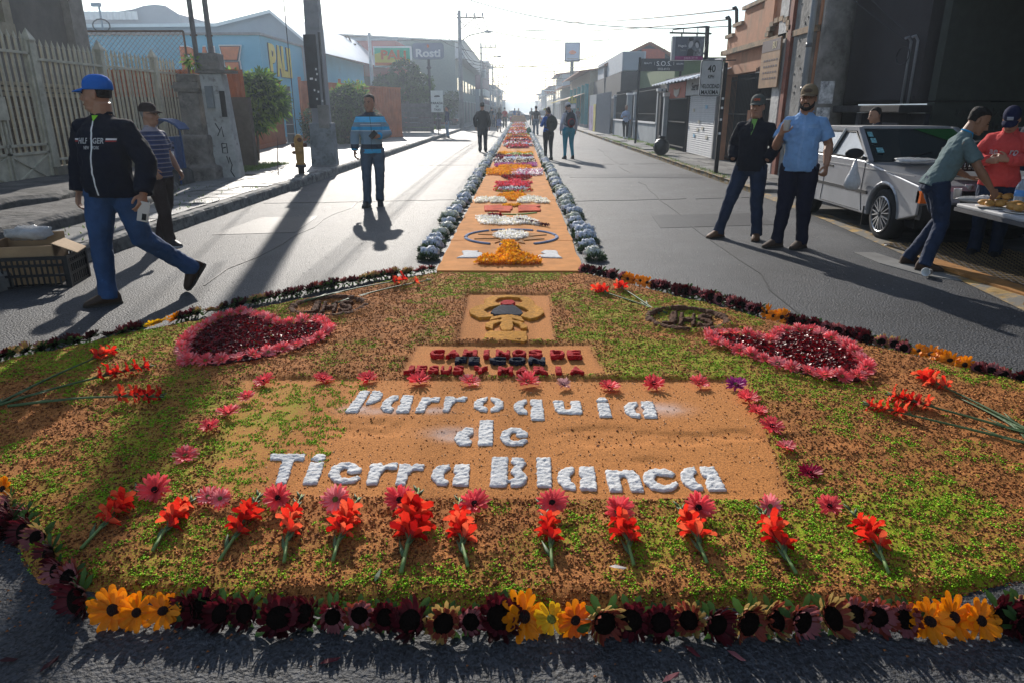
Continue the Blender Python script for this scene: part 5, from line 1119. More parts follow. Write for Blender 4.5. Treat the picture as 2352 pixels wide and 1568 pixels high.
# the man in the turquoise sports jacket
bl, cy_, gy, dk = (.03, .38, .70), (.10, .52, .85), (.20, .30, .38), (.02, .035, .06)
tj = zbands('sports_jacket_bands', [(.80, bl), (.92, bl), (.925, dk), (1.0, gy), (1.06, gy), (1.20, (.5, .6, .65)), (1.215, bl), (1.27, gy), (1.335, cy_), (1.42, dk), (1.47, dk)])
C_ = person('man in a light blue and grey sports jacket and jeans holding a wallet', (-2.36, 11.33, 0), heading(.17, -1) + 2, 1.73, dict(kneeR=(.11, .05, .50), ankR=(.13, .02, .09), kneeL=(-.10, .02, .5), ankL=(-.08, -.12, .12), footL=(-2, 18), footR=(20, 0), elbL=(-.262, .0, 1.16), wriL=(-.12, .20, 1.13), elbR=(.262, -.05, 1.15), wriR=(.275, .02, .90),
            hdL=(1, .2, 0), thumbL=(0, .2, 1), backL=(0, 1, 0), headyaw=-22, curlL=1.0), 'jacket', tj, 'long', jean3, m_shoe, fat=.15, lvl=3, extras=dict(cuffm=cloth('turquoise_cuff', bl), collarm=cloth('dark_collar', dk)))
MB().box(C_['up']((-.03, .25, 1.14)), (.09, .02, .13), mat=Matrix.Rotation(.7, 3, 'Y')).build('wallet', M('black_leather', (.02,) * 3, .4), None) if False else None
# two men chatting
D_ = person('man in black jacket and grey cap with hands in pockets beside the bearded man', (2.77, 8.42, 0), heading(-.55, -.83), 1.66, dict(kneeR=(.20, .06, .50), ankR=(.30, .10, .09), kneeL=(-.12, .02, .5), ankL=(-.16, .0, .09), footR=(28, 0), footL=(-10, 0), elbR=(.262, -.06, 1.15), wriR=(.21, .10, 1.0), elbL=(-.262, -.06, 1.15), wriL=(-.21, .10, 1.0), hideR=True, hideL=True, headyaw=6),
            'jacket', cloth('black_jacket', (.008, .010, .018)), 'long', jean2, M('tan_boot', (.12, .055, .025), .7, var=.2), skin=m_skin, fat=.35, cap=(cloth('grey_green_cap', (.09, .10, .09)), cloth('grey_green_cap', (.09, .10, .09))), lvl=3)
E_ = person('bearded man in pale blue short-sleeved shirt and khaki cap raising a white cup', (3.12, 7.85, 0), heading(-.45, -.9), 1.75, dict(kneeR=(.10, .03, .50), ankR=(.14, .05, .09), kneeL=(-.10, .02, .5), ankL=(-.12, -.02, .09), footR=(40, 0), footL=(25, 0), elbR=(.262, .10, 1.12), wriR=(.20, .27, 1.27), elbL=(-.262, -.05, 1.14), wriL=(-.275, .10, .93), hdR=(-.35, .25, .9), thumbR=(-1, .4, 0), backR=(.5, 1, -.2), curlR=1.1, headyaw=-2, curlL=.8),
            'shirt', cloth('sky_blue_chambray', (.20, .36, .62), .1), 'short', cloth('navy_trousers', (.010, .012, .028)), M('brown_suede', (.05, .028, .018), .8), fat=.75, cap=(cloth('khaki_cap', (.23, .17, .10)), cloth('khaki_brim', (.15, .11, .07))), beard=True, lvl=3)
F2 = person('man in grey-green T-shirt bending over the snack table', (4.06, 6.85, 0), heading(.93, -.15), 1.58, dict(kneeR=(.11, .10, .50), ankR=(.24, -.04, .09), kneeL=(-.10, .16, .52), ankL=(-.10, -.08, .09), footR=(12, 0), footL=(0, 0), lean=25, elbR=(.26, .20, 1.20), wriR=(.22, .46, 1.08), elbL=(-.24, .12, 1.14), wriL=(-.2, .34, 1.14), headpitch=2, headyaw=-10, curlR=.9),
            'shirt', cloth('teal_grey_tee', (.11, .16, .165), .08), 'short', jean2, M('brown_suede', (.1,) * 3), fat=.2, lvl=3, skin=m_skin2, extras=dict(collarm=cloth('blue_trim', (.02, .25, .5))))
coral = cloth('coral_fleece', (.58, .07, .065), .08)
G_ = person('woman in coral hoodie with white letters and navy cap behind the snack table', (5.0, 7.32, 0), heading(-.65, -.75), 1.55, dict(headpitch=32, lean=4, elbR=(.28, .03, 1.15), wriR=(.12, .24, 1.16), elbL=(-.27, .05, 1.16), wriL=(-.06, .25, 1.18), hdR=(-1, .5, .2), hdL=(1, .4, .3), thumbR=(0, 0, 1), thumbL=(0, 0, 1), curl=1.0), 'hoodie', coral, 'long', jean2, m_shoe, fat=.5, female=True, hair='bun',
            cap=(cloth('navy_cap', (.010, .013, .045)), cloth('navy_cap', (.010, .013, .045))), lvl=3, extras=dict(cuffm=coral))
H_ = person('shaven-headed man in patterned dark tank top sitting low behind the silver car', (5.75, 11.4, 0), heading(-.95, .1), 1.55, dict(lean=12, headyaw=5), 'tank', M('camo_print', (.03, .03, .05), .8, var=.95, scale=11), 'none', jean2, m_shoe, hair='shaved', lvl=2, skin=m_skin, extras=dict())
I_ = person('bald man standing in the garage shade behind the table', (6.15, 8.6, 0), heading(-.7, -.5), 1.6, dict(elbR=(.3, .05, 1.15), wriR=(.2, .28, 1.2)), 'shirt', cloth('dark_tee', (.02, .02, .03)), 'short', jean2, m_shoe, hair='none', lvl=2, skin=m_skin)
# along the street
blk = cloth('black_cloth', (.012, .013, .018)); hip2 = cloth('blue_print', (.10, .14, .30), .9)
person('man all in black walking away along the flower carpet', (-1.38, 26.8, 0), heading(-.05, 1), 1.78, dict(kneeR=(.1, .05, .5), ankR=(.1, .08, .09), ankL=(-.1, -.08, .1), elbL=(-.28, -.04, 1.15), headpitch=5), 'jacket', blk, 'long', cloth('dark_slate_trousers', (.015, .018, .03)), m_shoe, fat=.3, lvl=1)
Ka = person('woman in blue top with dark green backpack looking down at the carpet', (.92, 22.45, 0), heading(-.45, .9), 1.60, dict(headpitch=25, elbL=(-.25, .05, 1.15), wriL=(-.12, .28, 1.15), elbR=(.25, .05, 1.15), wriR=(.12, .28, 1.12)), 'shirt', cloth('cobalt_top', (.01, .10, .42)), 'long', blk, m_shoe, female=True, fat=.5, bottom='leggings', hair='bun', hairm=m_hairb, lvl=2)
Kb = person('woman in white cap and turquoise leggings with a black and red backpack', (1.58, 22.9, 0), heading(-.2, 1), 1.74, dict(headpitch=25, headyaw=25, kneeR=(.11, .03, .5), ankR=(.16, 0, .09)), 'shirt', cloth('white_top', (.5, .52, .58)), 'long', cloth('turquoise_leggings', (.01, .26, .36), .08), m_shoe, female=True, fat=.6, bottom='leggings', cap=(cloth('white_cap', (.6, .6, .62)), cloth('white_cap', (.6, .6, .62))), lvl=2)
def backpack(pr, lab, m, m2, w=.17, hgt=.25, d=.12):
    t = thing('backpack', lab, 'backpack'); t.matrix_world = pr['root'].matrix_basis if False else Matrix.LocRotScale(pr['root'].location, pr['root'].rotation_euler, pr['root'].scale)
    up = pr['up']; b = MB().ell(up((0, -.22, 1.22)), (w, d, hgt), 12, 10); o = b.build('pack', m, t, True); remesh_later(o, .012, 2, .03, .1)
    MB().ell(up((0, -.31, 1.14)), (w * .75, d * .55, hgt * .55), 10, 8).build('front_pocket', m2, t, True)
    s = MB()
    for sx in (-1, 1): s.tube([up((sx * .09, -.14, 1.40)), up((sx * .10, -.03, 1.50)), up((sx * .12, .10, 1.42)), up((sx * .13, .14, 1.28)), up((sx * .15, .02, 1.10)), up((sx * .10, -.14, 1.05))], (.02), 6)
    s.build('strap', m, t, True); return t
backpack(Ka, 'dark olive backpack with turquoise badge on the woman in the blue top', cloth('olive_pack', (.028, .035, .028)), cloth('olive_pack2', (.035, .042, .034)), .21, .26, .15)
tb = backpack(Kb, 'black backpack with red edging on the woman in turquoise leggings', cloth('black_pack', (.02, .025, .04)), cloth('red_pack', (.30, .02, .03)))
MB().ell(Kb['up']((0, -.37, 1.14)), (.09, .03, .10), 10, 8).build('dark_panel', cloth('black_pack', (.02,) * 3), tb, True)
person('man in black T-shirt and blue jeans walking away on the east side of the carpet', (1.05, 45.6, 0), heading(0, 1), 1.76, dict(kneeR=(.1, .04, .5), elbR=(.262, -.03, 1.15)), 'shirt', blk, 'short', jean3, m_shoe, fat=.3, lvl=1)
o = MB().ell((0, 0, .2), (.16, .12, .22), 10, 8, jit=.1).build('shopping_bag', M('green_bag', (.05, .18, .10), .5), None, True, (.62, 46.6, 0.05)); tag(o, 'dark green carrier bag carried beside the man in black T-shirt', 'bag')
person('woman in pale blue top and black leggings walking on the east sidewalk', (5.42, 36.6, .12), heading(.1, -1), 1.62, dict(kneeR=(.1, .08, .5), ankR=(.08, .12, .09), wriR=(.10, .25, 1.15), elbR=(.26, .02, 1.15)), 'shirt', cloth('pale_blue_top', (.35, .42, .58)), 'half', blk, M('white_shoe', (.5,) * 3), female=True, bottom='leggings', hair='long', hairm=m_hairb, lvl=1)
person('man in navy shirt and pale jeans standing near the taxi sign', (-4.15, 41.2, 0), heading(-.9, -.3), 1.70, dict(), 'shirt', cloth('navy_shirt', (.03, .04, .09)), 'long', denim('pale_denim', (.22, .30, .38)), m_shoe, lvl=1)
person('woman in dark top and blue patterned skirt walking down the street', (-1.48, 52.2, 0), heading(0, 1), 1.66, dict(kneeR=(.08, .04, .5)), 'shirt', blk, 'short', hip2, m_boot, female=True, bottom='skirt', hair='long', hairm=m_hairb, lvl=1)
person('man in coral red T-shirt and black trousers walking away', (-1.30, 64, 0), heading(0, 1), 1.74, dict(), 'shirt', cloth('red_tee', (.42, .05, .04)), 'short', blk, m_shoe, fat=.3, lvl=1)
person('man in dark clothes walking near the lamp pole with companions', (-2.68, 69, 0), heading(0, 1), 1.74, dict(), 'shirt', blk, 'short', jean2, m_shoe, lvl=1)
person('woman in grey top walking between the dark man and the patterned skirt', (-2.2, 66, 0), heading(0, 1), 1.60, dict(), 'shirt', cloth('grey_top', (.2, .22, .26)), 'short', jean2, m_shoe, female=True, hair='long', lvl=1)
person('person in dark coat in the group down the west side', (-3.0, 80, 0), heading(.3, -1), 1.70, dict(), 'shirt', cloth('slate', (.05, .06, .08)), 'long', blk, m_shoe, lvl=1)
person('man in blue shirt pulling a red suitcase far down the street', (-.62, 94, 0), heading(0, 1), 1.75, dict(), 'shirt', cloth('royal_shirt', (.02, .10, .35)), 'short', jean2, m_shoe, lvl=1)
person('child in turquoise shirt far down the street', (-1.65, 121, 0), heading(0, 1), 1.45, dict(), 'shirt', cloth('cyan_tee', (.02, .35, .45)), 'short', blk, m_shoe, lvl=1)
person('man in brown-blue shirt standing next to the far red suitcase', (-.1, 92, 0), heading(0, -1), 1.74, dict(), 'shirt', cloth('brownblue', (.12, .10, .16)), 'short', jean2, m_shoe, lvl=1)
person('man in dark shirt beyond the black T-shirt man near the white van', (1.28, 76, 0), heading(.3, -1), 1.72, dict(), 'shirt', cloth('dark_tee', (.02,) * 3), 'short', blk, m_shoe, lvl=1)
person('woman in dark red coat walking on the far east sidewalk', (5.6, 69, .1), heading(0, -1), 1.62, dict(), 'shirt', cloth('wine_coat', (.14, .03, .05)), 'long', blk, m_shoe, female=True, hair='long', lvl=1)
person('person with brown hair seen beyond the women with backpacks', (2.35, 60, 0), heading(0, 1), 1.6, dict(), 'shirt', cloth('tan_top', (.25, .16, .12)), 'short', blk, m_shoe, female=True, hair='long', hairm=m_hairb, lvl=1)
o = thing('suitcase', 'red suitcase beside the man in the blue shirt', 'suitcase', (-1.0, 93.5, 0)); bevel(MB().box((0, 0, .38), (.5, .28, .66)).build('shell', M('suitcase_red', (.42, .02, .04), .4), o), .05); MB().tube([(-.12, 0, .7), (-.12, 0, 1.0), (.12, 0, 1.0), (.12, 0, .7)], .015, 5).build('handle', m_black, o)
run_remesh()
# prints and trims on the clothes
m_wh, m_rd = M('print_white', (.7, .7, .7), .7, var=0), M('print_red', (.4, .03, .03), .7, var=0)
def T_(pr, name, s, x, z, h_, m, y=.6, bold=.02, w=None):
    def f(b):
        # seen from the front the wearer's right is on the viewer's left
        add_text(b, s, (x, y, z), (-1, 0, 0), (0, 0, 1), 1, .0015, bold, height=h_, width=w)
    return stick(pr, name, f, m)
def grid(b, x0, x1, z0, z1, n=12):
    vs = []; 
    for i in range(n + 1):
        x = x0 + (x1 - x0) * i / n; vs += [(x, .6, z0), (x, .6, z1)]
    b.add(vs, [(2 * i, 2 * i + 1, 2 * i + 3, 2 * i + 2) for i in range(n)])
T_(A, 'lettering', 'HILF', .075, 1.285, .042, m_wh, w=.085); T_(A, 'lettering', 'IGER', -.05, 1.285, .042, m_wh, w=.095); T_(A, 'lettering', 'NEW', .045, 1.235, .024, m_wh, w=.05); T_(A, 'lettering', 'YORK', -.035, 1.235, .024, m_wh, w=.055)
stick(A, 'white_stripe', lambda b: grid(b, .195, .125, 1.29, 1.303), m_wh); stick(A, 'red_stripe', lambda b: grid(b, .195, .125, 1.278, 1.288), m_rd)
stick(A, 'white_stripe', lambda b: grid(b, -.105, -.17, 1.29, 1.303), m_wh); stick(A, 'red_stripe', lambda b: grid(b, -.105, -.17, 1.278, 1.288), m_rd)
def zipper(b, w=.006, z0=.88, z1=1.44, n=40):
    vs = []
    for i in range(n + 1):
        z = z0 + (z1 - z0) * i / n; x = .006 * math.sin(z * 14); vs += [(x - w, .6, z), (x + w, .6, z)]
    b.add(vs, [(2 * i, 2 * i + 1, 2 * i + 3, 2 * i + 2) for i in range(n)])
stick(A, 'zip', zipper, m_wh, off=.004)
stick(A, 'lime_undershirt', lambda b: b.add([(-.028, .6, 1.47), (.028, .6, 1.47), (.0, .6, 1.425)], [(0, 1, 2)]), M('lime', (.25, .6, .03), .7, var=0), off=.008)
stick(C_, 'zip', lambda b: zipper(b, .003, .9, 1.46), blk, off=.003)
stick(C_, 'white_piping', lambda b: grid(b, .16, -.16, 1.30, 1.308), m_wh, off=.004)
stick(E_, 'button_placket', lambda b: zipper(b, .013, .9, 1.45), cloth('placket_blue', (.24, .40, .66)), off=.004)
for sx in (-1, 1):
    stick(E_, 'chest_pocket', lambda b: grid(b, sx * .05, sx * .14, 1.24, 1.33), cloth('pocket_blue', (.17, .32, .57)), off=.003); stick(E_, 'pocket_flap', lambda b: grid(b, sx * .045, sx * .145, 1.32, 1.35), cloth('placket_blue', (.24,) * 3), off=.006)
stick(D_, 'green_shirt_front', lambda b: b.add([(-.035, .6, 1.48), (.035, .6, 1.48), (.02, .6, 1.38), (.003, .6, 1.29), (-.02, .6, 1.38)], [(0, 1, 2, 3, 4)]), cloth('green_check', (.20, .42, .10)), off=.006)
T_(G_, 'lettering', 'ae', .10, 1.25, .05, m_wh, w=.085); T_(G_, 'lettering', 'ro', -.10, 1.25, .05, m_wh, w=.075)
stick(G_, 'patterned_neckline', lambda b: b.add([(-.05, .6, 1.45), (.05, .6, 1.45), (.0, .6, 1.24)], [(0, 1, 2)]), M('floral_print', (.25, .05, .06), .7, var=.95, scale=50), off=.006)
def crossed(n=0): pass
b = MB(); add_text(b, 'CIPE', D_['hp'](0, .105, 1.705), D_['HT'].to_3x3() @ Vector((-1, 0, 0)), D_['HT'].to_3x3() @ Vector((0, -.35, 1)), 1, .004, .03, width=.075, height=.025); b.build('cap_lettering', M('cap_orange', (.6, .09, .02), .6, var=0), D_['root'])
o = MB().ell(E_['hp'](0, .100, 1.70), (.045, .008, .022), 10, 6, rot=E_['HT'].to_3x3()).build('cap_patch', M('cap_patch_brown', (.09, .06, .04), .7), E_['root'])
b = MB(); HRg = G_['HT'].to_3x3(); b.box(G_['hp'](0, .100, 1.705), (.06, .012, .035), mat=HRg); b.build('cap_patch', M('pale_patch', (.35, .38, .45), .7), G_['root'])
for pr in (E_,):
    g2 = MB()
    for sx in (-1, 1): g2.tube([pr['hp'](sx * .033 + .024 * math.cos(a), .112, 1.632 + .017 * math.sin(a)) for a in [k * math.pi / 5 for k in range(11)]], .002, 4); g2.tube([pr['hp'](sx * .058, .108, 1.636), pr['hp'](sx * .08, .0, 1.632)], .002, 4)
    g2.build('glasses', m_black, pr['root'])
def held(pr, sd, f=.09):
    sh, el, wr = pr['arms'][sd]; rt = Matrix.LocRotScale(pr['root'].location, pr['root'].rotation_euler, pr['root'].scale); return rt, wr
rt, wr = held(E_, 'R'); q = rt @ (wr + Vector((-.05, .075, .075)))
cupm = MB().lathe([(.028, 0), (.037, .105), (.040, .108), (.036, .108), (.027, .006)], 14).mesh('cup', M('white_plastic', (.72, .72, .72), .35, var=.03, bump=0), True)
o = inst('drinking_cup', cupm, None, q - Vector((0, 0, .05))); tag(o, 'white plastic cup in the raised hand of the bearded man', 'cup')
rt, wr = held(C_, 'L'); q = rt @ (wr + Vector((.09, .035, .02)))
o = bevel(MB().box((0, 0, 0), (.08, .018, .13), mat=Matrix.Rotation(.8, 3, 'Y')).build('wallet', M('black_leather', (.02,) * 3, .4), None, False, q), .004); tag(o, 'black wallet held at the belly by the man in the sports jacket', 'wallet')
rt, wr = held(A, 'L'); q = rt @ (wr + Vector((-.01, .05, -.13)))
ph = thing('phone', 'white-backed smartphone in the hand of the striding hoodie man', 'phone', q, A['root'].rotation_euler.z + .4)
bevel(MB().box((0, 0, 0), (.080, .010, .155), mat=Matrix.Rotation(-.25, 3, 'Y')).build('body', M('phone_white', (.55, .52, .48), .3, var=0), ph), .004)
MB().box((.0, .007, -.04), (.03, .006, .05), mat=Matrix.Rotation(-.25, 3, 'Y')).build('camera_block', m_black, ph)
lf1, lf2 = leafmat('leaf_dark', (.05, .11, .025), .4), leafmat('leaf_light', (.20, .33, .05), .5)
lf3, lf4 = leafmat('hedge_dark', (.022, .045, .02), .2), leafmat('hedge_light', (.07, .12, .04), .35)
# ================================================================ SAWDUST CARPET
APRON = [(-1.62, 1.86), (-1.1, 1.76), (0, 1.74), (1.2, 1.77), (1.72, 1.9), (2.35, 2.35), (3.0, 2.95), (3.15, 3.35), (2.91, 3.74), (2.45, 4.3), (1.92, 4.93), (1.35, 5.65), (.63, 6.52), (-.82, 6.52), (-1.7, 5.62), (-2.55, 4.78), (-3.27, 4.0), (-3.35, 3.6), (-2.85, 3.0), (-2.2, 2.42)]
gy_, gx_ = np.mgrid[1.6:6.66:254j, -3.5:3.3:341j]
PANEL = [G(560, 873), G(1690, 876), G(1792, 1165), G(545, 1128)]
PANEL = [(-1.62, 3.70), (1.33, 3.70), (1.10, 2.40), (-1.28, 2.40)]
EMB = [G(1075, 680), G(1262, 682), G(1275, 790), G(1050, 788)]
TXT = [G(958, 797), G(1352, 797), G(1395, 868), G(915, 868)]
TOPP = [G(1000, 630), G(1335, 630), G(1343, 672), G(988, 672)]
MEDL, MEDR = G(757, 715), G(1578, 744)
CAPR = G(1578, 744)
def sdf_box(x, y, poly):
    d = np.full(np.shape(x), 1e9); ins = inpoly(x, y, poly); n = len(poly)
    for i in range(n):
        ax, ay = poly[i]; bx_, by_ = poly[(i + 1) % n]; vx, vy = bx_ - ax, by_ - ay; t = np.clip(((x - ax) * vx + (y - ay) * vy) / (vx * vx + vy * vy), 0, 1)
        d = np.minimum(d, np.hypot(x - ax - t * vx, y - ay - t * vy))
    return np.where(ins, d, -d)
def smooth01(t): t = np.clip(t, 0, 1); return t * t * (3 - 2 * t)
MARKS = [(0.42, 2.98, .22, -.016), (.78, 2.95, .13, -.014), (-.72, 3.05, .2, -.010), (1.05, 3.0, .12, -.014), (.6, 2.72, .10, -.008), (-.3, 2.98, .10, -.006), (-2.2, 3.2, .4, -.012), (1.2, 2.55, .12, -.01)]
def bed(x, y):
    """height of the sawdust, and how smooth it is there"""
    x, y = np.asarray(x, float), np.asarray(y, float)
    edge = smooth01(sdf_box(x, y, APRON) / .10)
    sm = np.maximum.reduce([smooth01(sdf_box(x, y, q) / .03 + .5) for q in (PANEL, EMB, TXT, TOPP)])
    for c in (MEDL, MEDR): sm = np.maximum(sm, smooth01((.27 - np.hypot(x - c[0], y - c[1])) / .04))
    rough = .036 * (fnoise(x * 3, y * 3, 5) - .38) + .018 * (fnoise(x * 22, y * 22, 3) - .5) + .009 * (fnoise(x * 60 + 9, y * 60, 2) - .5)
    fine = .003 * (fnoise(x * 4 + 8, y * 4, 4) - .5) + .0015 * (fnoise(x * 60, y * 60, 2) - .5)
    h = .024 + rough * (1 - sm) + (fine - .008) * sm
    for c in (MEDL, MEDR):
        r = np.hypot(x - c[0], y - c[1]); h = h + .022 * np.exp(-((r - .30) / .045) ** 2) * (.7 + .6 * fnoise(x * 25, y * 25, 2))
    for mx_, my_, rr, dz in MARKS: h = h + dz * np.exp(-(((x - mx_) / rr) ** 2 + ((y - my_) / (rr * .45)) ** 2) ** 2) * (1 + 1.2 * (fnoise(x * 25, y * 25, 3) - .5) * 2)
    h = h - .010 * np.exp(-((y - (2.98 + .03 * np.sin(x * 3))) / .012) ** 2) * (x > .5) * (x < 1.35)
    return np.maximum(h, .006) * edge - .012 * (1 - edge), sm
def green_mask(x, y):
    base = fnoise(x * 1.3 + 3, y * 1.3 + 7, 4); mid = fnoise(x * 6, y * 6 + 3, 3)
    return base * .65 + mid * .35
H_, SM_ = bed(gx_, gy_); keep = sdf_box(gx_, gy_, APRON) > -.03
ny_, nx_ = gx_.shape; idx = np.arange(ny_ * nx_).reshape(ny_, nx_)
Q = np.stack([idx[:-1, :-1], idx[:-1, 1:], idx[1:, 1:], idx[1:, :-1]], -1).reshape(-1, 4); kq = (keep[:-1, :-1] & keep[1:, 1:] & keep[:-1, 1:] & keep[1:, :-1]).ravel(); Q = Q[kq]
used = np.unique(Q); remap = -np.ones(ny_ * nx_, int); remap[used] = np.arange(len(used))
V = np.stack([gx_.ravel(), gy_.ravel(), H_.ravel()], 1)[used]
m_bed = M('sawdust', (.36, .14, .04), .95, var=.22, scale=9, bump=.7, bscale=160, bdist=.004, spec=.15)
def bed_nodes(m):
    n, l = m.node_tree.nodes, m.node_tree.links; b = n['Principled BSDF']; t = n.new('ShaderNodeTexCoord')
    at = n.new('ShaderNodeAttribute'); at.attribute_name = 'dust'; sp_ = n.new('ShaderNodeSeparateColor'); l.new(at.outputs['Color'], sp_.inputs[0])
    src = b.inputs['Base Color'].links[0].from_socket
    vo = n.new('ShaderNodeTexNoise'); vo.inputs['Scale'].default_value = 210; vo.inputs['Detail'].default_value = 2; l.new(t.outputs['Object'], vo.inputs['Vector'])
    mr = n.new('ShaderNodeMapRange'); mr.inputs[1].default_value = .3; mr.inputs[2].default_value = .7; mr.inputs[3].default_value = .55; mr.inputs[4].default_value = 1.5; l.new(vo.outputs['Fac'], mr.inputs[0])
    pm = n.new('ShaderNodeMixRGB'); pm.inputs[2].default_value = (.46, .185, .052, 1); l.new(sp_.outputs[1], pm.inputs[0]); l.new(src, pm.inputs[1])
    ad = n.new('ShaderNodeMixRGB'); ad.blend_type = 'MULTIPLY'; ad.inputs[0].default_value = 1; l.new(pm.outputs[0], ad.inputs[1]); l.new(mr.outputs[0], ad.inputs[2])
    a2 = n.new('ShaderNodeMath'); a2.operation = 'ADD'; l.new(sp_.outputs[0], a2.inputs[0]); mm = n.new('ShaderNodeMath'); mm.operation = 'MULTIPLY_ADD'; mm.inputs[1].default_value = .9; mm.inputs[2].default_value = -.45; l.new(vo.outputs['Fac'], mm.inputs[0]); l.new(mm.outputs[0], a2.inputs[1])
    cr = n.new('ShaderNodeValToRGB'); cr.color_ramp.elements[0].position = .50; cr.color_ramp.elements[1].position = .66; l.new(a2.outputs[0], cr.inputs[0])
    gm = n.new('ShaderNodeMixRGB'); gm.inputs[2].default_value = (.24, .31, .012, 1); l.new(cr.outputs[0], gm.inputs[0]); l.new(ad.outputs[0], gm.inputs[1])
    wm = n.new('ShaderNodeMixRGB'); wm.inputs[2].default_value = (.7, .7, .72, 1); l.new(sp_.outputs[2], wm.inputs[0]); l.new(gm.outputs[0], wm.inputs[1]); l.new(wm.outputs[0], b.inputs['Base Color'])
bed_nodes(m_bed)
WDUST = [(G(1515, 945), .16), (G(1035, 1000), .13), (G(820, 945), .1), (G(1040, 1010), .1), (G(905, 948), .09), (G(1000, 948), .08), (G(860, 950), .09)]
me = npmesh('sawdust_bed', V, remap[Q], m_bed, None, True)
gm_ = green_mask(V[:, 0], V[:, 1]); smv = SM_.ravel()[used]; cores = np.maximum.reduce([smooth01(sdf_box(V[:, 0], V[:, 1], q) / .04) for q in (PANEL, EMB, TXT)])
patchg = smooth01((-.75 - V[:, 0]) / .45) * (V[:, 1] < 3.7)
gg_ = (gm_ - .04) * (1 - cores * (1 - .85 * patchg))
wd = np.zeros(len(V))
for (wx, wy), r_ in WDUST: wd = np.maximum(wd, .42 * np.exp(-(((V[:, 0] - wx) / r_) ** 2 + ((V[:, 1] - wy) / (r_ * .55)) ** 2) * 1.6) * (.4 + fnoise(V[:, 0] * 30, V[:, 1] * 30, 2)))
ca = me.color_attributes.new('dust', 'FLOAT_COLOR', 'POINT'); ca.data.foreach_set('color', np.stack([gg_, np.maximum(cores, smooth01(sdf_box(V[:, 0], V[:, 1], TOPP) / .04) * .7), np.clip(wd, 0, 1), np.ones(len(V))], 1).astype(np.float32).ravel())
bedo = bpy.data.objects.new('sawdust_bed', me); COL.objects.link(bedo); tag(bedo, 'rust-brown sawdust bed dusted with lime green, spread over the road', 'sawdust carpet')
def crumbs(name, n, size, m, sel, seed, z=.0, kind='stuff', label=None, area=None):
    g_ = np.random.default_rng(seed); x = g_.uniform(-3.4, 3.2, n * 4); y = 1.6 + 5.0 * g_.random(n * 4) ** 1.35
    k = (sdf_box(x, y, APRON) > -.02); x, y = x[k], y[k]; k = sel(x, y, g_); x, y = x[k][:n], y[k][:n]; n = len(x)
    h, _ = bed(x, y); s = size * (.5 + g_.random(n) ** 2 * 1.3)
    u = g_.normal(size=(n, 4, 3)); u /= np.linalg.norm(u, axis=2)[:, :, None]
    # squashed tetrahedra
    base = np.array([[1, 1, 1], [1, -1, -1], [-1, 1, -1], [-1, -1, 1]]) * .6; V = base[None] * (.6 + .8 * g_.random((n, 4, 3))) ; a = g_.random(n) * 6.28
    c, s_ = np.cos(a), np.sin(a); X = V[..., 0] * c[:, None] - V[..., 1] * s_[:, None]; Y = V[..., 0] * s_[:, None] + V[..., 1] * c[:, None]
    V = np.stack([X, Y, V[..., 2] * .7], -1) * s[:, None, None] + np.stack([x, y, h + s * .3 + z], 1)[:, None, :]
    F = (np.arange(n) * 4)[:, None, None] + np.array([[0, 1, 2], [0, 3, 1], [0, 2, 3], [1, 3, 2]])[None]
    o = bpy.data.objects.new(name, npmesh(name, V.reshape(-1, 3), F.reshape(-1, 3), m, g_.integers(0, len(m), n * 4) if isinstance(m, list) else None)); COL.objects.link(o); return tag(o, label, 'sawdust', kind=kind)
mc = [M('crumb_brown', (.28, .10, .03), .95, var=.2, bump=0), M('crumb_tan', (.42, .18, .05), .95, var=.2, bump=0), M('crumb_dark', (.15, .05, .018), .95, var=.2, bump=0)]
mg = [M('crumb_green', (.25, .50, .008), .9, var=.25, scale=40, bump=0), M('crumb_green_deep', (.17, .37, .008), .9, var=.25, scale=40, bump=0)]
core_in = lambda x, y, e=.0: np.maximum.reduce([sdf_box(x, y, q) for q in (PANEL, EMB, TXT)]) > e
crumbs('sawdust_crumbs', 110000, .0052, mc, lambda x, y, g_: ~core_in(x, y, .01) & (g_.random(len(x)) < .9), 1, label='loose brown sawdust crumbs over the bed')
crumbs('sawdust_crumbs', 12000, .0035, [mc[1], mc[0], M('crumb_pale', (.6, .4, .25), .8, var=.1, bump=0)], lambda x, y, g_: core_in(x, y, 0) & (y < 3.8), 2, label='fine orange sawdust grains on the smooth lettering field')
def msel(x, y, g_):
    k = np.zeros(len(x), bool)
    for mx_, my_, rr, dz in MARKS: k |= (((x - mx_) / rr) ** 2 + ((y - my_) / (rr * .5)) ** 2 < 1.1) & (g_.random(len(x)) < abs(dz) * 22)
    dp = sdf_box(x, y, PANEL); k |= (dp < -.002) & (dp > -.05) & (fnoise(x * 7, y * 7, 2) > .40); dp = np.abs(y - (2.985 + .03 * np.sin(x * 3))); k |= (dp < .008) & (x > .45) & (x < 1.3)
    return k & (g_.random(len(x)) < .8)
crumbs('sawdust_ridge', 9000, .0060, [mc[2], mc[0], mc[2]], msel, 9, .001, label='dark crumbly sawdust scuffs and ridges round the lettering field')
def gsel(x, y, g_):
    gm = green_mask(x, y); inn = core_in(x, y, -.01); pg = (x < -.85) & (y < 3.7)
    return (gm + .10 * g_.random(len(x)) > np.where(inn, np.where(pg, .58, 9), .525)) & (fnoise(x * 24 + 4, y * 24, 2) > .50)
crumbs('green_dust', 140000, .0038, mg, gsel, 3, .002, label='lime green dyed sawdust sprinkled over the brown bed')
g_ = np.random.default_rng(4)     # spill on the asphalt
n = 9000; x = g_.uniform(-2.6, 2.6, n); y = g_.uniform(1.25, 2.4, n); dd = -sdf_box(x, y, APRON); k = (dd > 0) & (g_.random(n) < np.exp(-dd / .07) * (.35 + .65 * (x < -.8))); x, y = x[k], y[k]; n = len(x)
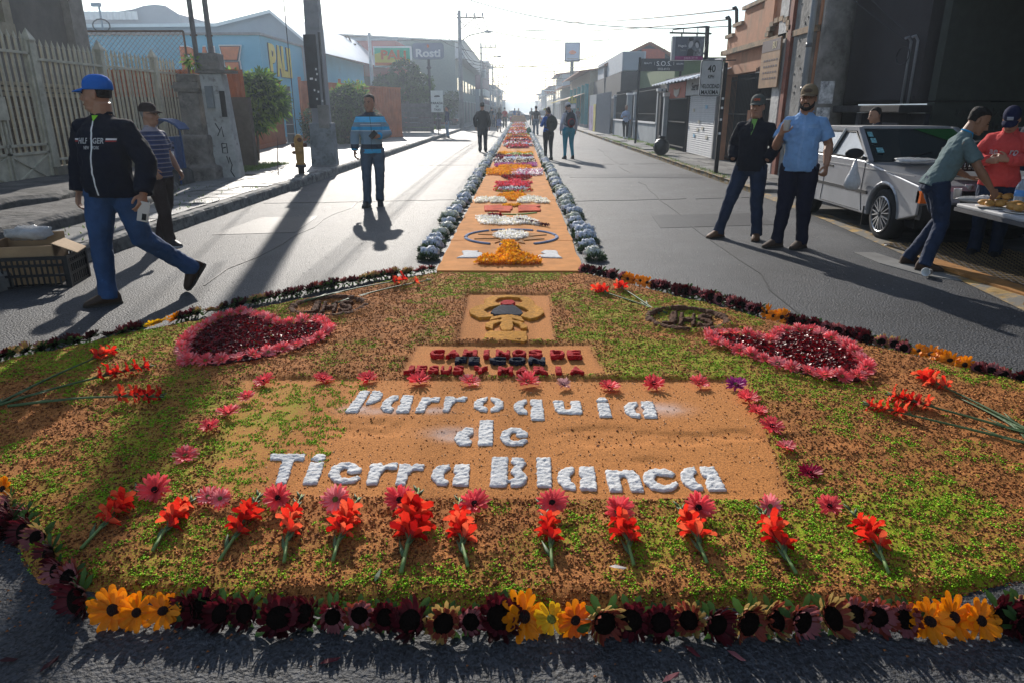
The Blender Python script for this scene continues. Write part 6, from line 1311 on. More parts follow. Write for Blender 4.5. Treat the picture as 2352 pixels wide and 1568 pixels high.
V = np.stack([x, y, np.full(n, .003)], 1)[:, None, :] + np.array([[.004, 0, 0], [-.003, .003, 0], [-.003, -.003, 0], [0, 0, .004]])[None] * (.5 + g_.random(n))[:, None, None]
F = (np.arange(n) * 4)[:, None, None] + np.array([[0, 1, 3], [1, 2, 3], [2, 0, 3]])[None]
o = bpy.data.objects.new('spilled_sawdust', npmesh('spilled_sawdust', V.reshape(-1, 3), F.reshape(-1, 3), mc[0])); COL.objects.link(o); tag(o, 'sawdust grains spilled on the asphalt before the flower border', 'sawdust', kind='stuff')
def hz_(x, y): return float(bed(np.array([x]), np.array([y]))[0][0])

# the long strip, one pressed sawdust plate after the other
m_strip = M('orange_sawdust', (.58, .245, .07), .95, var=.14, scale=5, bump=.5, bscale=140, bdist=.003, spec=.15, stain=((.46, .18, .05), 2.5, .62))
ys = [6.52, 8.15, 9.75, 12.1, 14.2] + [14.2 + 2.7 * k for k in range(1, 28)]
for i in range(len(ys) - 1):
    mb = MB(); y0, y1 = ys[i], ys[i + 1] - .015; e = 24; L, Rr = [], []
    for k in range(9):
        y = y0 + (y1 - y0) * k / 8; L.append((-.805 + rnd.uniform(-.012, .012), y)); Rr.append((.635 + rnd.uniform(-.012, .012), y))
    mb.prism(L + Rr[::-1], 0.0, .022 + (i % 2) * .002); o = mb.build('carpet_plate', m_strip)
    lab = ['plate with the orange chalice and white birds', 'plate with the blue dashed oval and daisy disc', 'plate with the white dove and orange block pair', 'plate with yellow sun and white wings', 'plate with the pink star and the red bowl'][i] if i < 5 else 'petal-striped plate %s along the sawdust strip' % ['sixth', 'seventh', 'eighth', 'ninth', 'tenth', 'eleventh', 'twelfth', 'thirteenth', 'fourteenth', 'fifteenth'][i - 5] if i < 15 else 'far petal-striped sawdust plate, %s from the green bed' % ordw(i + 1)
    tag(o, 'orange sawdust ' + lab if i < 5 else lab, 'sawdust carpet', 'plates of the long sawdust strip')

def powder(name, pieces, z0, z1, m, vox=.007, disp=.008, ws=.03, label=None, cat=None, group=None, parent=None):
    """a heap of coloured powder with the given outlines"""
    mb = MB()
    for p in pieces: mb.prism(p, z0, z1)
    o = mb.build(name, m, parent); remesh_later(o, vox, 2, disp, ws)
    if label: tag(o, label, cat, group)
    return o
# ---- white letters
GL = {'P': [[(0, 0), (.40, 0), (.42, 1), (.02, 1)], [(.50, .98), (.78, 1), (1, .82), (.97, .58), (.75, .40), (.5, .36), (.52, .6)]],
 'a': [[(.47, 1), (.22, .96), (.02, .72), (.0, .32), (.15, .06), (.44, 0), (.47, .2), (.34, .36), (.35, .62), (.49, .8)], [(.56, 0), (1, 0), (1, 1), (.60, 1), (.57, .66), (.66, .5), (.57, .36)]],
 'r': [[(0, 0), (.42, 0), (.44, .5), (.6, .72), (1, .70), (.98, 1), (.68, 1), (.44, .84), (.42, 1), (0, 1)]],
 'o': [[(.46, 1), (.2, .95), (0, .7), (0, .3), (.2, .06), (.46, 0), (.46, .22), (.32, .38), (.32, .62), (.46, .8)], [(.56, 1), (.82, .95), (1, .7), (1, .3), (.82, .06), (.56, 0), (.56, .22), (.70, .38), (.70, .62), (.56, .8)]],
 'q': [[(.47, 1), (.2, .95), (0, .75), (.02, .5), (.18, .3), (.45, .27), (.46, .42), (.34, .55), (.34, .72), (.47, .84)], [(.56, 0), (1, 0), (.98, 1), (.56, 1), (.56, .74), (.66, .62), (.56, .5)]],
 'u': [[(0, 1), (.38, 1), (.38, .42), (.52, .3), (.62, .42), (.62, 1), (1, 1), (1, 0), (.68, 0), (.45, .02), (.15, .06), (.02, .3)]],
 'i': [[(.1, 0), (1, 0), (.95, .7), (.1, .7)], [(.05, .82), (.3, .76), (.75, .76), (.95, .86), (.75, 1), (.3, 1)]],
 'd': [[(.47, .68), (.25, .68), (.05, .45), (0, .22), (.15, 0), (.45, 0), (.47, .15), (.36, .3), (.48, .5)], [(.62, 0), (1, 0), (1, 1), (.62, 1)]],
 'e': [[(1, .25), (.8, .04), (.5, 0), (.2, .06), (0, .4), (.06, .78), (.35, 1), (.72, .98), (1, .72), (1, .5), (.70, .46), (.55, .55), (.6, .70), (.45, .78), (.34, .5), (.42, .28), (.62, .24), (.92, .38)]],
 'T': [[(0, .78), (.36, .80), (.28, 0), (.66, 0), (.72, .8), (1, .74), (1, 1), (0, 1)]], 'l': [[(0, 0), (1, 0), (1, 1), (0, 1)]],
 'B': [[(0, 0), (.46, 0), (.46, 1), (0, 1)], [(.56, 1), (.85, .97), (.98, .8), (.82, .55), (1, .35), (.95, .1), (.8, 0), (.56, 0), (.52, .2), (.66, .32), (.54, .46), (.54, .58), (.68, .7), (.54, .82)]],
 'n': [[(0, 0), (.40, 0), (.40, .6), (.52, .74), (.62, .6), (.62, 0), (1, 0), (1, .72), (.86, .95), (.6, 1), (.42, .9), (.4, 1), (0, 1)]],
 'c': [[(1, .28), (.8, .04), (.5, 0), (.2, .06), (0, .4), (.06, .78), (.35, 1), (.75, .98), (1, .78), (.9, .62), (.62, .66), (.45, .72), (.34, .5), (.42, .28), (.62, .24), (.92, .42)]]}
m_powder = M('white_powder', (.63, .63, .62), .95, var=.12, scale=20, bump=.9, bscale=60, bdist=.008, stain=((.38, .22, .12), 9, .64))
LET = [('P', 792, 865, 946, 828, 884, 897), ('a', 868, 940, 946, 886, 951, 908), ('r', 952, 1004, 946, 970, 1012, 912), ('r', 1017, 1052, 944, 1022, 1076, 911), ('o', 1087, 1158, 945, 1090, 1155, 912), ('q', 1178, 1252, 964, 1180, 1247, 917),
       ('u', 1274, 1338, 950, 1270, 1334, 921), ('i', 1374, 1406, 957, 1366, 1398, 913), ('a', 1440, 1512, 959, 1428, 1500, 922), ('d', 1040, 1132, 1022, 1050, 1134, 965), ('e', 1146, 1214, 1023, 1150, 1212, 982),
       ('T', 612, 682, 1111, 622, 702, 1042), ('i', 690, 728, 1112, 716, 755, 1042), ('e', 750, 828, 1110, 758, 833, 1062), ('r', 840, 905, 1112, 852, 915, 1063), ('r', 908, 965, 1113, 918, 976, 1065), ('a', 990, 1076, 1115, 992, 1080, 1066),
       ('B', 1125, 1212, 1117, 1130, 1212, 1050), ('l', 1234, 1268, 1118, 1232, 1266, 1051), ('a', 1283, 1372, 1125, 1277, 1365, 1072), ('n', 1400, 1480, 1128, 1388, 1465, 1079), ('c', 1482, 1566, 1127, 1470, 1548, 1076), ('a', 1574, 1670, 1126, 1555, 1640, 1072)]
WORD = ['Parroquia'] * 9 + ['de'] * 2 + ['Tierra'] * 6 + ['Blanca'] * 6
SPOT = ['capital', 'first', 'first', 'second', None, None, None, None, 'last', None, None, 'capital', None, None, 'first', 'second', 'last', 'capital', None, 'first', None, None, 'last']
for (ch, b0, b1, yb, t0_, t1_, yt), wd_, sp__ in zip(LET, WORD, SPOT):
    A_, B_, C2_, D2_ = G(b0, yb, .02), G(b1, yb, .02), G(t1_, yt, .02), G(t0_, yt, .02)
    def mp_(u, v): return tuple((A_[k] * (1 - u) + B_[k] * u) * (1 - v) + (D2_[k] * (1 - u) + C2_[k] * u) * v for k in (0, 1))
    powder('powder_letter', [[mp_(u, v) for u, v in pc] for pc in GL[ch]], .004, .026, m_powder, .0055, .014, .02, '%s white powder letter %s of the word %s' % (sp__ or 'single', ch, wd_), 'letter', 'white powder letters on the carpet')
# ---- red and blue heaped letters
m_redp, m_bluep, m_ochre = M('red_powder', (.42, .008, .010), .95, var=.25, scale=30, bump=.9, bscale=110, bdist=.006), M('navy_powder', (.012, .018, .035), .95, var=.4, scale=40, bump=.9, bscale=110, bdist=.006), M('ochre_powder', (.52, .23, .022), .95, var=.25, scale=25, bump=.9, bscale=110, bdist=.006)
def textheap(s, x0, x1, yb, yt, m, hgt, colname, word):
    a, b_ = G(x0, yb, .03), G(x1, yb, .03); t_ = G((x0 + x1) / 2, yt, .03); ch, dep = b_[0] - a[0], t_[1] - a[1]
    n = len(s)
    for i, c in enumerate(s):
        w_ = ch / n; mb = MB(); add_text(mb, c, (a[0] + w_ * (i + .5), (a[1] + t_[1]) / 2, .035), (1, 0, 0), (0, 1, 0), 1, hgt, .035, width=w_ * (.86 if c not in 'I' else .34), height=dep)
        o = mb.build('powder_letter', m); remesh_later(o, .006, 1, .012, .02)
        k = s[:i].count(c); lab = '%s%s heaped letter %s in the word %s' % (('' if s.count(c) == 1 else ('first ', 'second ')[min(k, 1)]), colname, c, word); tag(o, lab, 'letter', 'heaped %s letters' % colname)
textheap('CAMINOS', 983, 1250, 822, 808, m_redp, .032, 'red', 'Caminos'); textheap('DE', 1262, 1340, 823, 809, m_redp, .032, 'red', 'de above the lettering field')
textheap('FE', 1042, 1104, 836, 825, m_bluep, .03, 'navy', 'Fe'); textheap('CON', 1120, 1256, 836, 825, m_bluep, .03, 'navy', 'con')
textheap('JESUS', 922, 1066, 859, 845, m_redp, .032, 'red', 'Jesus'); textheap('Y', 1082, 1124, 860, 846, m_redp, .032, 'red', 'y'); textheap('MARIA', 1140, 1346, 861, 847, m_redp, .032, 'red', 'Maria')
# ---- the host and chalice emblem; crop coordinates turned into places
def ec(pts): return [G((1780 + x / 3.36) * .588, (1140 + y / 3.36) * .588, .03) for x, y in pts]
em = thing('emblem', 'ochre, navy and red powder emblem like a branching cup above the red words', 'emblem')
powder('ochre_outline', [ec([(480, 345), (300, 355), (190, 300), (175, 250), (260, 200), (375, 170), (375, 110), (470, 70), (620, 55), (800, 55), (960, 85), (1030, 140), (1040, 180), (1140, 230), (1165, 290), (1080, 350), (980, 372), (850, 330), (880, 300), (960, 265), (900, 225), (780, 190), (880, 140), (840, 95), (700, 84), (560, 98), (520, 140), (600, 185), (440, 215), (370, 255), (420, 290), (500, 320)]),
        ec([(600, 318), (740, 315), (860, 340), (905, 402), (850, 395), (740, 360), (745, 380), (860, 405), (945, 460), (940, 490), (860, 498), (840, 450), (740, 405), (760, 455), (735, 520), (605, 520), (575, 455), (610, 400), (500, 440), (485, 505), (390, 470), (385, 430), (470, 390), (600, 378), (605, 352), (500, 375), (440, 390), (470, 345)]),
        ec([(385, 560), (440, 525), (930, 530), (945, 650), (900, 668), (660, 648), (520, 655), (372, 665)])], .012, .040, m_ochre, .0045, .007, .015, parent=em)
powder('navy_half_moon', [ec([(458, 290), (500, 240), (590, 190), (760, 190), (850, 250), (888, 298), (840, 325), (640, 312), (520, 318)])], .012, .042, m_bluep, .0045, .007, .02, parent=em)
powder('red_lozenge', [ec([(585, 165), (640, 132), (740, 130), (785, 160), (740, 190), (620, 190)])], .012, .046, m_redp, .0045, .006, .02, parent=em)
# ---- earth medallions with raised initials
m_earth = M('dark_sawdust', (.10, .042, .02), .95, var=.3, scale=30, bump=1, bscale=90, bdist=.008)
for c, ang, lab in ((MEDL, R(10), 'round dark earth medallion with raised initials by the gladioli on the west rim'), (MEDR, R(-14), 'round dark earth medallion with raised initials beside the east petal heart')):
    t = thing('earth_medallion', lab, 'medallion', (c[0], c[1], .018), ang)
    mb = MB(); mb.tube([(.285 * math.cos(a), .285 * math.sin(a), .008) for a in [2 * math.pi * k / 40 for k in range(41)]], [.028 + .012 * rnd.random() for _ in range(41)], 7, cap=False); o = mb.build('ring', m_earth, t); remesh_later(o, .008, 1, .02, .03)
    for i, ch in enumerate('JHS'):
        mb = MB(); add_text(mb, ch, (-.13 + .13 * i, 0, .012), (1, 0, 0), (0, 1, 0), 1, .03, .01, width=.11, height=.30); o = mb.build('raised_letter', m_earth, t); remesh_later(o, .007, 1, .03, .02)

# ================================================================ FLOWERS
def petal_ring(mb, n, r0, L, W, cup, tilt0=0.0, z=0, jit=.12, tip=.55, mi=0, curl=0.0, seed=0):
    r_ = random.Random(seed)
    for i in range(n):
        if r_.random() < .07: continue
        a = 2 * math.pi * (i + r_.uniform(-.35, .35)) / n; ca, sa = math.cos(a), math.sin(a); l = L * r_.uniform(1 - jit, 1 + jit); w = W * r_.uniform(.85, 1.15); up_ = cup + r_.uniform(-.22, .28); tw = r_.uniform(-.35, .35)
        prof = [(0, .35), (.35, .95), (.75, 1.0), (.93, tip), (1.0, .15)]; vs = []
        for t, ww in prof:
            rr = r0 + l * t * math.cos(up_ + curl * t); zz = z + l * t * math.sin(up_ + curl * t)
            for sgn in (-1, 0, 1):
                off = sgn * w * ww / 2; zz2 = zz + (abs(sgn) * .18 * w) + sgn * tw * w * t * .5
                vs.append((rr * ca - off * sa, rr * sa + off * ca, zz2))
        mb.add(vs, [(k * 3 + j, (k + 1) * 3 + j, (k + 1) * 3 + j + 1, k * 3 + j + 1) for k in range(4) for j in (0, 1)], mi)
pk1, pk2, pkp, mag, pur, whp = leafmat('petal_coral_pink', (.95, .13, .15), .45), leafmat('petal_soft_pink', (.98, .34, .36), .45), leafmat('petal_blush', (.75, .45, .45), .4), leafmat('petal_magenta', (.42, .01, .06), .35), leafmat('petal_purple', (.50, .05, .28), .35), leafmat('petal_white', (.92, .92, .92), .5)
yel, yel2, mar, mar2, bic, bic2, ros = leafmat('petal_golden', (.85, .27, .003), .3), leafmat('petal_yellow', (.85, .50, .01), .35), leafmat('petal_maroon', (.045, .005, .008), .3), leafmat('petal_wine', (.11, .009, .016), .3), leafmat('petal_straw', (.50, .33, .11), .3), leafmat('petal_rusty', (.26, .05, .03), .3), leafmat('petal_dusty_rose', (.36, .12, .13), .35)
m_cdark, m_cgreen, m_cblack = M('flower_centre_dark', (.02, .008, .006), .9, var=.5, scale=120, bump=1, bscale=260), M('flower_centre_green', (.20, .22, .04), .9, var=.4, scale=120, bump=1, bscale=260), M('sunflower_centre', (.008, .005, .004), 1.0, spec=0.05, var=.6, scale=150, bump=1, bscale=220, bdist=.004)
sep = leafmat('sepal_green', (.05, .11, .025), .3); stemg = leafmat('stem_green', (.09, .15, .06), .15); stemp = M('stem_pale', (.19, .30, .09), .6, var=.2); redg = leafmat('gladiolus_red', (.88, .04, .02), .45); redd = leafmat('gladiolus_deep', (.50, .008, .008), .4)
FM = {}
def flower_meshes(key, petal, petal2, centre, big=False, kind='gerbera'):
    vs = []
    for k in range(5):
        mb = MB()
        if kind == 'gerbera':
            petal_ring(mb, 19, .010, .048, .0125, .22, 0, .002, mi=0, seed=k); petal_ring(mb, 17, .010, .044, .012, .42, 0, .005, mi=1, seed=k + 9); petal_ring(mb, 16, .008, .018, .006, .9, 0, .007, mi=1, seed=k + 20)
            cb = MB().ell((0, 0, .008), (.0125, .0125, .007), 12, 6)
        elif kind == 'daisy':
            petal_ring(mb, 12, .012, .052, .019, .05, 0, .002, mi=0, seed=k, tip=.75); petal_ring(mb, 10, .012, .043, .018, .32, 0, .006, mi=1, seed=k + 9, tip=.75)
            cb = MB().ell((0, 0, .008), (.016, .016, .008), 14, 6)
        else:
            petal_ring(mb, 22, .024, .038, .0125, .15, 0, .0, mi=0, seed=k, tip=.4, jit=.25, curl=.5); petal_ring(mb, 20, .022, .036, .0115, .50, 0, .004, mi=1, seed=k + 9, tip=.4, jit=.25, curl=.4)
            petal_ring(mb, 9, .02, .048, .018, -.2, 0, -.004, mi=2, seed=k + 5, tip=.4); cb = MB().ell((0, 0, .006), (.031, .031, .010), 16, 7)
        vs.append((mb.mesh('petals', [petal, petal2, sep], True), cb.mesh('flower_centre', centre, True)))
    FM[key] = vs
flower_meshes('pink', pk1, pk1, m_cdark); flower_meshes('pinkg', pk1, pk2, m_cgreen); flower_meshes('soft', pk2, pk1, m_cgreen); flower_meshes('blush', pkp, pkp, m_cdark); flower_meshes('magenta', mag, mag, m_cdark); flower_meshes('purple', pur, pur, m_cgreen)
flower_meshes('Y', yel, yel, m_cdark, kind='daisy'); flower_meshes('y', yel2, yel2, m_cgreen, kind='daisy'); flower_meshes('O', yel, leafmat('petal_orange', (.8, .16, .01), .35), m_cdark, kind='daisy')
flower_meshes('M', mar, mar2, m_cblack, kind='sun'); flower_meshes('W', mar2, ros, m_cblack, kind='sun'); flower_meshes('B', bic, bic2, m_cblack, kind='sun'); flower_meshes('R', bic2, ros, m_cblack, kind='sun'); flower_meshes('P', bic, ros, m_cblack, kind='sun')
def flower(key, x, y, z, nrm, scale, name, label, cat, group=None):
    pm, cm = rnd.choice(FM[key]); nrm = Vector(nrm).normalized()
    q = nrm.to_track_quat('Z', 'Y') @ Matrix.Rotation(rnd.uniform(0, 6.28), 3, 'Z').to_quaternion()
    t = bpy.data.objects.new(name, pm); COL.objects.link(t); t.location = (x, y, z); t.rotation_mode = 'QUATERNION'; t.rotation_quaternion = q; t.scale = (scale * rnd.uniform(.88, 1.1), scale * rnd.uniform(.88, 1.1), scale * rnd.uniform(.8, 1.3)); tag(t, label, cat, group)
    c = bpy.data.objects.new('flower_centre', cm); COL.objects.link(c); c.parent = t; return t
tocam = Vector((0, -.80, .60))
GERB = [(357, 1125, 'pink', 1.2, 'pink gerbera with dark eye at the west end of the lower row'), (478, 1140, 'pinkg', .85, 'tilted pink gerbera without visible eye left of its paired twin'), (506, 1144, 'pinkg', .8, 'half-turned pink gerbera paired with its twin in the lower row'), (639, 1146, 'pink', 1.1, 'pink gerbera below the capital T of Tierra'), (772, 1150, 'pinkg', 1.15, 'pink gerbera with pale eye below the e of Tierra'), (918, 1145, 'pink', 1.2, 'deep pink gerbera touching the fattest gladiolus'), (1090, 1152, 'pink', 1.25, 'deep pink gerbera below the last a of Tierra'),
        (1268, 1153, 'pink', 1.15, 'pink gerbera below the letter l of Blanca'), (1423, 1167, 'pink', 1.15, 'pink gerbera below the letter n of Blanca'), (1602, 1168, 'pink', 1.15, 'pink gerbera below the last a of Blanca'), (1768, 1161, 'pinkg', .95, 'pink gerbera seen edge-on near the east end of the lower row'), (1905, 1159, 'pink', .85, 'last small pink gerbera at the east end of the lower row'),
        (426, 1043, 'soft', 1.2, 'large soft pink gerbera, lowest of the west side column'), (482, 985, 'pink', 1.05, 'dark-eyed pink gerbera second in the west side column'), (524, 945, 'soft', 1.25, 'soft pink gerbera in the middle of the west side column'), (566, 908, 'soft', 1.0, 'flattened soft pink gerbera fourth in the west side column'), (606, 872, 'pink', 1.35, 'pink gerbera at the top corner of the west side column'),
        (742, 864, 'pink', 1.2, 'pink gerbera alone on the upper edge before the red words'), (844, 864, 'pink', 1.35, 'pink gerbera above the capital P of Parroquia'), (961, 869, 'pink', 1.45, 'pink gerbera under the first letter of Jesus'), (1080, 870, 'soft', 1.3, 'upright soft pink gerbera under the letter Y'), (1212, 873, 'soft', 1.5, 'big tilted soft pink gerbera above the q'), (1294, 879, 'blush', 1.0, 'small pale blush gerbera with dark eye above the u'), (1400, 882, 'pink', 1.4, 'pink gerbera above the letter i of Parroquia'), (1502, 878, 'pink', 1.3, 'pink gerbera just past the end of Parroquia'), (1606, 876, 'soft', 1.3, 'bright soft pink gerbera on the upper edge near the east heart'), (1690, 879, 'purple', 1.25, 'purple gerbera with white eye ring at the upper east corner'),
        (1718, 910, 'pink', 1.5, 'coral pink gerbera just below the purple one'), (1741, 939, 'pink', 1.2, 'coral pink gerbera second below the purple one'), (1773, 980, 'pink', 1.25, 'dark-eyed pink gerbera third below the purple one'), (1806, 1023, 'pinkg', .95, 'tipped-over pink gerbera above the magenta one'), (1861, 1080, 'magenta', 1.15, 'single dark magenta gerbera on the east side')]
for x, y, k, s_, lab in GERB:
    gx, gyy = G(x, y, .058 if y > 1100 else .045); tl = rnd.uniform(.3, .8) if y > 1100 else rnd.uniform(0, .4)
    flower(k, gx, gyy, hz_(gx, gyy) + .008 + .028 * tl, Vector((rnd.uniform(-.15, .15), -tl, 1)), s_ * (.98 if y > 1100 else .84), 'gerbera_flower', lab, 'gerbera', 'gerberas laid round the white lettering')
# near border, flowers facing the viewer
ORD = ['first', 'second', 'third', 'fourth', 'fifth', 'sixth', 'seventh', 'eighth', 'ninth', 'tenth', 'eleventh', 'twelfth', 'thirteenth', 'fourteenth', 'fifteenth', 'sixteenth', 'seventeenth', 'eighteenth', 'nineteenth', 'twentieth']
FRONT = [(12, 1128, 'Y', 34), (24, 1165, 'P', 30), (20, 1205, 'M', 44), (60, 1225, 'M', 42), (92, 1242, 'P', 36), (60, 1195, 'W', 34), (118, 1280, 'M', 46), (135, 1322, 'W', 36), (160, 1338, 'R', 40), (182, 1378, 'M', 56), (262, 1405, 'Y', 54), (318, 1414, 'Y', 46), (378, 1412, 'Y', 44), (428, 1408, 'M', 46), (465, 1404, 'M', 48), (512, 1418, 'M', 44), (566, 1418, 'M', 44), (640, 1424, 'M', 54), (705, 1420, 'M', 42), (765, 1424, 'W', 40), (826, 1424, 'R', 40), (885, 1430, 'M', 40), (945, 1435, 'M', 50), (1020, 1440, 'B', 46), (1080, 1440, 'W', 40), (1146, 1424, 'M', 52), (1202, 1420, 'Y', 54), (1266, 1432, 'y', 42), (1320, 1434, 'O', 42), (1386, 1434, 'B', 50), (1450, 1432, 'M', 48),
         (1516, 1440, 'M', 46), (1582, 1434, 'B', 46), (1642, 1440, 'M', 48), (1716, 1434, 'B', 52), (1776, 1436, 'B', 44), (1838, 1434, 'R', 48), (1908, 1425, 'B', 52), (1962, 1424, 'R', 36), (2012, 1424, 'R', 44), (2076, 1432, 'R', 42), (2132, 1432, 'Y', 54), (2184, 1424, 'Y', 50), (2248, 1434, 'Y', 46), (2308, 1424, 'M', 48), (2348, 1404, 'P', 46), (2350, 1450, 'M', 40)]
cn = {'Y': 'golden yellow', 'y': 'lemon yellow', 'O': 'orange-eyed yellow', 'M': 'dark maroon', 'W': 'wine red', 'B': 'straw and rust', 'R': 'rusty red', 'P': 'faded straw-pink'}
sec = 'up the west bend'; cnt = {}
for i, (x, y, k, r_) in enumerate(FRONT):
    sec = 'up the west bend' if x < 200 and y < 1390 else 'at the west end of the near border' if x < 410 else 'between the two golden clusters' if x < 1175 else 'in the middle golden cluster' if x < 1350 else 'east of the middle golden cluster' if x < 2100 else 'at the east end of the near border'
    c = cnt[(k, sec)] = cnt.get((k, sec), -1) + 1
    p = Vector((*G(x, y + r_ * .55, 0), 0)); a_, b2, c2_ = ray(x, y); Y = p.y - .005 + .03; pt = Vector((a_ * Y / b2, Y, CAM_H + c2_ * Y / b2)); dpt = pt.y * _cp + (CAM_H - pt.z) * _sp; sc_ = r_ * (1.0 if k in 'YyO' else 1.08) / F_ * dpt / .060
    nrm = tocam + Vector((rnd.uniform(-.4, .4) - (.35 if x < 190 else 0), rnd.uniform(-.2, .2), rnd.uniform(-.3, .35)))
    if k in 'YyO': nrm = tocam + Vector((rnd.uniform(-.35, .35), 0, rnd.uniform(-.2, .25)))
    flower(k, pt.x, pt.y, max(pt.z, .034), nrm, sc_, 'sunflower' if k not in 'YyO' else 'yellow_gerbera', '%s %s flower %s' % (ORD[c], cn[k], sec), 'flower', 'flowers of the near border')
# edges running back
def edge_row(pts, specials, side, nm):
    P = [Vector((*G(*p), 0)) for p in pts]; acc = 0; i = 0; cur = P[0]; n = 0; out = []
    L = sum((P[k + 1] - P[k]).length for k in range(len(P) - 1)); s = 0; step = .078
    while s < L:
        k, q = 0, s
        while k < len(P) - 2 and q > (P[k + 1] - P[k]).length: q -= (P[k + 1] - P[k]).length; k += 1
        d = (P[k + 1] - P[k]).normalized(); p = P[k] + d * q; nn = Vector((d.y, -d.x, 0)) * side
        out.append((p, nn)); s += step * rnd.uniform(.8, 1.15)
    for j, (p, nn) in enumerate(out):
        key = 'M' if rnd.random() < .62 else ('W' if rnd.random() < .7 else 'R')
        for (sx, sy, kk, rad) in specials:
            q = Vector((*G(sx, sy), 0))
            if (q - p).length < rad: key = kk
        nrm = nn * rnd.uniform(.3, 1.1) + Vector((rnd.uniform(-.3, .3), rnd.uniform(-.3, .1), rnd.uniform(.3, .9)))
        lab = '%s flower, %s in the row from the frame edge along the %s' % (cn[key], ordw(j + 1), nm)
        if key in 'YyOP': lab = '%s flower standing out %s in the %s' % (cn[key], ordw(j + 1), nm)
        flower(key, p.x + rnd.uniform(-.02, .02), p.y + rnd.uniform(-.02, .02), .040, nrm, rnd.uniform(.85, 1.15), 'border_flower' if key not in 'YyO' else 'yellow_gerbera', lab, 'flower', 'flowers along the %s' % nm)
edge_row([(0, 832), (130, 803), (320, 768), (400, 745), (560, 707), (700, 678), (850, 648), (1000, 626)], [(382, 748, 'Y', .1), (360, 755, 'y', .08), (740, 683, 'Y', .16), (920, 636, 'P', .12), (480, 724, 'P', .15), (64, 818, 'P', .12), (590, 700, 'P', .07), (850, 650, 'P', .1)], -1, 'far west rim')
edge_row([(1340, 628), (1500, 664), (1640, 694), (1780, 737), (1900, 767), (2000, 795), (2130, 824), (2200, 848), (2352, 888)], [(1462, 656, 'Y', .14), (1765, 735, 'Y', .12), (2150, 830, 'Y', .12), (2205, 846, 'Y', .1), (2030, 797, 'P', .08)], 1, 'far east rim')
# hearts
def heart(pts, lab):
    P = [G(x, y, .03) for x, y in pts]; n = len(P)
    # petals
    g_ = np.random.default_rng(len(lab)); xs = [p[0] for p in P]; ys_ = [p[1] for p in P]; N = 5200
    x = g_.uniform(min(xs), max(xs), N); y = g_.uniform(min(ys_), max(ys_), N); k = sdf_box(x, y, P) > .03; x, y = x[k], y[k]; m = len(x)
    L = .030 * (.7 + .7 * g_.random(m)); a = g_.random(m) * 6.28; tl = g_.normal(size=m) * .5; d = np.stack([np.cos(a), np.sin(a), tl], 1); d /= np.linalg.norm(d, axis=1)[:, None]
    s = np.stack([-np.sin(a), np.cos(a), g_.normal(size=m) * .35], 1); z = .035 + .025 * g_.random(m); c = np.stack([x, y, z], 1)
    V = np.stack([c - d * L[:, None] * .5, c + s * L[:, None] * .38 + [0, 0, .006], c + d * L[:, None] * .5, c - s * L[:, None] * .38 + [0, 0, .004], c - [0, 0, .006]], 1).reshape(-1, 3)
    F = (np.arange(m) * 5)[:, None, None] + np.array([[0, 4, 1], [1, 4, 2], [2, 4, 3], [3, 4, 0]])[None]
    o = bpy.data.objects.new('rose_petals', npmesh('rose_petals', V, F.reshape(-1, 3), [mar2r, mardk], np.repeat((g_.random(m) < .45).astype(int), 4))); COL.objects.link(o); tag(o, 'loose dark red petals filling the %s' % lab, 'petals', kind='stuff')
    b = MB().prism(P, .0, .032).build('heart_base', M('dark_petal_mat', (.05, .006, .008), .8), None); tag(b, 'dark red underlay inside the %s' % lab, 'petal bed')
    per = sum(math.dist(P[i], P[(i + 1) % n]) for i in range(n)); s_ = 0; i = 0
    while s_ < per:
        k, q = 0, s_
        while q > math.dist(P[k], P[(k + 1) % n]): q -= math.dist(P[k], P[(k + 1) % n]); k += 1
        t = q / math.dist(P[k], P[(k + 1) % n]); x_, y_ = P[k][0] * (1 - t) + P[(k + 1) % n][0] * t, P[k][1] * (1 - t) + P[(k + 1) % n][1] * t
        flower('soft' if rnd.random() < .75 else 'pinkg', x_, y_, .052, Vector((rnd.uniform(-.3, .3), -rnd.uniform(.1, .6), 1)), rnd.uniform(.95, 1.1), 'gerbera_flower', 'soft pink gerbera, %s round the rim of the %s' % (ordw(i + 1), lab), 'gerbera', 'gerberas rimming the %s' % lab); s_ += .094; i += 1
mar2r, mardk = leafmat('heart_petal_red', (.28, .006, .012), .35, .35), leafmat('heart_petal_dark', (.10, .004, .008), .3, .45)
heart([(428, 835), (420, 800), (450, 768), (500, 738), (552, 724), (600, 734), (645, 752), (690, 746), (735, 743), (760, 760), (735, 783), (680, 802), (595, 822), (490, 838)], 'west petal heart')
heart([(1628, 778), (1665, 773), (1735, 778), (1768, 790), (1790, 768), (1860, 765), (1940, 798), (1992, 850), (1975, 872), (1910, 874), (1810, 852), (1710, 818), (1645, 795)], 'east petal heart')
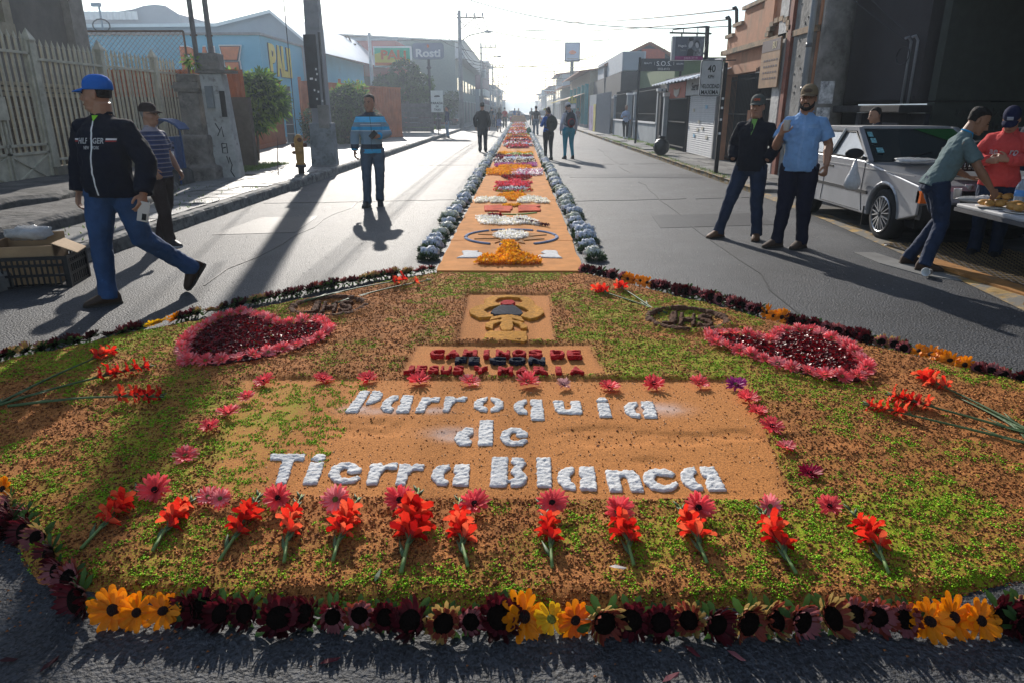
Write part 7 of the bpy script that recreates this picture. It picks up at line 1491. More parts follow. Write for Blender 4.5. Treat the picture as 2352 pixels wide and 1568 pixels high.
# gladioli
redo = leafmat('gladiolus_light', (.95, .14, .06), .45)
def bloom_mesh(seed):
    mb = MB(); r_ = random.Random(seed)
    for i in range(6):
        a = 2 * math.pi * i / 6 + r_.uniform(-.2, .2); vs = []; l = .068 * r_.uniform(.8, 1.2); w = .030
        for t, ww, op in ((0, .18, .0), (.35, .5, .30), (.7, 1.0, .75), (.92, .8, 1.2), (1.0, .2, 1.35)):
            rr = .004 + l * .62 * op * t; zz = l * t * (1 - .28 * op * t)
            for sg in (-1, 0, 1):
                off = sg * w * ww / 2; ru = .006 * math.sin(t * 9 + i * 2 + sg) * t
                vs.append((rr * math.cos(a) - off * math.sin(a), rr * math.sin(a) + off * math.cos(a), zz + ru + abs(sg) * .004))
        mb.add(vs, [(k * 3 + j, (k + 1) * 3 + j, (k + 1) * 3 + j + 1, k * 3 + j + 1) for k in range(4) for j in (0, 1)], i % 2)
    mb.tube([(0, 0, -.02), (0, 0, .0), (0, 0, .03)], [.004, .007, .010], 6, 2)
    return mb.mesh('bloom', [redg, (redd, redo)[seed % 2], stemg], True)
BL = [bloom_mesh(k) for k in range(4)]
def gladiolus(p0, p1, lab, nb=5, r0=.26, r1=.66, s=1.0, buds=True, group='gladioli fanned along the lower edge', long=False, spread=1.0):
    a, b = Vector((*G(*p0, .02), 0)), Vector((*G(*p1, .02), 0)); a.z = hz_(a.x, a.y) + .012; b.z = hz_(b.x, b.y) + .02
    t = thing('gladiolus_flower', lab, 'gladiolus', a, 0, group); d = b - a; L = d.length; d.normalize(); sd = Vector((d.y, -d.x, 0)).normalized(); w = .008 * s
    bend = rnd.uniform(-.02, .02) * L * 2
    pt = lambda u: d * L * u + sd * bend * math.sin(u * 3.14) + Vector((0, 0, .010 * math.sin(u * 3.14)))
    MB().tube([pt(u / 8) for u in range(9)], [w * (1 - .55 * u / 8) for u in range(9)], 7).build('stem', stemp if not long else stemg, t, True)
    for k in range(nb):
        u = r0 + (r1 - r0) * (k + .5) / nb; sg = (1, -1, .4)[k % 3] * spread; di = (d * rnd.uniform(.9, 1.5) + sd * sg * rnd.uniform(.3, .7) + Vector((0, 0, rnd.uniform(.15, .6)))).normalized()
        o = inst('bloom', rnd.choice(BL), t, pt(u) + Vector((0, 0, .004))); o.rotation_mode = 'QUATERNION'; o.rotation_quaternion = di.to_track_quat('Z', 'Y') @ Matrix.Rotation(rnd.uniform(0, 6), 3, 'Z').to_quaternion(); o.scale = (s * rnd.uniform(.85, 1.15) * (1 - .3 * (u - .4)),) * 3
    for k in range(5 if buds else 2):
        u = r1 + (1.0 - r1) * k / 5; q = pt(u); e = q + (d + sd * (.5 if k % 2 else -.5)) * .045 * s + Vector((0, 0, .008))
        MB().tube([q, q.lerp(e, .5), e], [.003 * s, .007 * s, .001], 6).build('bud', stemg, t, True)
    for k in range(2):
        q = pt(.12 + .12 * k); e = q + (d * 1.0 + sd * (.28 if k else -.3)) * .10 * s + Vector((0, 0, .01)); MB().tube([q, q.lerp(e, .4), e], [(.004, .002), (.009, .002), (.001, .001)], 6).build('leaf', stemg, t, True)
    return t
GD = [((190, 1272), (322, 1132), 'red gladiolus leaning from the westernmost gerbera', 5), ((353, 1276), (468, 1140), 'red gladiolus under the paired pink gerberas', 6), ((505, 1293), (600, 1146), 'red gladiolus between the paired gerberas and the T gerbera', 5), ((654, 1300), (696, 1156), 'slim red gladiolus with two blooms below the letter i', 3), ((766, 1301), (826, 1158), 'red gladiolus below the pale-eyed gerbera', 6), ((922, 1326), (962, 1128), 'largest red gladiolus with the fattest cluster of blooms', 9), ((1075, 1313), (1056, 1150), 'narrow upright red gladiolus with a hooked green tip', 6), ((1268, 1313), (1240, 1165), 'sparse red gladiolus below the l gerbera', 4), ((1455, 1307), (1418, 1180), 'red gladiolus directly under the n gerbera', 5), ((1622, 1308), (1556, 1176), 'red gladiolus with a frayed bloom and green twin stem', 5), ((1828, 1324), (1746, 1184), 'thin red gladiolus below the edge-on gerbera', 4), ((2040, 1322), (1946, 1178), 'easternmost red gladiolus with a green bud laid sideways', 5)]
for p0, p1, lab, nb in GD: gladiolus(p0, p1, lab, nb, s=.84 if nb < 8 else 1.05)
G2 = 'long-stemmed gladioli laid across the corners'
for p0, p1, lab, nb, r0 in (((-60, 965), (262, 815), 'long gladiolus, upper of the three stems on the west corner', 4, .80), ((-40, 950), (345, 856), 'long gladiolus, middle of the three stems on the west corner', 6, .62), ((20, 938), (372, 925), 'long gladiolus, lowest of the three stems on the west corner', 5, .66),
                            ((2420, 1028), (2105, 872), 'long gladiolus, upper of the three stems on the east corner', 4, .72), ((2420, 1020), (2045, 918), 'long gladiolus, middle of the three stems on the east corner', 5, .68), ((2420, 1040), (1990, 940), 'long gladiolus, lowest of the three stems on the east corner', 5, .72),
                            ((700, 700), (932, 652), 'long gladiolus lying above the west medallion', 3, .82), ((762, 702), (985, 652), 'nearly bloomless gladiolus stem beside the west medallion', 1, .70), ((1532, 722), (1366, 668), 'long gladiolus pointing from the east medallion to the strip', 3, .78), ((1514, 724), (1420, 664), 'short-bloomed gladiolus stem by the east medallion', 2, .85)):
    gladiolus(p0, p1, lab, nb, r0, .97, 1.05, False, G2, True, .6)
mb = MB()
for q in range(9):
    x_, y_ = G(2352, 1010 + 3 * q); mb.tube([(x_ + .2, y_ - .15, .03), G(2350, 1000 + 3 * q) + (.04,), G(2230 + 12 * q, 945 + 6 * q) + (.045,), G(2160 + 15 * q, 905 + 8 * q) + (.03,)], [(.004, .003), (.01, .003), (.009, .003), (.001, .001)], 5)
tag(mb.build('gladiolus_leaves', stemg, None, True), 'bundle of long green sword leaves on the east corner stems', 'leaves')
# fallen bits
for x, y, a, m, lab in ((758, 1522, .3, mar2, 'maroon petal fallen on the dark asphalt west of centre'), (1540, 1560, .5, ros, 'rosy petal fallen on the asphalt near the bottom edge'), (1590, 1500, -1.0, mar2, 'maroon petal pair fallen under the straw flowers'), (1690, 1510, -.9, ros, 'dark petal fallen under the maroon flowers'), (870, 1345, 1.4, stemg, 'green bud scale lying on the green dust'), (1418, 1322, -.3, whp, 'pale petal scrap on the sawdust below the n gladiolus'), (20, 1520, 0, mar, 'dark petal at the western asphalt edge'), (115, 1530, 1.2, mar, 'small dark petal on the asphalt below the golden cluster')):
    px_, py_ = G(x, y); b = MB(); vs = [(-.03, 0, 0), (-.01, .008, .006), (.02, .006, .004), (.032, 0, .008), (.02, -.006, .003), (-.01, -.008, .004)]; b.add(vs, [(0, 5, 4, 3, 2, 1)]); o = b.build('fallen_petal', m, None, False, (px_, py_, max(.006, hz_(px_, py_) + .008) if y < 1420 else .006), a); tag(o, lab, 'petal')

# ---- petal pictures on the strip
def petalfill(name, poly, mats, z, n, size, lab, cat='petal picture', mi=None, h=.03):
    g_ = np.random.default_rng(len(lab) + n); xs = [p[0] for p in poly]; ys_ = [p[1] for p in poly]; x = g_.uniform(min(xs), max(xs), n * 3); y = g_.uniform(min(ys_), max(ys_), n * 3); k = inpoly(x, y, poly); x, y = x[k][:n], y[k][:n]; m = len(x)
    if m == 0: return None
    L = size * (.6 + .8 * g_.random(m)); d = g_.normal(size=(m, 3)); d[:, 2] = abs(d[:, 2]) * .8; d /= np.linalg.norm(d, axis=1)[:, None]; s = np.cross(d, g_.normal(size=(m, 3))); s /= np.linalg.norm(s, axis=1)[:, None]; c = np.stack([x, y, z + h * .8 * g_.random(m)], 1)
    V = np.stack([c, c + d * L[:, None] * .6 + s * L[:, None] * .3, c + d * L[:, None], c + d * L[:, None] * .6 - s * L[:, None] * .3], 1).reshape(-1, 3)
    o = bpy.data.objects.new(name, npmesh(name, V, np.arange(4 * m).reshape(m, 4), mats, (mi(x, y, g_) if mi else g_.integers(0, len(mats), m)))); COL.objects.link(o); tag(o, lab, cat); return o
def c2(pts, z=.03): return [G(940.8 + x * .2625, 235.2 + y * .2625, z) for x, y in pts]
cal, cal2 = leafmat('marigold', (.80, .28, .01), .4), leafmat('marigold_light', (.85, .42, .02), .4); lil = leafmat('petal_lilac', (.55, .30, .50), .35); blp = leafmat('petal_pale_blue', (.42, .52, .75), .35); crm = leafmat('petal_cream', (.85, .80, .62), .5); rdp = leafmat('petal_red', (.62, .02, .03), .35); orp = leafmat('petal_vermilion', (.75, .10, .02), .35); grp = leafmat('petal_lime', (.22, .45, .04), .35); dkp = leafmat('petal_nearblack', (.03, .01, .015), .3); pnk = leafmat('petal_rose', (.70, .14, .22), .35)
petalfill('marigold_petals', c2([(580, 1405), (660, 1355), (770, 1365), (780, 1310), (830, 1290), (810, 1260), (840, 1225), (880, 1222), (925, 1255), (965, 1275), (920, 1295), (960, 1330), (1040, 1355), (1100, 1370), (1165, 1405), (1060, 1418), (660, 1418)]), [cal, cal2], .025, 4200, .035, 'orange marigold petals heaped in the shape of a stepped chalice', h=.045)
for pts, lab in (([(405, 1360), (470, 1335), (455, 1300), (500, 1295), (560, 1300), (610, 1297), (590, 1310), (635, 1315), (650, 1345), (640, 1358)], 'flat white powder bird west of the chalice'), ([(1110, 1355), (1130, 1335), (1190, 1330), (1145, 1312), (1180, 1293), (1290, 1298), (1310, 1340), (1342, 1362)], 'flat white powder bird east of the chalice')): powder('powder_bird', [c2(pts)], .018, .034, m_powder, .009, .004, .04, lab, 'powder bird')
ov = thing('dashed_oval', 'pale blue dashed oval drawn round the daisy disc', 'oval', (0, 0, 0)); m_slate = M('blue_powder', (.22, .28, .42), .95, var=.15, bump=.7, bscale=90)
for a0, a1 in ((95, 62), (55, 15), (10, -60), (-105, -95), (-118, -175), (178, 120), (116, 98)):
    a0, a1 = min(a0, a1), max(a0, a1); n = 10; pts = [(890 + 400 * math.cos(R(a0 + (a1 - a0) * k / n)), 1180 - 66 * math.sin(R(a0 + (a1 - a0) * k / n))) for k in range(n + 1)]; MB().tube([(*p, .03) for p in c2(pts)], .022, 6, flat=.6).build('dash', m_slate, ov)
st_ = thing('sun_rays', 'ochre rays spreading under the white daisy disc', 'star'); m_br = M('brown_ochre_powder', (.36, .16, .04), .95, var=.2, bump=.7)
for (cx, cy, tx, ty) in ((770, 1160, 600, 1155), (780, 1190, 565, 1195), (820, 1205, 745, 1232), (1000, 1160, 1200, 1160), (1000, 1190, 1180, 1195), (960, 1210, 1010, 1235), (880, 1140, 790, 1128), (940, 1140, 1020, 1128)):
    dx, dy = tx - cx, ty - cy; l_ = math.hypot(dx, dy); nx, ny = -dy / l_, dx / l_; MB().prism(c2([(cx + nx * 22, cy + ny * 10 + 8), (tx, ty), (cx - nx * 22, cy - ny * 10 - 8)]), .018, .034).build('ray', m_br, st_)
ovl = lambda cx, cy, rx, ry, n=20: [(cx + rx * math.cos(2 * math.pi * k / n), cy + ry * math.sin(2 * math.pi * k / n)) for k in range(n)]
petalfill('daisy_petals', c2(ovl(888, 1168, 148, 34)), [whp, whp, whp, crm], .022, 2600, .03, 'white daisy disc inside the dashed oval')
petalfill('white_petals', c2([(580, 1005), (690, 995), (760, 1005), (860, 1020), (920, 1030), (915, 1010), (1010, 1005), (1060, 1030), (1120, 1045), (1150, 1080), (1020, 1065), (800, 1075), (620, 1062)]), [whp, whp, crm], .022, 4200, .032, 'white petal dove with a maroon branch')
petalfill('maroon_petals', c2([(680, 995), (800, 990), (810, 1003), (690, 1003)]), [mar2, rdp], .03, 400, .03, 'short maroon petal dash above the white dove')
petalfill('maroon_petals', c2([(920, 1035), (940, 1030), (1225, 1085), (1210, 1092)]), [mar2, mar], .03, 700, .03, 'slanting maroon petal branch across the dove')
MB().tube([(*p, .028) for p in c2([(690, 968), (800, 978), (900, 981), (1000, 977), (1110, 966)])], .02, 6, flat=.5).build('green_arc', grp); tag(bpy.context.scene.objects['green_arc'], 'lime green powder arc below the orange blocks', 'arc')
for pts, lab in (([(652, 908), (800, 902), (805, 912), (900, 915), (900, 940), (885, 945), (882, 962), (785, 962), (780, 955), (655, 955)], 'orange-red stepped block west of the seam'), ([(950, 905), (1145, 902), (1145, 915), (1110, 922), (1148, 935), (1148, 955), (1040, 958), (950, 962)], 'orange-red stepped block east of the seam')): powder('orange_block', [c2(pts)], .018, .045, M('vermilion_powder', (.60, .07, .015), .95, var=.2, bump=.8, bscale=90), .012, .008, .04, lab, 'powder block')
petalfill('yellow_petals', c2([(820, 902), (960, 900), (975, 912), (830, 912)]), [cal2], .022, 500, .03, 'short yellow petal bar between the orange blocks')
for pts, lab in (([(570, 878), (600, 845), (640, 838), (690, 845), (760, 835), (830, 850), (845, 880), (700, 880), (720, 862), (640, 880)], 'white petal wing west of the yellow sun'), ([(1225, 885), (1190, 850), (1120, 838), (1040, 828), (960, 850), (940, 880), (1060, 878), (1040, 862), (1120, 882)], 'white petal wing east of the yellow sun')): petalfill('white_petals', c2(pts), [whp, crm], .022, 2600, .035, lab)
petalfill('yellow_petals', c2([(775, 822), (830, 800), (960, 797), (1022, 820), (1000, 838), (950, 858), (870, 860), (830, 838)]), [cal2, cal], .022, 2800, .035, 'yellow petal sun between the white wings')
for k, (rx, ry, mm, nm) in enumerate(((172, 20, [grp, rdp], 'green and red'), (140, 12, [rdp, whp], 'red and white'), (118, 9, [whp, blp, dkp], 'white and navy'))): petalfill('petal_oval', c2(ovl(908, 770, rx, ry)), mm, .022 + .012 * k, 1400, .035, '%s petal layer of the flat striped oval' % nm)
petalfill('pink_star', c2([(745, 742), (800, 722), (750, 705), (870, 700), (910, 680), (960, 682), (980, 698), (1075, 705), (1020, 722), (1060, 742), (920, 738)]), [pnk, rdp, pk1], .022, 3600, .04, 'rose pink petal star')
petalfill('red_bowl', c2([(798, 652), (840, 645), (1030, 645), (1068, 660), (990, 682), (880, 685)]), [bic2, rdp, mar2], .022, 2200, .04, 'rusty red petal bowl beyond the pink star')
STR = [(590, 640, 680, 930, [cal, cal2], 'thick orange marigold bank'), (598, 640, 900, 1155, [whp, lil, pnk, whp], 'white and lilac petal bank'), (556, 598, 785, 1060, [cal, cal2], 'orange marigold bank further up'), (545, 562, 750, 1110, [pur, lil], 'purple petal stripe'), (505, 540, 745, 900, [mar, mar2, whp], 'dark maroon petal patch flecked with white'), (505, 540, 940, 1092, [mar, mar2, crm], 'dark maroon petal patch flecked with cream'), (488, 512, 830, 1080, [blp, whp], 'pale blue petal stripe'), (465, 495, 760, 1080, [mar2, mar, pnk], 'maroon petal stripe'), (446, 460, 780, 900, [cal2], 'yellow petal bar west half'), (446, 460, 940, 1075, [cal2], 'yellow petal bar east half'), (458, 470, 850, 1070, [grp, crm], 'lime green petal bar')]
for y0, y1, x0, x1, mm, lab in STR:
    w_ = []; 
    for k in range(9): t = k / 8; w_.append((x0 + (x1 - x0) * t, y0 + 5 * math.sin(t * 9 + x0)))
    for k in range(9): t = 1 - k / 8; w_.append((x0 + (x1 - x0) * t, y1 - 4 * math.sin(t * 8 + x1)))
    petalfill('petal_bank', c2(w_), mm, .022, 2600, .05, lab + ' on the long strip', h=.05)
y = 29.0; i = 0; pal = [[rdp, pnk], [cal, orp], [mar, whp], [crm, cal2], [pnk, whp], [grp, cal2], [mar2, dkp], [blp, whp], [orp, rdp], [lil, pnk]]
while y < 88:
    mm = pal[(i * 7 + i // 3) % 10]; dpt_ = rnd.uniform(.5, 1.1); x0, x1 = (-.72, .55) if i % 3 else (-.5, .38); petalfill('petal_band', [(x0, y), (x1, y + .1), (x1 - .08, y + dpt_), (-.08, y + dpt_ * 1.1), (x0 + .1, y + dpt_)], mm + [m_strip], .022, 900 if y < 55 else 450, .11, '%s and %s petal band, %s past the lime green bar' % (mm[0].name.replace('petal_', '').replace('_', ' '), mm[1].name.replace('petal_', '').replace('_', ' '), ordw(i + 1)), h=.07); y += dpt_ * rnd.uniform(1.15, 1.5); i += 1
o = petalfill('vermilion_disc', [(-.62 + .1 * math.cos(a), 33.5 + .6 * math.sin(a)) for a in [k * .6 for k in range(10)]], [orp], .03, 500, .08, 'small vermilion petal disc on the west edge of the strip'); o = petalfill('vermilion_disc', [(.42 + .1 * math.cos(a), 33.5 + .6 * math.sin(a)) for a in [k * .6 for k in range(10)]], [orp], .03, 500, .08, 'small vermilion petal disc on the east edge of the strip')
# ---- hydrangea bunches
hyw, hyb, hyg = leafmat('hydrangea_white', (.80, .84, .86), .35), leafmat('hydrangea_blue', (.55, .64, .80), .35), leafmat('hydrangea_cream', (.72, .76, .58), .35)
def bunch(seed, mixm, nf):
    g_ = np.random.default_rng(seed); d = g_.normal(size=(nf, 3)); d[:, 2] = abs(d[:, 2]) * .9 + .05; d[:, 1] += .25; d /= np.linalg.norm(d, axis=1)[:, None]
    lump = .68 + .62 * fnoise(d[:, 0] * 4 + seed, d[:, 2] * 4 + d[:, 1] * 2, 2); p = d * lump[:, None] * np.array([.145, .12, .11]) * (.8 + .28 * g_.random(nf))[:, None] + [0, .05, .07]
    a = np.cross(d, g_.normal(size=(nf, 3))); a /= np.linalg.norm(a, axis=1)[:, None]; b = np.cross(d, a); s = (.017 * (.7 + .6 * g_.random(nf)))[:, None]
    V = np.stack([p + a * s + d * .004, p + b * s - d * .003, p - a * s + d * .004, p - b * s - d * .003, p + (a + b) * s * .6 + d * .01], 1)[:, :4].reshape(-1, 3); F = np.arange(4 * nf).reshape(nf, 4); mi = g_.integers(0, len(mixm), nf)
    fl = npmesh('florets', V, F, mixm, mi)
    n = nf; d = g_.normal(size=(n, 3)); d[:, 2] = abs(d[:, 2]) * .6; d[:, 1] = -abs(d[:, 1]); d /= np.linalg.norm(d, axis=1)[:, None]; p = d * np.array([.15, .15, .10]) * (.5 + .5 * g_.random(n))[:, None] + [0, -.05, .02]
    t = d + g_.normal(size=(n, 3)) * .5; t /= np.linalg.norm(t, axis=1)[:, None]; s = np.cross(t, g_.normal(size=(n, 3))); s /= np.linalg.norm(s, axis=1)[:, None]
    V = np.stack([p, p + t * .025 + s * .006, p + t * .055, p + t * .025 - s * .006], 1).reshape(-1, 3); V[:, 2] = np.maximum(V[:, 2], .004)
    return fl, npmesh('greenery', V, np.arange(4 * n).reshape(n, 4), [lf3, lf4], g_.integers(0, 2, n))
BN = [bunch(1, [hyw, hyb], 700), bunch(2, [hyw, hyg], 700), bunch(3, [hyb, hyw, hyb], 700), bunch(4, [hyw, hyw, hyg], 700)]
BF = [bunch(5, [hyw, hyb, hyg], 220), bunch(6, [hyw, hyw, hyb], 220), bunch(7, [hyw, hyg, hyb], 220)]
for side, X, nm in ((-1, -.96, 'west'), (1, .79, 'east')):
    y = 7.15; i = 0
    while y < 88:
        fl, gr_ = (BN if y < 22 else BF)[rnd.randrange(4 if y < 22 else 3)]; lab = '%s hydrangea bunch from the sawdust bed along the %s side of the strip' % (ORD[i], nm) if i < 20 else 'pale hydrangea bunch, %s from the sawdust bed, %s side of the strip' % (ordw(i + 1), nm)
        t = thing('hydrangea_bunch', lab, 'flower bunch', (X + rnd.uniform(-.03, .03), y, 0), rnd.uniform(-.3, .3), 'hydrangea bunches along the %s side' % nm, rnd.uniform(.68, .92)); inst('florets', fl, t); inst('greenery', gr_, t); y += rnd.uniform(.38, .46) if y < 22 else rnd.uniform(.55, .75); i += 1
run_remesh()
# ================================================================ VEHICLES AND STREET THINGS
def wheel(parent, x, y, side, r=.30, spoke=True):
    t = MB().tube([(x - .09, y, r), (x - .085, y, r), (x + .085, y, r), (x + .09, y, r)], [r - .05, r, r, r - .05], 28).build('tyre', M('tyre_rubber', (.018, .018, .019), .8, var=.2), parent, True)
    f = x + side * .092
    b = MB().tube([(f - side * .03, y, r), (f, y, r)], r * .70, 24).tube([(f, y, r), (f + side * .008, y, r)], r * .12, 10); b.build('rim_hollow', M('rim_black', (.02,) * 3, .5), t)
    m = MB(); n = 9 if spoke else 5
    for k in range(n):
        a = 2 * math.pi * k / n
        for da in ((-.16, .16) if spoke else (0,)): m.beam((f + side * .012, y + r * .12 * math.cos(a), r + r * .12 * math.sin(a)), (f + side * .006, y + r * .68 * math.cos(a + da), r + r * .68 * math.sin(a + da)), .014 if spoke else .05, .014)
    m.tube([(f + side * .008, y + r * .70 * math.cos(q), r + r * .70 * math.sin(q)) for q in [k * math.pi / 14 for k in range(29)]], .010, 5); m.build('rim', M('rim_silver', (.45, .45, .46), .3, .8, var=.05, bump=0), t)
def car(name, label, loc, rz, paint, detail=True, group=None, H=1.36, scale=1.0):
    """a boxy old saloon, nose towards -Y, axles at y=0 and y=2.33"""
    t = thing(name, label, 'car', loc, rz, group, scale); hw = .81; r = .295
    def arc(yc, R_, up=True): return [(yc + R_ * math.cos(a), r + R_ * math.sin(a)) for a in [math.pi * k / 10 for k in range(11)]]
    prof = [(-.74, .38), (-.76, .62), (-.70, .70), (.62, .88), (2.95, .90), (3.12, .84), (3.15, .42), (2.33 + .355, .26)] + [(y, z) for y, z in arc(2.33, .35)] + [(2.33 - .355, .24), (.355, .24)] + [(y, z) for y, z in arc(0, .35)] + [(-.355, .28)]
    b = MB(); b.prism([(y, z) for y, z in prof], -hw, hw, axis='x'); bd = b.build('body', paint, t); bevel(bd, .035, 3)
    MB().bx(-hw + .14, hw - .14, -.5, 3.0, .2, .72).build('underbody', m_black, t)
    # cabin: rails, roof and glass between them
    ws0, ws1, rs1, rs0 = (.50, .87), (1.22, H), (2.48, H - .01), (2.95, .90); ti = .155
    ca = MB()
    def P(y, z, sx): k = (z - .87) / (H - .87); return (sx * (hw - .03 - ti * k), y, z)
    roof = [P(*ws1, -1), P(*ws1, 1), P(*rs1, 1), P(*rs1, -1)]; up_ = [(x, y, z + .035) for x, y, z in roof]; up_ = [(x * .93, y + (.06 if i < 2 else -.06), z) for i, (x, y, z) in enumerate(up_)]
    ca.add(roof + up_, [(0, 3, 2, 1), (4, 5, 6, 7), (0, 1, 5, 4), (1, 2, 6, 5), (2, 3, 7, 6), (3, 0, 4, 7)])
    bevel(ca.build('roof', M('dull_silver_roof', (.30, .30, .30), .5, .3, var=.15, stain=((.18, .18, .18), 2, .6)) if detail else paint, t), .02, 2)
    for sx in (-1, 1): MB().beam(P(*ws0, sx), P(*ws1, sx), .06, .05).beam(P(*rs0, sx), P(*rs1, sx), .16, .05).beam(P(1.68, .88, sx), P(1.62, H, sx), .07, .045).beam(P(*ws1, sx), P(*rs1, sx), .05, .05).build('cabin_frame', paint, t)
    gm = M('car_glass_dark', (.02, .03, .033), .06, var=0, bump=0, spec=.9); gs = M('car_side_glass', (.30, .31, .32), .12, .6, var=.15, scale=3, bump=0)
    g1 = MB(); g1.add([P(ws0[0] + .02, ws0[1], -1), P(ws0[0] + .02, ws0[1], 1), P(ws1[0] + .02, ws1[1], 1), P(ws1[0] + .02, ws1[1], -1)], [(0, 1, 2, 3)]); ws = g1.build('windscreen', gm, t)
    g1 = MB(); g1.add([P(rs0[0] - .02, rs0[1], -1), P(rs0[0] - .02, rs0[1], 1), P(rs1[0] - .02, rs1[1], 1), P(rs1[0] - .02, rs1[1], -1)], [(3, 2, 1, 0)]); g1.build('rear_window', gm, t)
    for sx in (-1, 1):
        for ya, yb, yc, yd in ((.62, 1.64, 1.58, 1.28), (1.72, 2.85, 2.44, 1.67)):
            g1 = MB(); q = [P(ya, .90, sx), P(yb, .90, sx), P(yc, H - .04, sx), P(yd, H - .04, sx)]; q = [(x - sx * .012, y, z) for x, y, z in q]; g1.add(q + [(x - sx * .02, y, z) for x, y, z in q], [(0, 1, 2, 3), (7, 6, 5, 4), (0, 4, 5, 1), (2, 6, 7, 3)]); sw = g1.build('side_window', gs, t)
            if detail: MB().tube([(x + sx * .012, y, z) for x, y, z in q + q[:1]], .012, 5).build('window_seal', m_black, sw)
    for y in (0, 2.33):
        for sx in (-1, 1): wheel(t, sx * (hw - .10), y, sx, r, detail)
    MB().bx(-hw + .02, hw - .02, -.80, -.70, .34, .50).build('front_bumper', m_bump, t); MB().bx(-hw + .02, hw - .02, 3.12, 3.22, .36, .52).build('rear_bumper', m_bump, t)
    for sx in (-1, 1):
        h_ = MB().box((sx * .52, -.755, .585), (.30, .03, .12)).build('headlight', M('lamp_glass', (.5, .52, .55), .1, .3, var=0, bump=0), t); MB().box((sx * .745, -.735, .585), (.13, .09, .13)).build('indicator', M('amber_lens', (.65, .13, .01), .25, var=0, bump=0), t); MB().box((sx * .66, 3.14, .68), (.28, .03, .14)).build('tail_light', M('red_lens', (.35, .01, .01), .2), t)
        if detail:
            x = sx * (hw + .002); L = M('panel_gap', (.02,) * 3, .8, var=0, bump=0); b = MB()
            for pts in ([(.56, .86), (.58, .5), (.50, .27)], [(1.70, .88), (1.72, .45), (1.74, .27)], [(.56, .27), (1.74, .27)]): b.tube([(x, y, z) for y, z in pts], .004, 4)
            b.build('door_gap', L, t); MB().bx(x - .006, x + .010, .40, 1.9, .485, .525).build('side_moulding', m_bump, t); MB().bx(x - .006, x + .006, -.60, 2.9, .79, .80).build('crease_trim', M('dull_silver', (.3,) * 3, .5), t)
            MB().bx(x - .006, x + .014, 1.45, 1.58, .74, .765).build('door_handle', m_black, t)
            for yc in (0, 2.33): MB().tube([(x - sx * .012, yc + .372 * math.cos(a), r + .372 * math.sin(a)) for a in [math.pi * k / 12 for k in range(13)]], .022, 6).build('wheel_arch_lip', paint, t)
    if detail:
        m_ = MB().ell((-.96, .58, .97), (.12, .05, .065), 12, 8).tube([(-.84, .62, .92), (-.74, .62, .90)], .02, 6).build('wing_mirror', m_black, t, True)
        for a_, b_ in (((-.55, .43, .90), (.05, .66, .98)), ((.1, .43, .90), (.62, .66, .98))): MB().tube([a_, b_], .008, 5).build('wiper', m_black, t)
        def wp(u, v): a0, a1 = Vector(P(ws0[0], ws0[1], -1)).lerp(Vector(P(ws0[0], ws0[1], 1)), u), Vector(P(ws1[0], ws1[1], -1)).lerp(Vector(P(ws1[0], ws1[1], 1)), u); return a0.lerp(a1, v) + Vector((0, -.006, .006))
        for u, v, w_ in ((.05, .74, .05), (.06, .55, .05), (.08, .26, .06)): MB().add([wp(u, v), wp(u + w_, v), wp(u + w_, v + .15), wp(u, v + .15)], [(0, 1, 2, 3)]).build('windscreen_sticker', M('sticker_teal', (.18, .42, .45), .5, var=.5, scale=40), ws)
        MB().add([wp(.55, .99), wp(.97, .99), wp(.97, .3)], [(0, 2, 1)]).build('green_tint', M('green_tint', (.01, .08, .02), .15, var=0, bump=0), ws)
        pt_ = MB().box((.0, -.815, .43), (.34, .012, .16)).build('licence_plate', M('plate_grey', (.25, .25, .26), .5), t); b = MB(); add_text(b, '237', (.0, -.824, .42), (1, 0, 0), (0, 0, 1), 1, .004, .02, width=.24, height=.1); b.build('lettering', m_black, pt_)
        MB().bx(-.36, .36, -.765, -.74, .52, .65).build('grille', m_black, t)
        MB().prism([(-.3, .10), (-.3, .34), (-.02, .34), (-.02, .10)], .42, .43, axis='y').build('mud_flap', m_black, t).location.x = -.52
    return t
m_bump = M('black_bumper', (.025, .025, .027), .5, var=.1)
paint = M('silver_paint', (.36, .37, .39), .32, .5, var=.08, scale=3, bump=.03, bscale=300, stain=((.34, .34, .34), 1.5, .64))
car('silver_car', 'old boxy silver two-door saloon parked at the kerb with gear on its hood', (5.18, 8.36, .015), 0, paint, H=1.25)
for (x, y, rz, c, nm, lab, sc_) in ((-6.6, 70, 80, (.10, .015, .02), 'maroon_car', 'dark maroon car parked behind the lamp pole', 1), (1.3, 112, 90, (.012, .018, .022), 'black_car', 'black car standing across the street end', 1.05), (3.2, 84, 10, (.5, .5, .52), 'white_car', 'white car parked on the east side down the street', 1.05), (4.0, 125, 0, (.25, .27, .3), 'grey_car', 'grey car far down the east side', 1.1)):
    car(nm, lab, (x, y, 0), R(rz), M(nm + '_paint', c, .3, .3, var=.05, bump=0), False, None, 1.36, sc_)
t = thing('dark_van', 'dark van parked far down before the maroon shop', 'van', (-3.8, 118, 0)); bevel(MB().prism([(-2, .4), (-2, 1.1), (-1.4, 2.1), (2.4, 2.15), (2.4, .4)], -.95, .95, axis='x').build('body', M('van_dark', (.02, .022, .028), .35), t), .06)
MB().add([(-.8, -1.98, 1.15), (.8, -1.98, 1.15), (.72, -1.5, 1.98), (-.72, -1.5, 1.98)], [(0, 1, 2, 3)]).build('windscreen', MATS['car_glass_dark'], t)
for y in (-1.3, 1.6):
    for sx in (-1, 1): wheel(t, sx * .85, y, sx, .33, False)
t = thing('barrier_board', 'sand-coloured sawdust ramp at the far end of the strip', 'mound', (-.1, 91, 0)); bevel(MB().prism([(-1.1, 0), (-.75, .85), (.75, .85), (1.1, 0)], 0, 2, axis='y').build('mound', m_strip, t), .1)
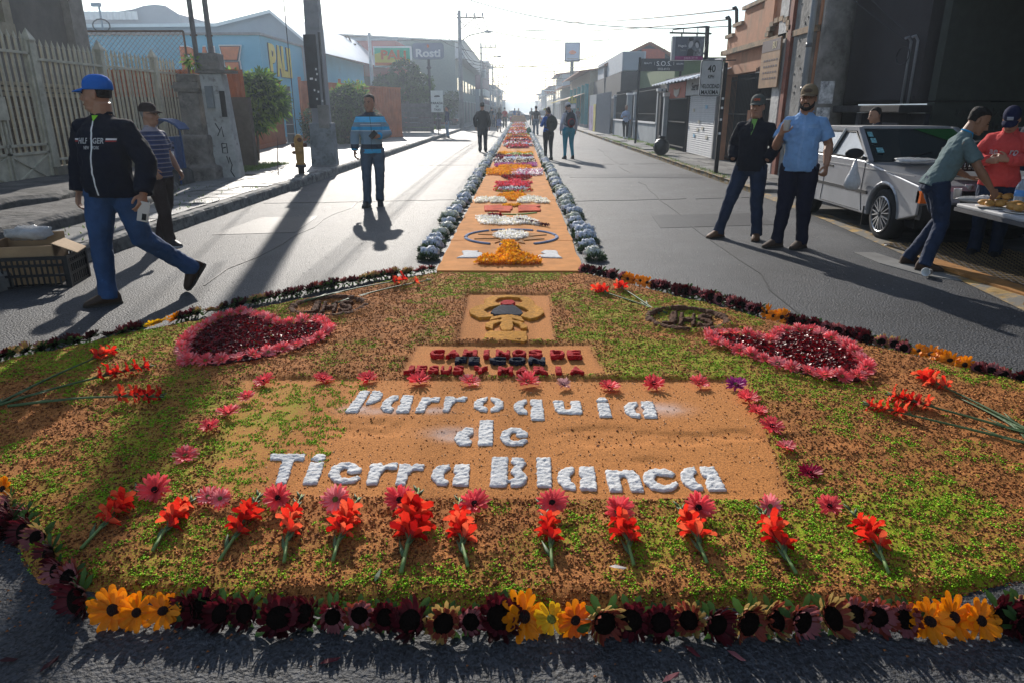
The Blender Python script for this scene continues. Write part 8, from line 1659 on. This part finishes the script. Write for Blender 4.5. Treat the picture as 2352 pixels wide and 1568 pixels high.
# hydrant
hy = thing('fire_hydrant', 'ochre fire hydrant with rusty nozzles on a dark foot by the kerb', 'fire hydrant', (-4.86, 15.6, .155), R(10)); mo = M('hydrant_ochre', (.42, .22, .045), .6, var=.25, scale=9, bump=.4, stain=((.22, .10, .03), 7, .6)); mru = M('hydrant_rust', (.13, .045, .02), .8, var=.3)
MB().lathe([(.07, 0), (.07, .13), (.12, .15), (.12, .20)], 16).build('foot', M('hydrant_foot', (.05, .045, .045), .7), hy, True)
MB().lathe([(.105, .20), (.105, .23), (.085, .24), (.092, .40), (.10, .62), (.105, .68), (.095, .76), (.06, .82), (.03, .85)], 18).build('barrel', mo, hy, True)
for a, z, r_, l_, m in ((-90, .52, .065, .16, mo), (0, .62, .045, .17, mru), (180, .62, .045, .17, mru), (180, .46, .035, .16, mru), (-70, .73, .05, .12, mru)):
    d = Vector((math.cos(R(a)), math.sin(R(a)), 0)); MB().tube([Vector((0, 0, z)), Vector((0, 0, z)) + d * l_ * .8, Vector((0, 0, z)) + d * l_], [r_, r_, r_ * .6], 12).build('nozzle', m, hy, True)
o = MB().tube([(-5.25, 15.2, .16), (-5.22, 15.2, .6), (-5.18, 15.22, .95)], [.012, .01, .004], 5).build('rebar_stub', m_rust); tag(o, 'thin rusty rod sticking up from the slabs near the hydrant', 'rod')
# rubbish bag, east
o = MB().ell((0, 0, .26), (.26, .22, .27), 12, 10, jit=.06).tube([(0, 0, .48), (.02, 0, .60)], [.08, .12], 8).build('rubbish_bag', M('bin_bag_black', (.012, .014, .016), .35, var=.2, bump=.9, bscale=16, bdist=.03), None, True, (4.62, 23.1, .11)); tag(o, 'full black rubbish bag on the east kerb before the low wall', 'rubbish bag')
# crates and cartons at the west edge
def crate(label, loc, rz, w, l, h, col, sc=1):
    t = thing('plastic_crate', label, 'crate', loc, rz); m = M(col, (.012, .012, .014), .45, var=.1, bump=0)
    MB().bx(-w / 2, w / 2, -l / 2, l / 2, 0, .012).build('floor', m, t)
    for ax, s_, n_ in ((0, -1, l), (0, 1, l), (1, -1, w), (1, 1, w)):
        b = MB(); q = (w if ax == 0 else l) / 2 * s_
        def put(u0, u1, z0, z1):
            if ax == 0: b.bx(q - .006, q + .006, u0, u1, z0, z1)
            else: b.bx(u0, u1, q - .006, q + .006, z0, z1)
        for z in (0, .36, .68, .92): put(-n_ / 2, n_ / 2, h * z, h * (z + .08))
        k = -n_ / 2
        while k < n_ / 2: put(k, k + .013, 0, h); k += .045
        b.build('side_grid', m, t)
    b = MB()
    for sx in (-1, 1):
        for sy in (-1, 1): b.box((sx * w / 2, sy * l / 2, h / 2), (.03, .03, h))
    b.build('corner_post', m, t); MB().bx(-w / 2 - .012, w / 2 + .012, -l / 2 - .012, -l / 2 + .006, h - .03, h).bx(-w / 2 - .012, w / 2 + .012, l / 2 - .006, l / 2 + .012, h - .03, h).bx(-w / 2 - .012, -w / 2 + .006, -l / 2, l / 2, h - .03, h).bx(w / 2 - .006, w / 2 + .012, -l / 2, l / 2, h - .03, h).build('rim', m, t); return t
crate('black plastic crate on the asphalt holding cardboard at the west kerb', (-4.36, 6.06, 0), R(12), .62, .42, .28, 'crate_black')
mcb = M('cardboard', (.34, .22, .12), .85, var=.12)
t = thing('cardboard_box', 'torn open cardboard box standing in the black crate', 'cardboard box', (-4.4, 6.08, .02), R(14)); MB().bx(-.25, .22, -.16, -.15, 0, .34).bx(-.25, .22, .15, .16, 0, .42).bx(-.26, -.25, -.16, .16, 0, .38).bx(.21, .22, -.16, .16, 0, .36).bx(-.25, .22, -.15, .15, .005, .015).build('box', mcb, t)
MB().add([(.22, -.16, .36), (.22, .14, .36), (.40, .10, .28), (.40, -.14, .27), (.22, -.16, .352), (.22, .14, .352), (.40, .10, .272), (.40, -.14, .262)], [(0, 1, 2, 3), (7, 6, 5, 4), (0, 3, 7, 4), (1, 5, 6, 2), (2, 6, 7, 3)]).build('flap', M('cardboard_light', (.45, .31, .18), .85), t)
def crumple(name, lab, cat, loc, rx, ry, rz_, m, seed=3, n=14):
    o = MB().ell((0, 0, rz_ * .8), (rx, ry, rz_), n, 9, jit=.22).build(name, m, None, True, loc); tag(o, lab, cat); return o
m_film = M('clear_film', (.55, .58, .60), .2, var=.2, scale=12, bump=.9, bscale=30, bdist=.01, alpha=.55)
m_bagw = M('white_bag', (.60, .60, .60), .35, var=.12, scale=10, bump=.9, bscale=24, bdist=.015)
crumple('plastic_film', 'crumpled clear plastic film on top of the cardboard box', 'plastic film', (-4.5, 6.2, .38), .20, .14, .07, m_film)
# snack table
TB = thing('folding_table', 'grey-white folding table laid with snacks at the east kerb', 'table', (4.74, 5.75, -.12), R(-2)); m_top = M('table_top', (.42, .42, .43), .5, var=.08)
bevel(MB().bx(-.40, .40, -1.25, 1.2, .70, .74).build('tabletop', m_top, TB), .012)
MB().bx(-.41, .41, -1.26, 1.21, .665, .70).build('edge_frame', M('table_frame', (.12, .12, .13), .5, .4), TB)
for yy in (.15, -.95):
    for sx in (-.3, .3): MB().tube([(sx, yy, .68), (sx, yy - .05, .35), (sx + (.03 if sx > 0 else -.03), yy - .12, .02)], .018, 8).build('leg', m_black, TB, True)
    MB().tube([(-.3, yy - .13, .45), (.3, yy - .13, .45)], .014, 6).build('crossbar', m_black, TB, True)
zt = .622
bt = thing('tea_bottle', 'large clear bottle of yellow tea with white label and yellow cap', 'bottle', (*G(2285, 446, .622), zt)); 
MB().lathe([(.055, 0), (.06, .02), (.06, .19), (.052, .21), (.06, .23), (.058, .27), (.03, .33), (.018, .345), (.018, .36)], 18).build('bottle', M('tea_yellow', (.50, .42, .05), .12, var=.05, bump=0, trans=.3), bt, True)
MB().lathe([(.0615, .07), (.0615, .19)], 18).build('label', M('label_cream', (.6, .6, .5), .5, var=.1), bt, True); MB().lathe([(.02, .355), (.02, .375)], 12).build('cap', M('cap_yellow', (.6, .5, .02), .4), bt)
b = MB(); add_text(b, 'Tropical', (-.0, -.064, .155), (1, -.3, 0), (0, 0, 1), 1, .004, .02, width=.075, height=.03); add_text(b, 'té', (.0, -.064, .10), (1, -.3, 0), (0, 0, 1), 1, .004, .03, height=.025); b.build('lettering', m_ldk, bt)
wb = thing('water_bottle', 'clear water bottle with blue label near the table end', 'bottle', (*G(2338, 470, .622), zt)); MB().lathe([(.045, 0), (.05, .02), (.047, .06), (.05, .1), (.05, .17), (.025, .22), (.014, .235), (.014, .25)], 16).build('bottle', M('water_clear', (.6, .7, .8), .08, var=0, bump=0, trans=.7), wb, True); MB().lathe([(.0515, .08), (.0515, .14)], 16).build('label', M('label_blue', (.08, .25, .6), .4), wb, True); MB().lathe([(.016, .245), (.018, .265)], 10).build('cap', m_wh, wb)
for (x, y, lab) in ((*G(2196, 458, .622), 'short clear cup at the near table corner'), (*G(2222, 448, .622), 'white cup second from the table corner'), (*G(2250, 449, .622), 'white cup beneath the reaching arm'), (*G(2268, 452, .622), 'white cup beside the pouring hand'), (*G(2306, 446, .622), 'white cup just past the tea bottle')):
    o = inst('drinking_cup', cupm, None, (x, y, zt)); tag(o, lab, 'cup')
m_bun = M('bread_gold', (.50, .25, .06), .5, var=.3, scale=14, bump=.4, bscale=30)
i = 0
for cx, cy, n in ((*G(2300, 462, .622), 4), (*G(2330, 452, .622), 5), (*G(2278, 478, .622), 5), (*G(2345, 490, .622), 5), (*G(2318, 480, .622), 3)):
    o = MB().lathe([(.02, 0), (.12, .004), (.14, .016), (.13, .014), (.11, .008)], 18).build('tray', m_wh, None, True, (cx, cy, zt)); tag(o, '%s round white tray of sweet buns on the folding table' % ORD[i], 'tray'); i += 1
    for k in range(n):
        a = k * 6.28 / n; q = MB().ell((0, 0, .035), (.058, .042, .03), 12, 8, jit=.04).build('sweet_bun', m_bun, None, True, (cx + .065 * math.cos(a), cy + .065 * math.sin(a), zt + .012), a); tag(q, 'glazed golden bun %s on the %s white tray' % (('nearest the road', 'at the rear', 'facing the bottle', 'facing the table end', 'in the middle')[k], ORD[i - 1]), 'bun', 'buns on the snack table')
crumple('plastic_wrap', 'crumpled clear wrap spread among the cups on the table', 'plastic wrap', (*G(2235, 464, .622), zt), .17, .13, .03, m_film, 5)
crumple('snack_bag', 'shiny white snack bag between the cups and trays', 'bag', (*G(2262, 462, .622), zt), .09, .06, .03, m_bagw, 5)
# things on and round the car
crate('small black crate packed with cloth on the hood of the silver car', (5.05, 7.98, .86), R(-8), .42, .34, .24, 'crate_black')
crumple('white_bundle', 'white crumpled paper bundle on the hood crate', 'paper', (4.98, 7.98, 1.05), .12, .10, .06, m_bagw); crumple('plastic_sheet', 'loose clear sheet lying on the silver hood', 'plastic sheet', (4.82, 8.6, .90), .26, .22, .03, m_film)
crumple('dark_cloth', 'dark cloth heap stuffed in the hood crate', 'cloth', (5.18, 8.02, 1.0), .16, .13, .09, blk)
b = MB(); b.rings([[(.02 * math.cos(a), .02 * math.sin(a), .30) for a in [k * .785 for k in range(8)]], [(.05 * math.cos(a), .04 * math.sin(a), .18) for a in [k * .785 for k in range(8)]], [(.10 * math.cos(a), .07 * math.sin(a), .07) for a in [k * .785 for k in range(8)]], [(.11 * math.cos(a), .08 * math.sin(a), .0) for a in [k * .785 for k in range(8)]], [(.07 * math.cos(a), .05 * math.sin(a), -.06) for a in [k * .785 for k in range(8)]]]); b.tube([(0, 0, .28), (.03, .02, .38)], .012, 5)
o = b.build('carrier_bag', m_bagw, None, True, (4.24, 8.92, .60)); tag(o, 'thin white carrier bag hanging from the wing mirror', 'bag')
o = MB().lathe([(.028, 0), (.037, .105), (.041, .108), (.036, .108), (.027, .006)], 14).build('drinking_cup', m_wh if False else MATS['white_plastic'], None, True, (3.92, 6.42, .04)); o.rotation_euler = (R(82), 0, R(-50)); tag(o, 'white plastic cup lying on its side on the road by the kerb', 'cup')
for k, (u, v) in enumerate(((2030, 552), (2034, 566), (1850, 540))): px_, py_ = G(u, v); o = MB().box((0, 0, .003), (.06, .03, .004)).build('paper_scrap', m_wh, None, False, (px_, py_, .01), k); tag(o, ['flat white scrap under the front wheel', 'second flat white scrap nearer the road', 'pale scrap by the dark shoes'][k], 'litter')
# tread plates over the gutter
tp = thing('tread_plate', 'rusty expanded-metal plate over the gutter behind the table man', 'grating', (4.95, 6.9, .026), R(4)); m_tp = M('rusty_mesh', (.20, .14, .07), .6, .4, var=.3)
MB().bx(-.62, .55, -1.3, 1.1, 0, .008).build('plate', M('plate_dark', (.06, .05, .045), .7), tp)
b = MB()
for i in range(20):
    for j in range(34): x, y = -.6 + .058 * i + (.029 if j % 2 else 0), -1.27 + .07 * j; b.prism([(x - .02, y), (x, y - .02), (x + .02, y), (x, y + .02)], .008, .016)
o = b.build('raised_pattern', m_tp, tp); o['kind'] = 'stuff'
for k, (x, y, l) in enumerate(((4.28, 6.3, 1.5), (4.2, 4.9, .9))): o = MB().bx(-.11, .11, -l / 2, l / 2, .02, .045).build('edge_strip', M('orange_edge', (.36, .17, .05), .7, var=.3, stain=((.2, .15, .1), 4, .55)), None, False, (x, y, 0), R(4)); tag(o, ['orange-painted kerb strip beside the tread plate', 'short orange kerb strip near the table leg'][k], 'kerb strip')
# ================================================================ PLANTS
def leaves(name, c, r, n, L, W, mats, parent=None, droop=.5, shell=.55, seed=1, lump=.35, zmin=None):
    g_ = np.random.default_rng(seed); d = g_.normal(size=(n, 3)); d /= np.linalg.norm(d, axis=1)[:, None]
    rad = (shell + (1 - shell) * g_.random(n) ** .5)
    nn = fnoise(d[:, 0] * 2.2 + 5 + seed, d[:, 1] * 2.2 + d[:, 2] * 1.7 + 9, 3); rad *= 1 + lump * (nn - .5) * 2
    p = d * rad[:, None] * np.array(r) + np.array(c)
    if zmin is not None: p[:, 2] = np.maximum(p[:, 2], zmin + g_.random(n) * .1)
    t = d + g_.normal(size=(n, 3)) * .6; t[:, 2] -= droop * g_.random(n); t /= np.linalg.norm(t, axis=1)[:, None]
    s = np.cross(t, g_.normal(size=(n, 3))); s /= np.linalg.norm(s, axis=1)[:, None]
    l = L * (.6 + .8 * g_.random(n))[:, None]; w = W * (.7 + .6 * g_.random(n))[:, None]
    V = np.stack([p, p + t * l * .5 + s * w * .5, p + t * l + np.array([0, 0, -.12]) * l, p + t * l * .5 - s * w * .5], 1).reshape(-1, 3)
    Fq = np.arange(4 * n).reshape(n, 4); mi = (nn + g_.random(n) * .35 > .72).astype(int)
    o = bpy.data.objects.new(name, npmesh(name, V, Fq, mats, mi)); COL.objects.link(o)
    if parent is not None: o.parent = parent
    return o
m_bark = M('bark', (.10, .075, .05), .9, var=.3, bump=.8)
def tree(name, lab, x, y, zt, crowns, trunk, cat, lm=(lf1, lf2), L=.16, W=.045, n=2200, shell=.4, droop=.6):
    t = thing(name, lab, cat, (x, y, .12))
    b = MB(); b.tube([(0, 0, 0), (.05, .02, zt * .5), (0, 0, zt)], [trunk, trunk * .8, trunk * .6], 7)
    for cx, cy, cz, r in crowns: b.tube([(0, 0, zt * .8), (cx * .5, cy * .5, (zt + cz) * .5), (cx, cy, cz)], [trunk * .6, trunk * .4, trunk * .15], 5)
    b.build('trunk', m_bark, t)
    for i, (cx, cy, cz, r) in enumerate(crowns): leaves('foliage', (cx, cy, cz), (r, r, r * .85), int(n * r), L, W, lm, t, droop, shell, seed=int(x * 10) + i + 90)
    return t
tree('street_tree', 'small leafy tree with drooping bright leaves before the orange fence', -7.55, 20.3, 1.15, [(.1, 0, 1.85, .6), (-.4, 0, 2.0, .48), (.5, .1, 1.6, .5), (.05, -.2, 1.2, .5), (-.35, 0, 1.35, .5), (.35, 0, 2.05, .4)], .05, 'tree', L=.22, W=.07, n=1500)
tree('round_hedge', 'dense dark trimmed hedge behind the tall utility pole', -7.7, 31.2, .6, [(0, 0, .9, 1.25), (.6, 0, .8, 1.05), (-.8, .3, .8, 1.05), (.2, 0, 1.5, .95)], .06, 'hedge', (lf3, lf4), .11, .06, 3600, .75)
tree('flowering_bush', 'lighter loose bush growing out of the dark hedge top', -7.3, 31.8, 1.2, [(0, 0, 2.0, .65), (-.6, 0, 1.95, .5)], .04, 'bush', (lf1, lf2), .18, .06, 1500)
tree('dense_tree', 'dense rounded dark tree beside the rounded grey board sign', -7.9, 48.5, 1.5, [(0, 0, 2.4, 1.3), (.9, 0, 2.9, 1.15), (-.9, 0, 2.7, 1.1), (.3, 0, 3.7, 1.0), (1.3, 0, 2.1, .9)], .12, 'tree', (lf3, lf4), .16, .08, 2600, .7)
tree('small_shrub', 'small dark shrub by the fence of the corner shop', -6.2, 62, .8, [(0, 0, 1.6, .9), (.4, 0, 2.3, .7), (-.6, 0, 1.1, .7)], .06, 'bush', (lf3, lf4), .18, .09, 1500, .6)
leaves('tuft', (-6.5, 14.6, 2.42), (.16, .14, .08), 120, .13, .035, (lf1, lf2), None, .3, .2, 5); tag(bpy.context.scene.objects['tuft'], 'leafy tuft sprouting on top of the plaster pillar', 'plant')
def grass(name, lab, x0, x1, y0, y1, z, n, h):
    g_ = np.random.default_rng(int(abs(x0) * 100)); x = x0 + (x1 - x0) * g_.random(n); y = y0 + (y1 - y0) * g_.random(n)
    k = fnoise(x * 1.5, y * 1.5, 3) > .42; x, y = x[k], y[k]; n = len(x); a = g_.random(n) * 6.28; hh = h * (.4 + .8 * g_.random(n))
    dx, dy = np.cos(a) * .012, np.sin(a) * .012; lx, ly = g_.normal(size=n) * h * .4, g_.normal(size=n) * h * .4; zz = np.full(n, z)
    V = np.stack([np.stack([x - dx, y - dy, zz], 1), np.stack([x + dx, y + dy, zz], 1), np.stack([x + lx, y + ly, zz + hh], 1)], 1).reshape(-1, 3)
    o = bpy.data.objects.new(name, npmesh(name, V, np.arange(3 * n).reshape(n, 3), leafmat('grass_blade', (.12, .20, .03), .4))); COL.objects.link(o)
    tag(o, lab, 'grass', kind='stuff'); return o
grass('grass', 'sunlit grass patch at the foot of the orange fence', -8.2, -6.1, 16.2, 18.6, .13, 9000, .10)
grass('grass', 'weeds along the low grey walls', 5.3, 5.75, 26, 42, .09, 5000, .08)
grass('grass', 'bright lawn strip past the board fence', -9.5, -6.0, 52, 62, .12, 8000, .15)
grass('grass', 'weeds in the slab joints near the kerb', -6.2, -4.7, 6, 13, .15, 500, .05)
grass('grass', 'weeds at the east kerb', 4.45, 4.7, 15, 40, .1, 2500, .05)

# ================================================================ AIR
hz = MB().bx(-450, 450, -60, 950, -1.0, 12.0).build('haze', MATS['asphalt'], None)
hz.data.materials.clear(); hm = bpy.data.materials.new('haze'); hm.use_nodes = True; hn, hl = hm.node_tree.nodes, hm.node_tree.links; hn.clear()
pv = hn.new('ShaderNodeVolumePrincipled'); pv.inputs['Color'].default_value = (.74, .86, 1.0, 1); pv.inputs['Density'].default_value = HAZE; pv.inputs['Anisotropy'].default_value = .72
ho = hn.new('ShaderNodeOutputMaterial'); hl.new(pv.outputs[0], ho.inputs['Volume']); hz.data.materials.append(hm); tag(hz, kind='stuff', label='thin bright morning haze down the street')
hm.volume_intersection_method if hasattr(hm, 'volume_intersection_method') else None
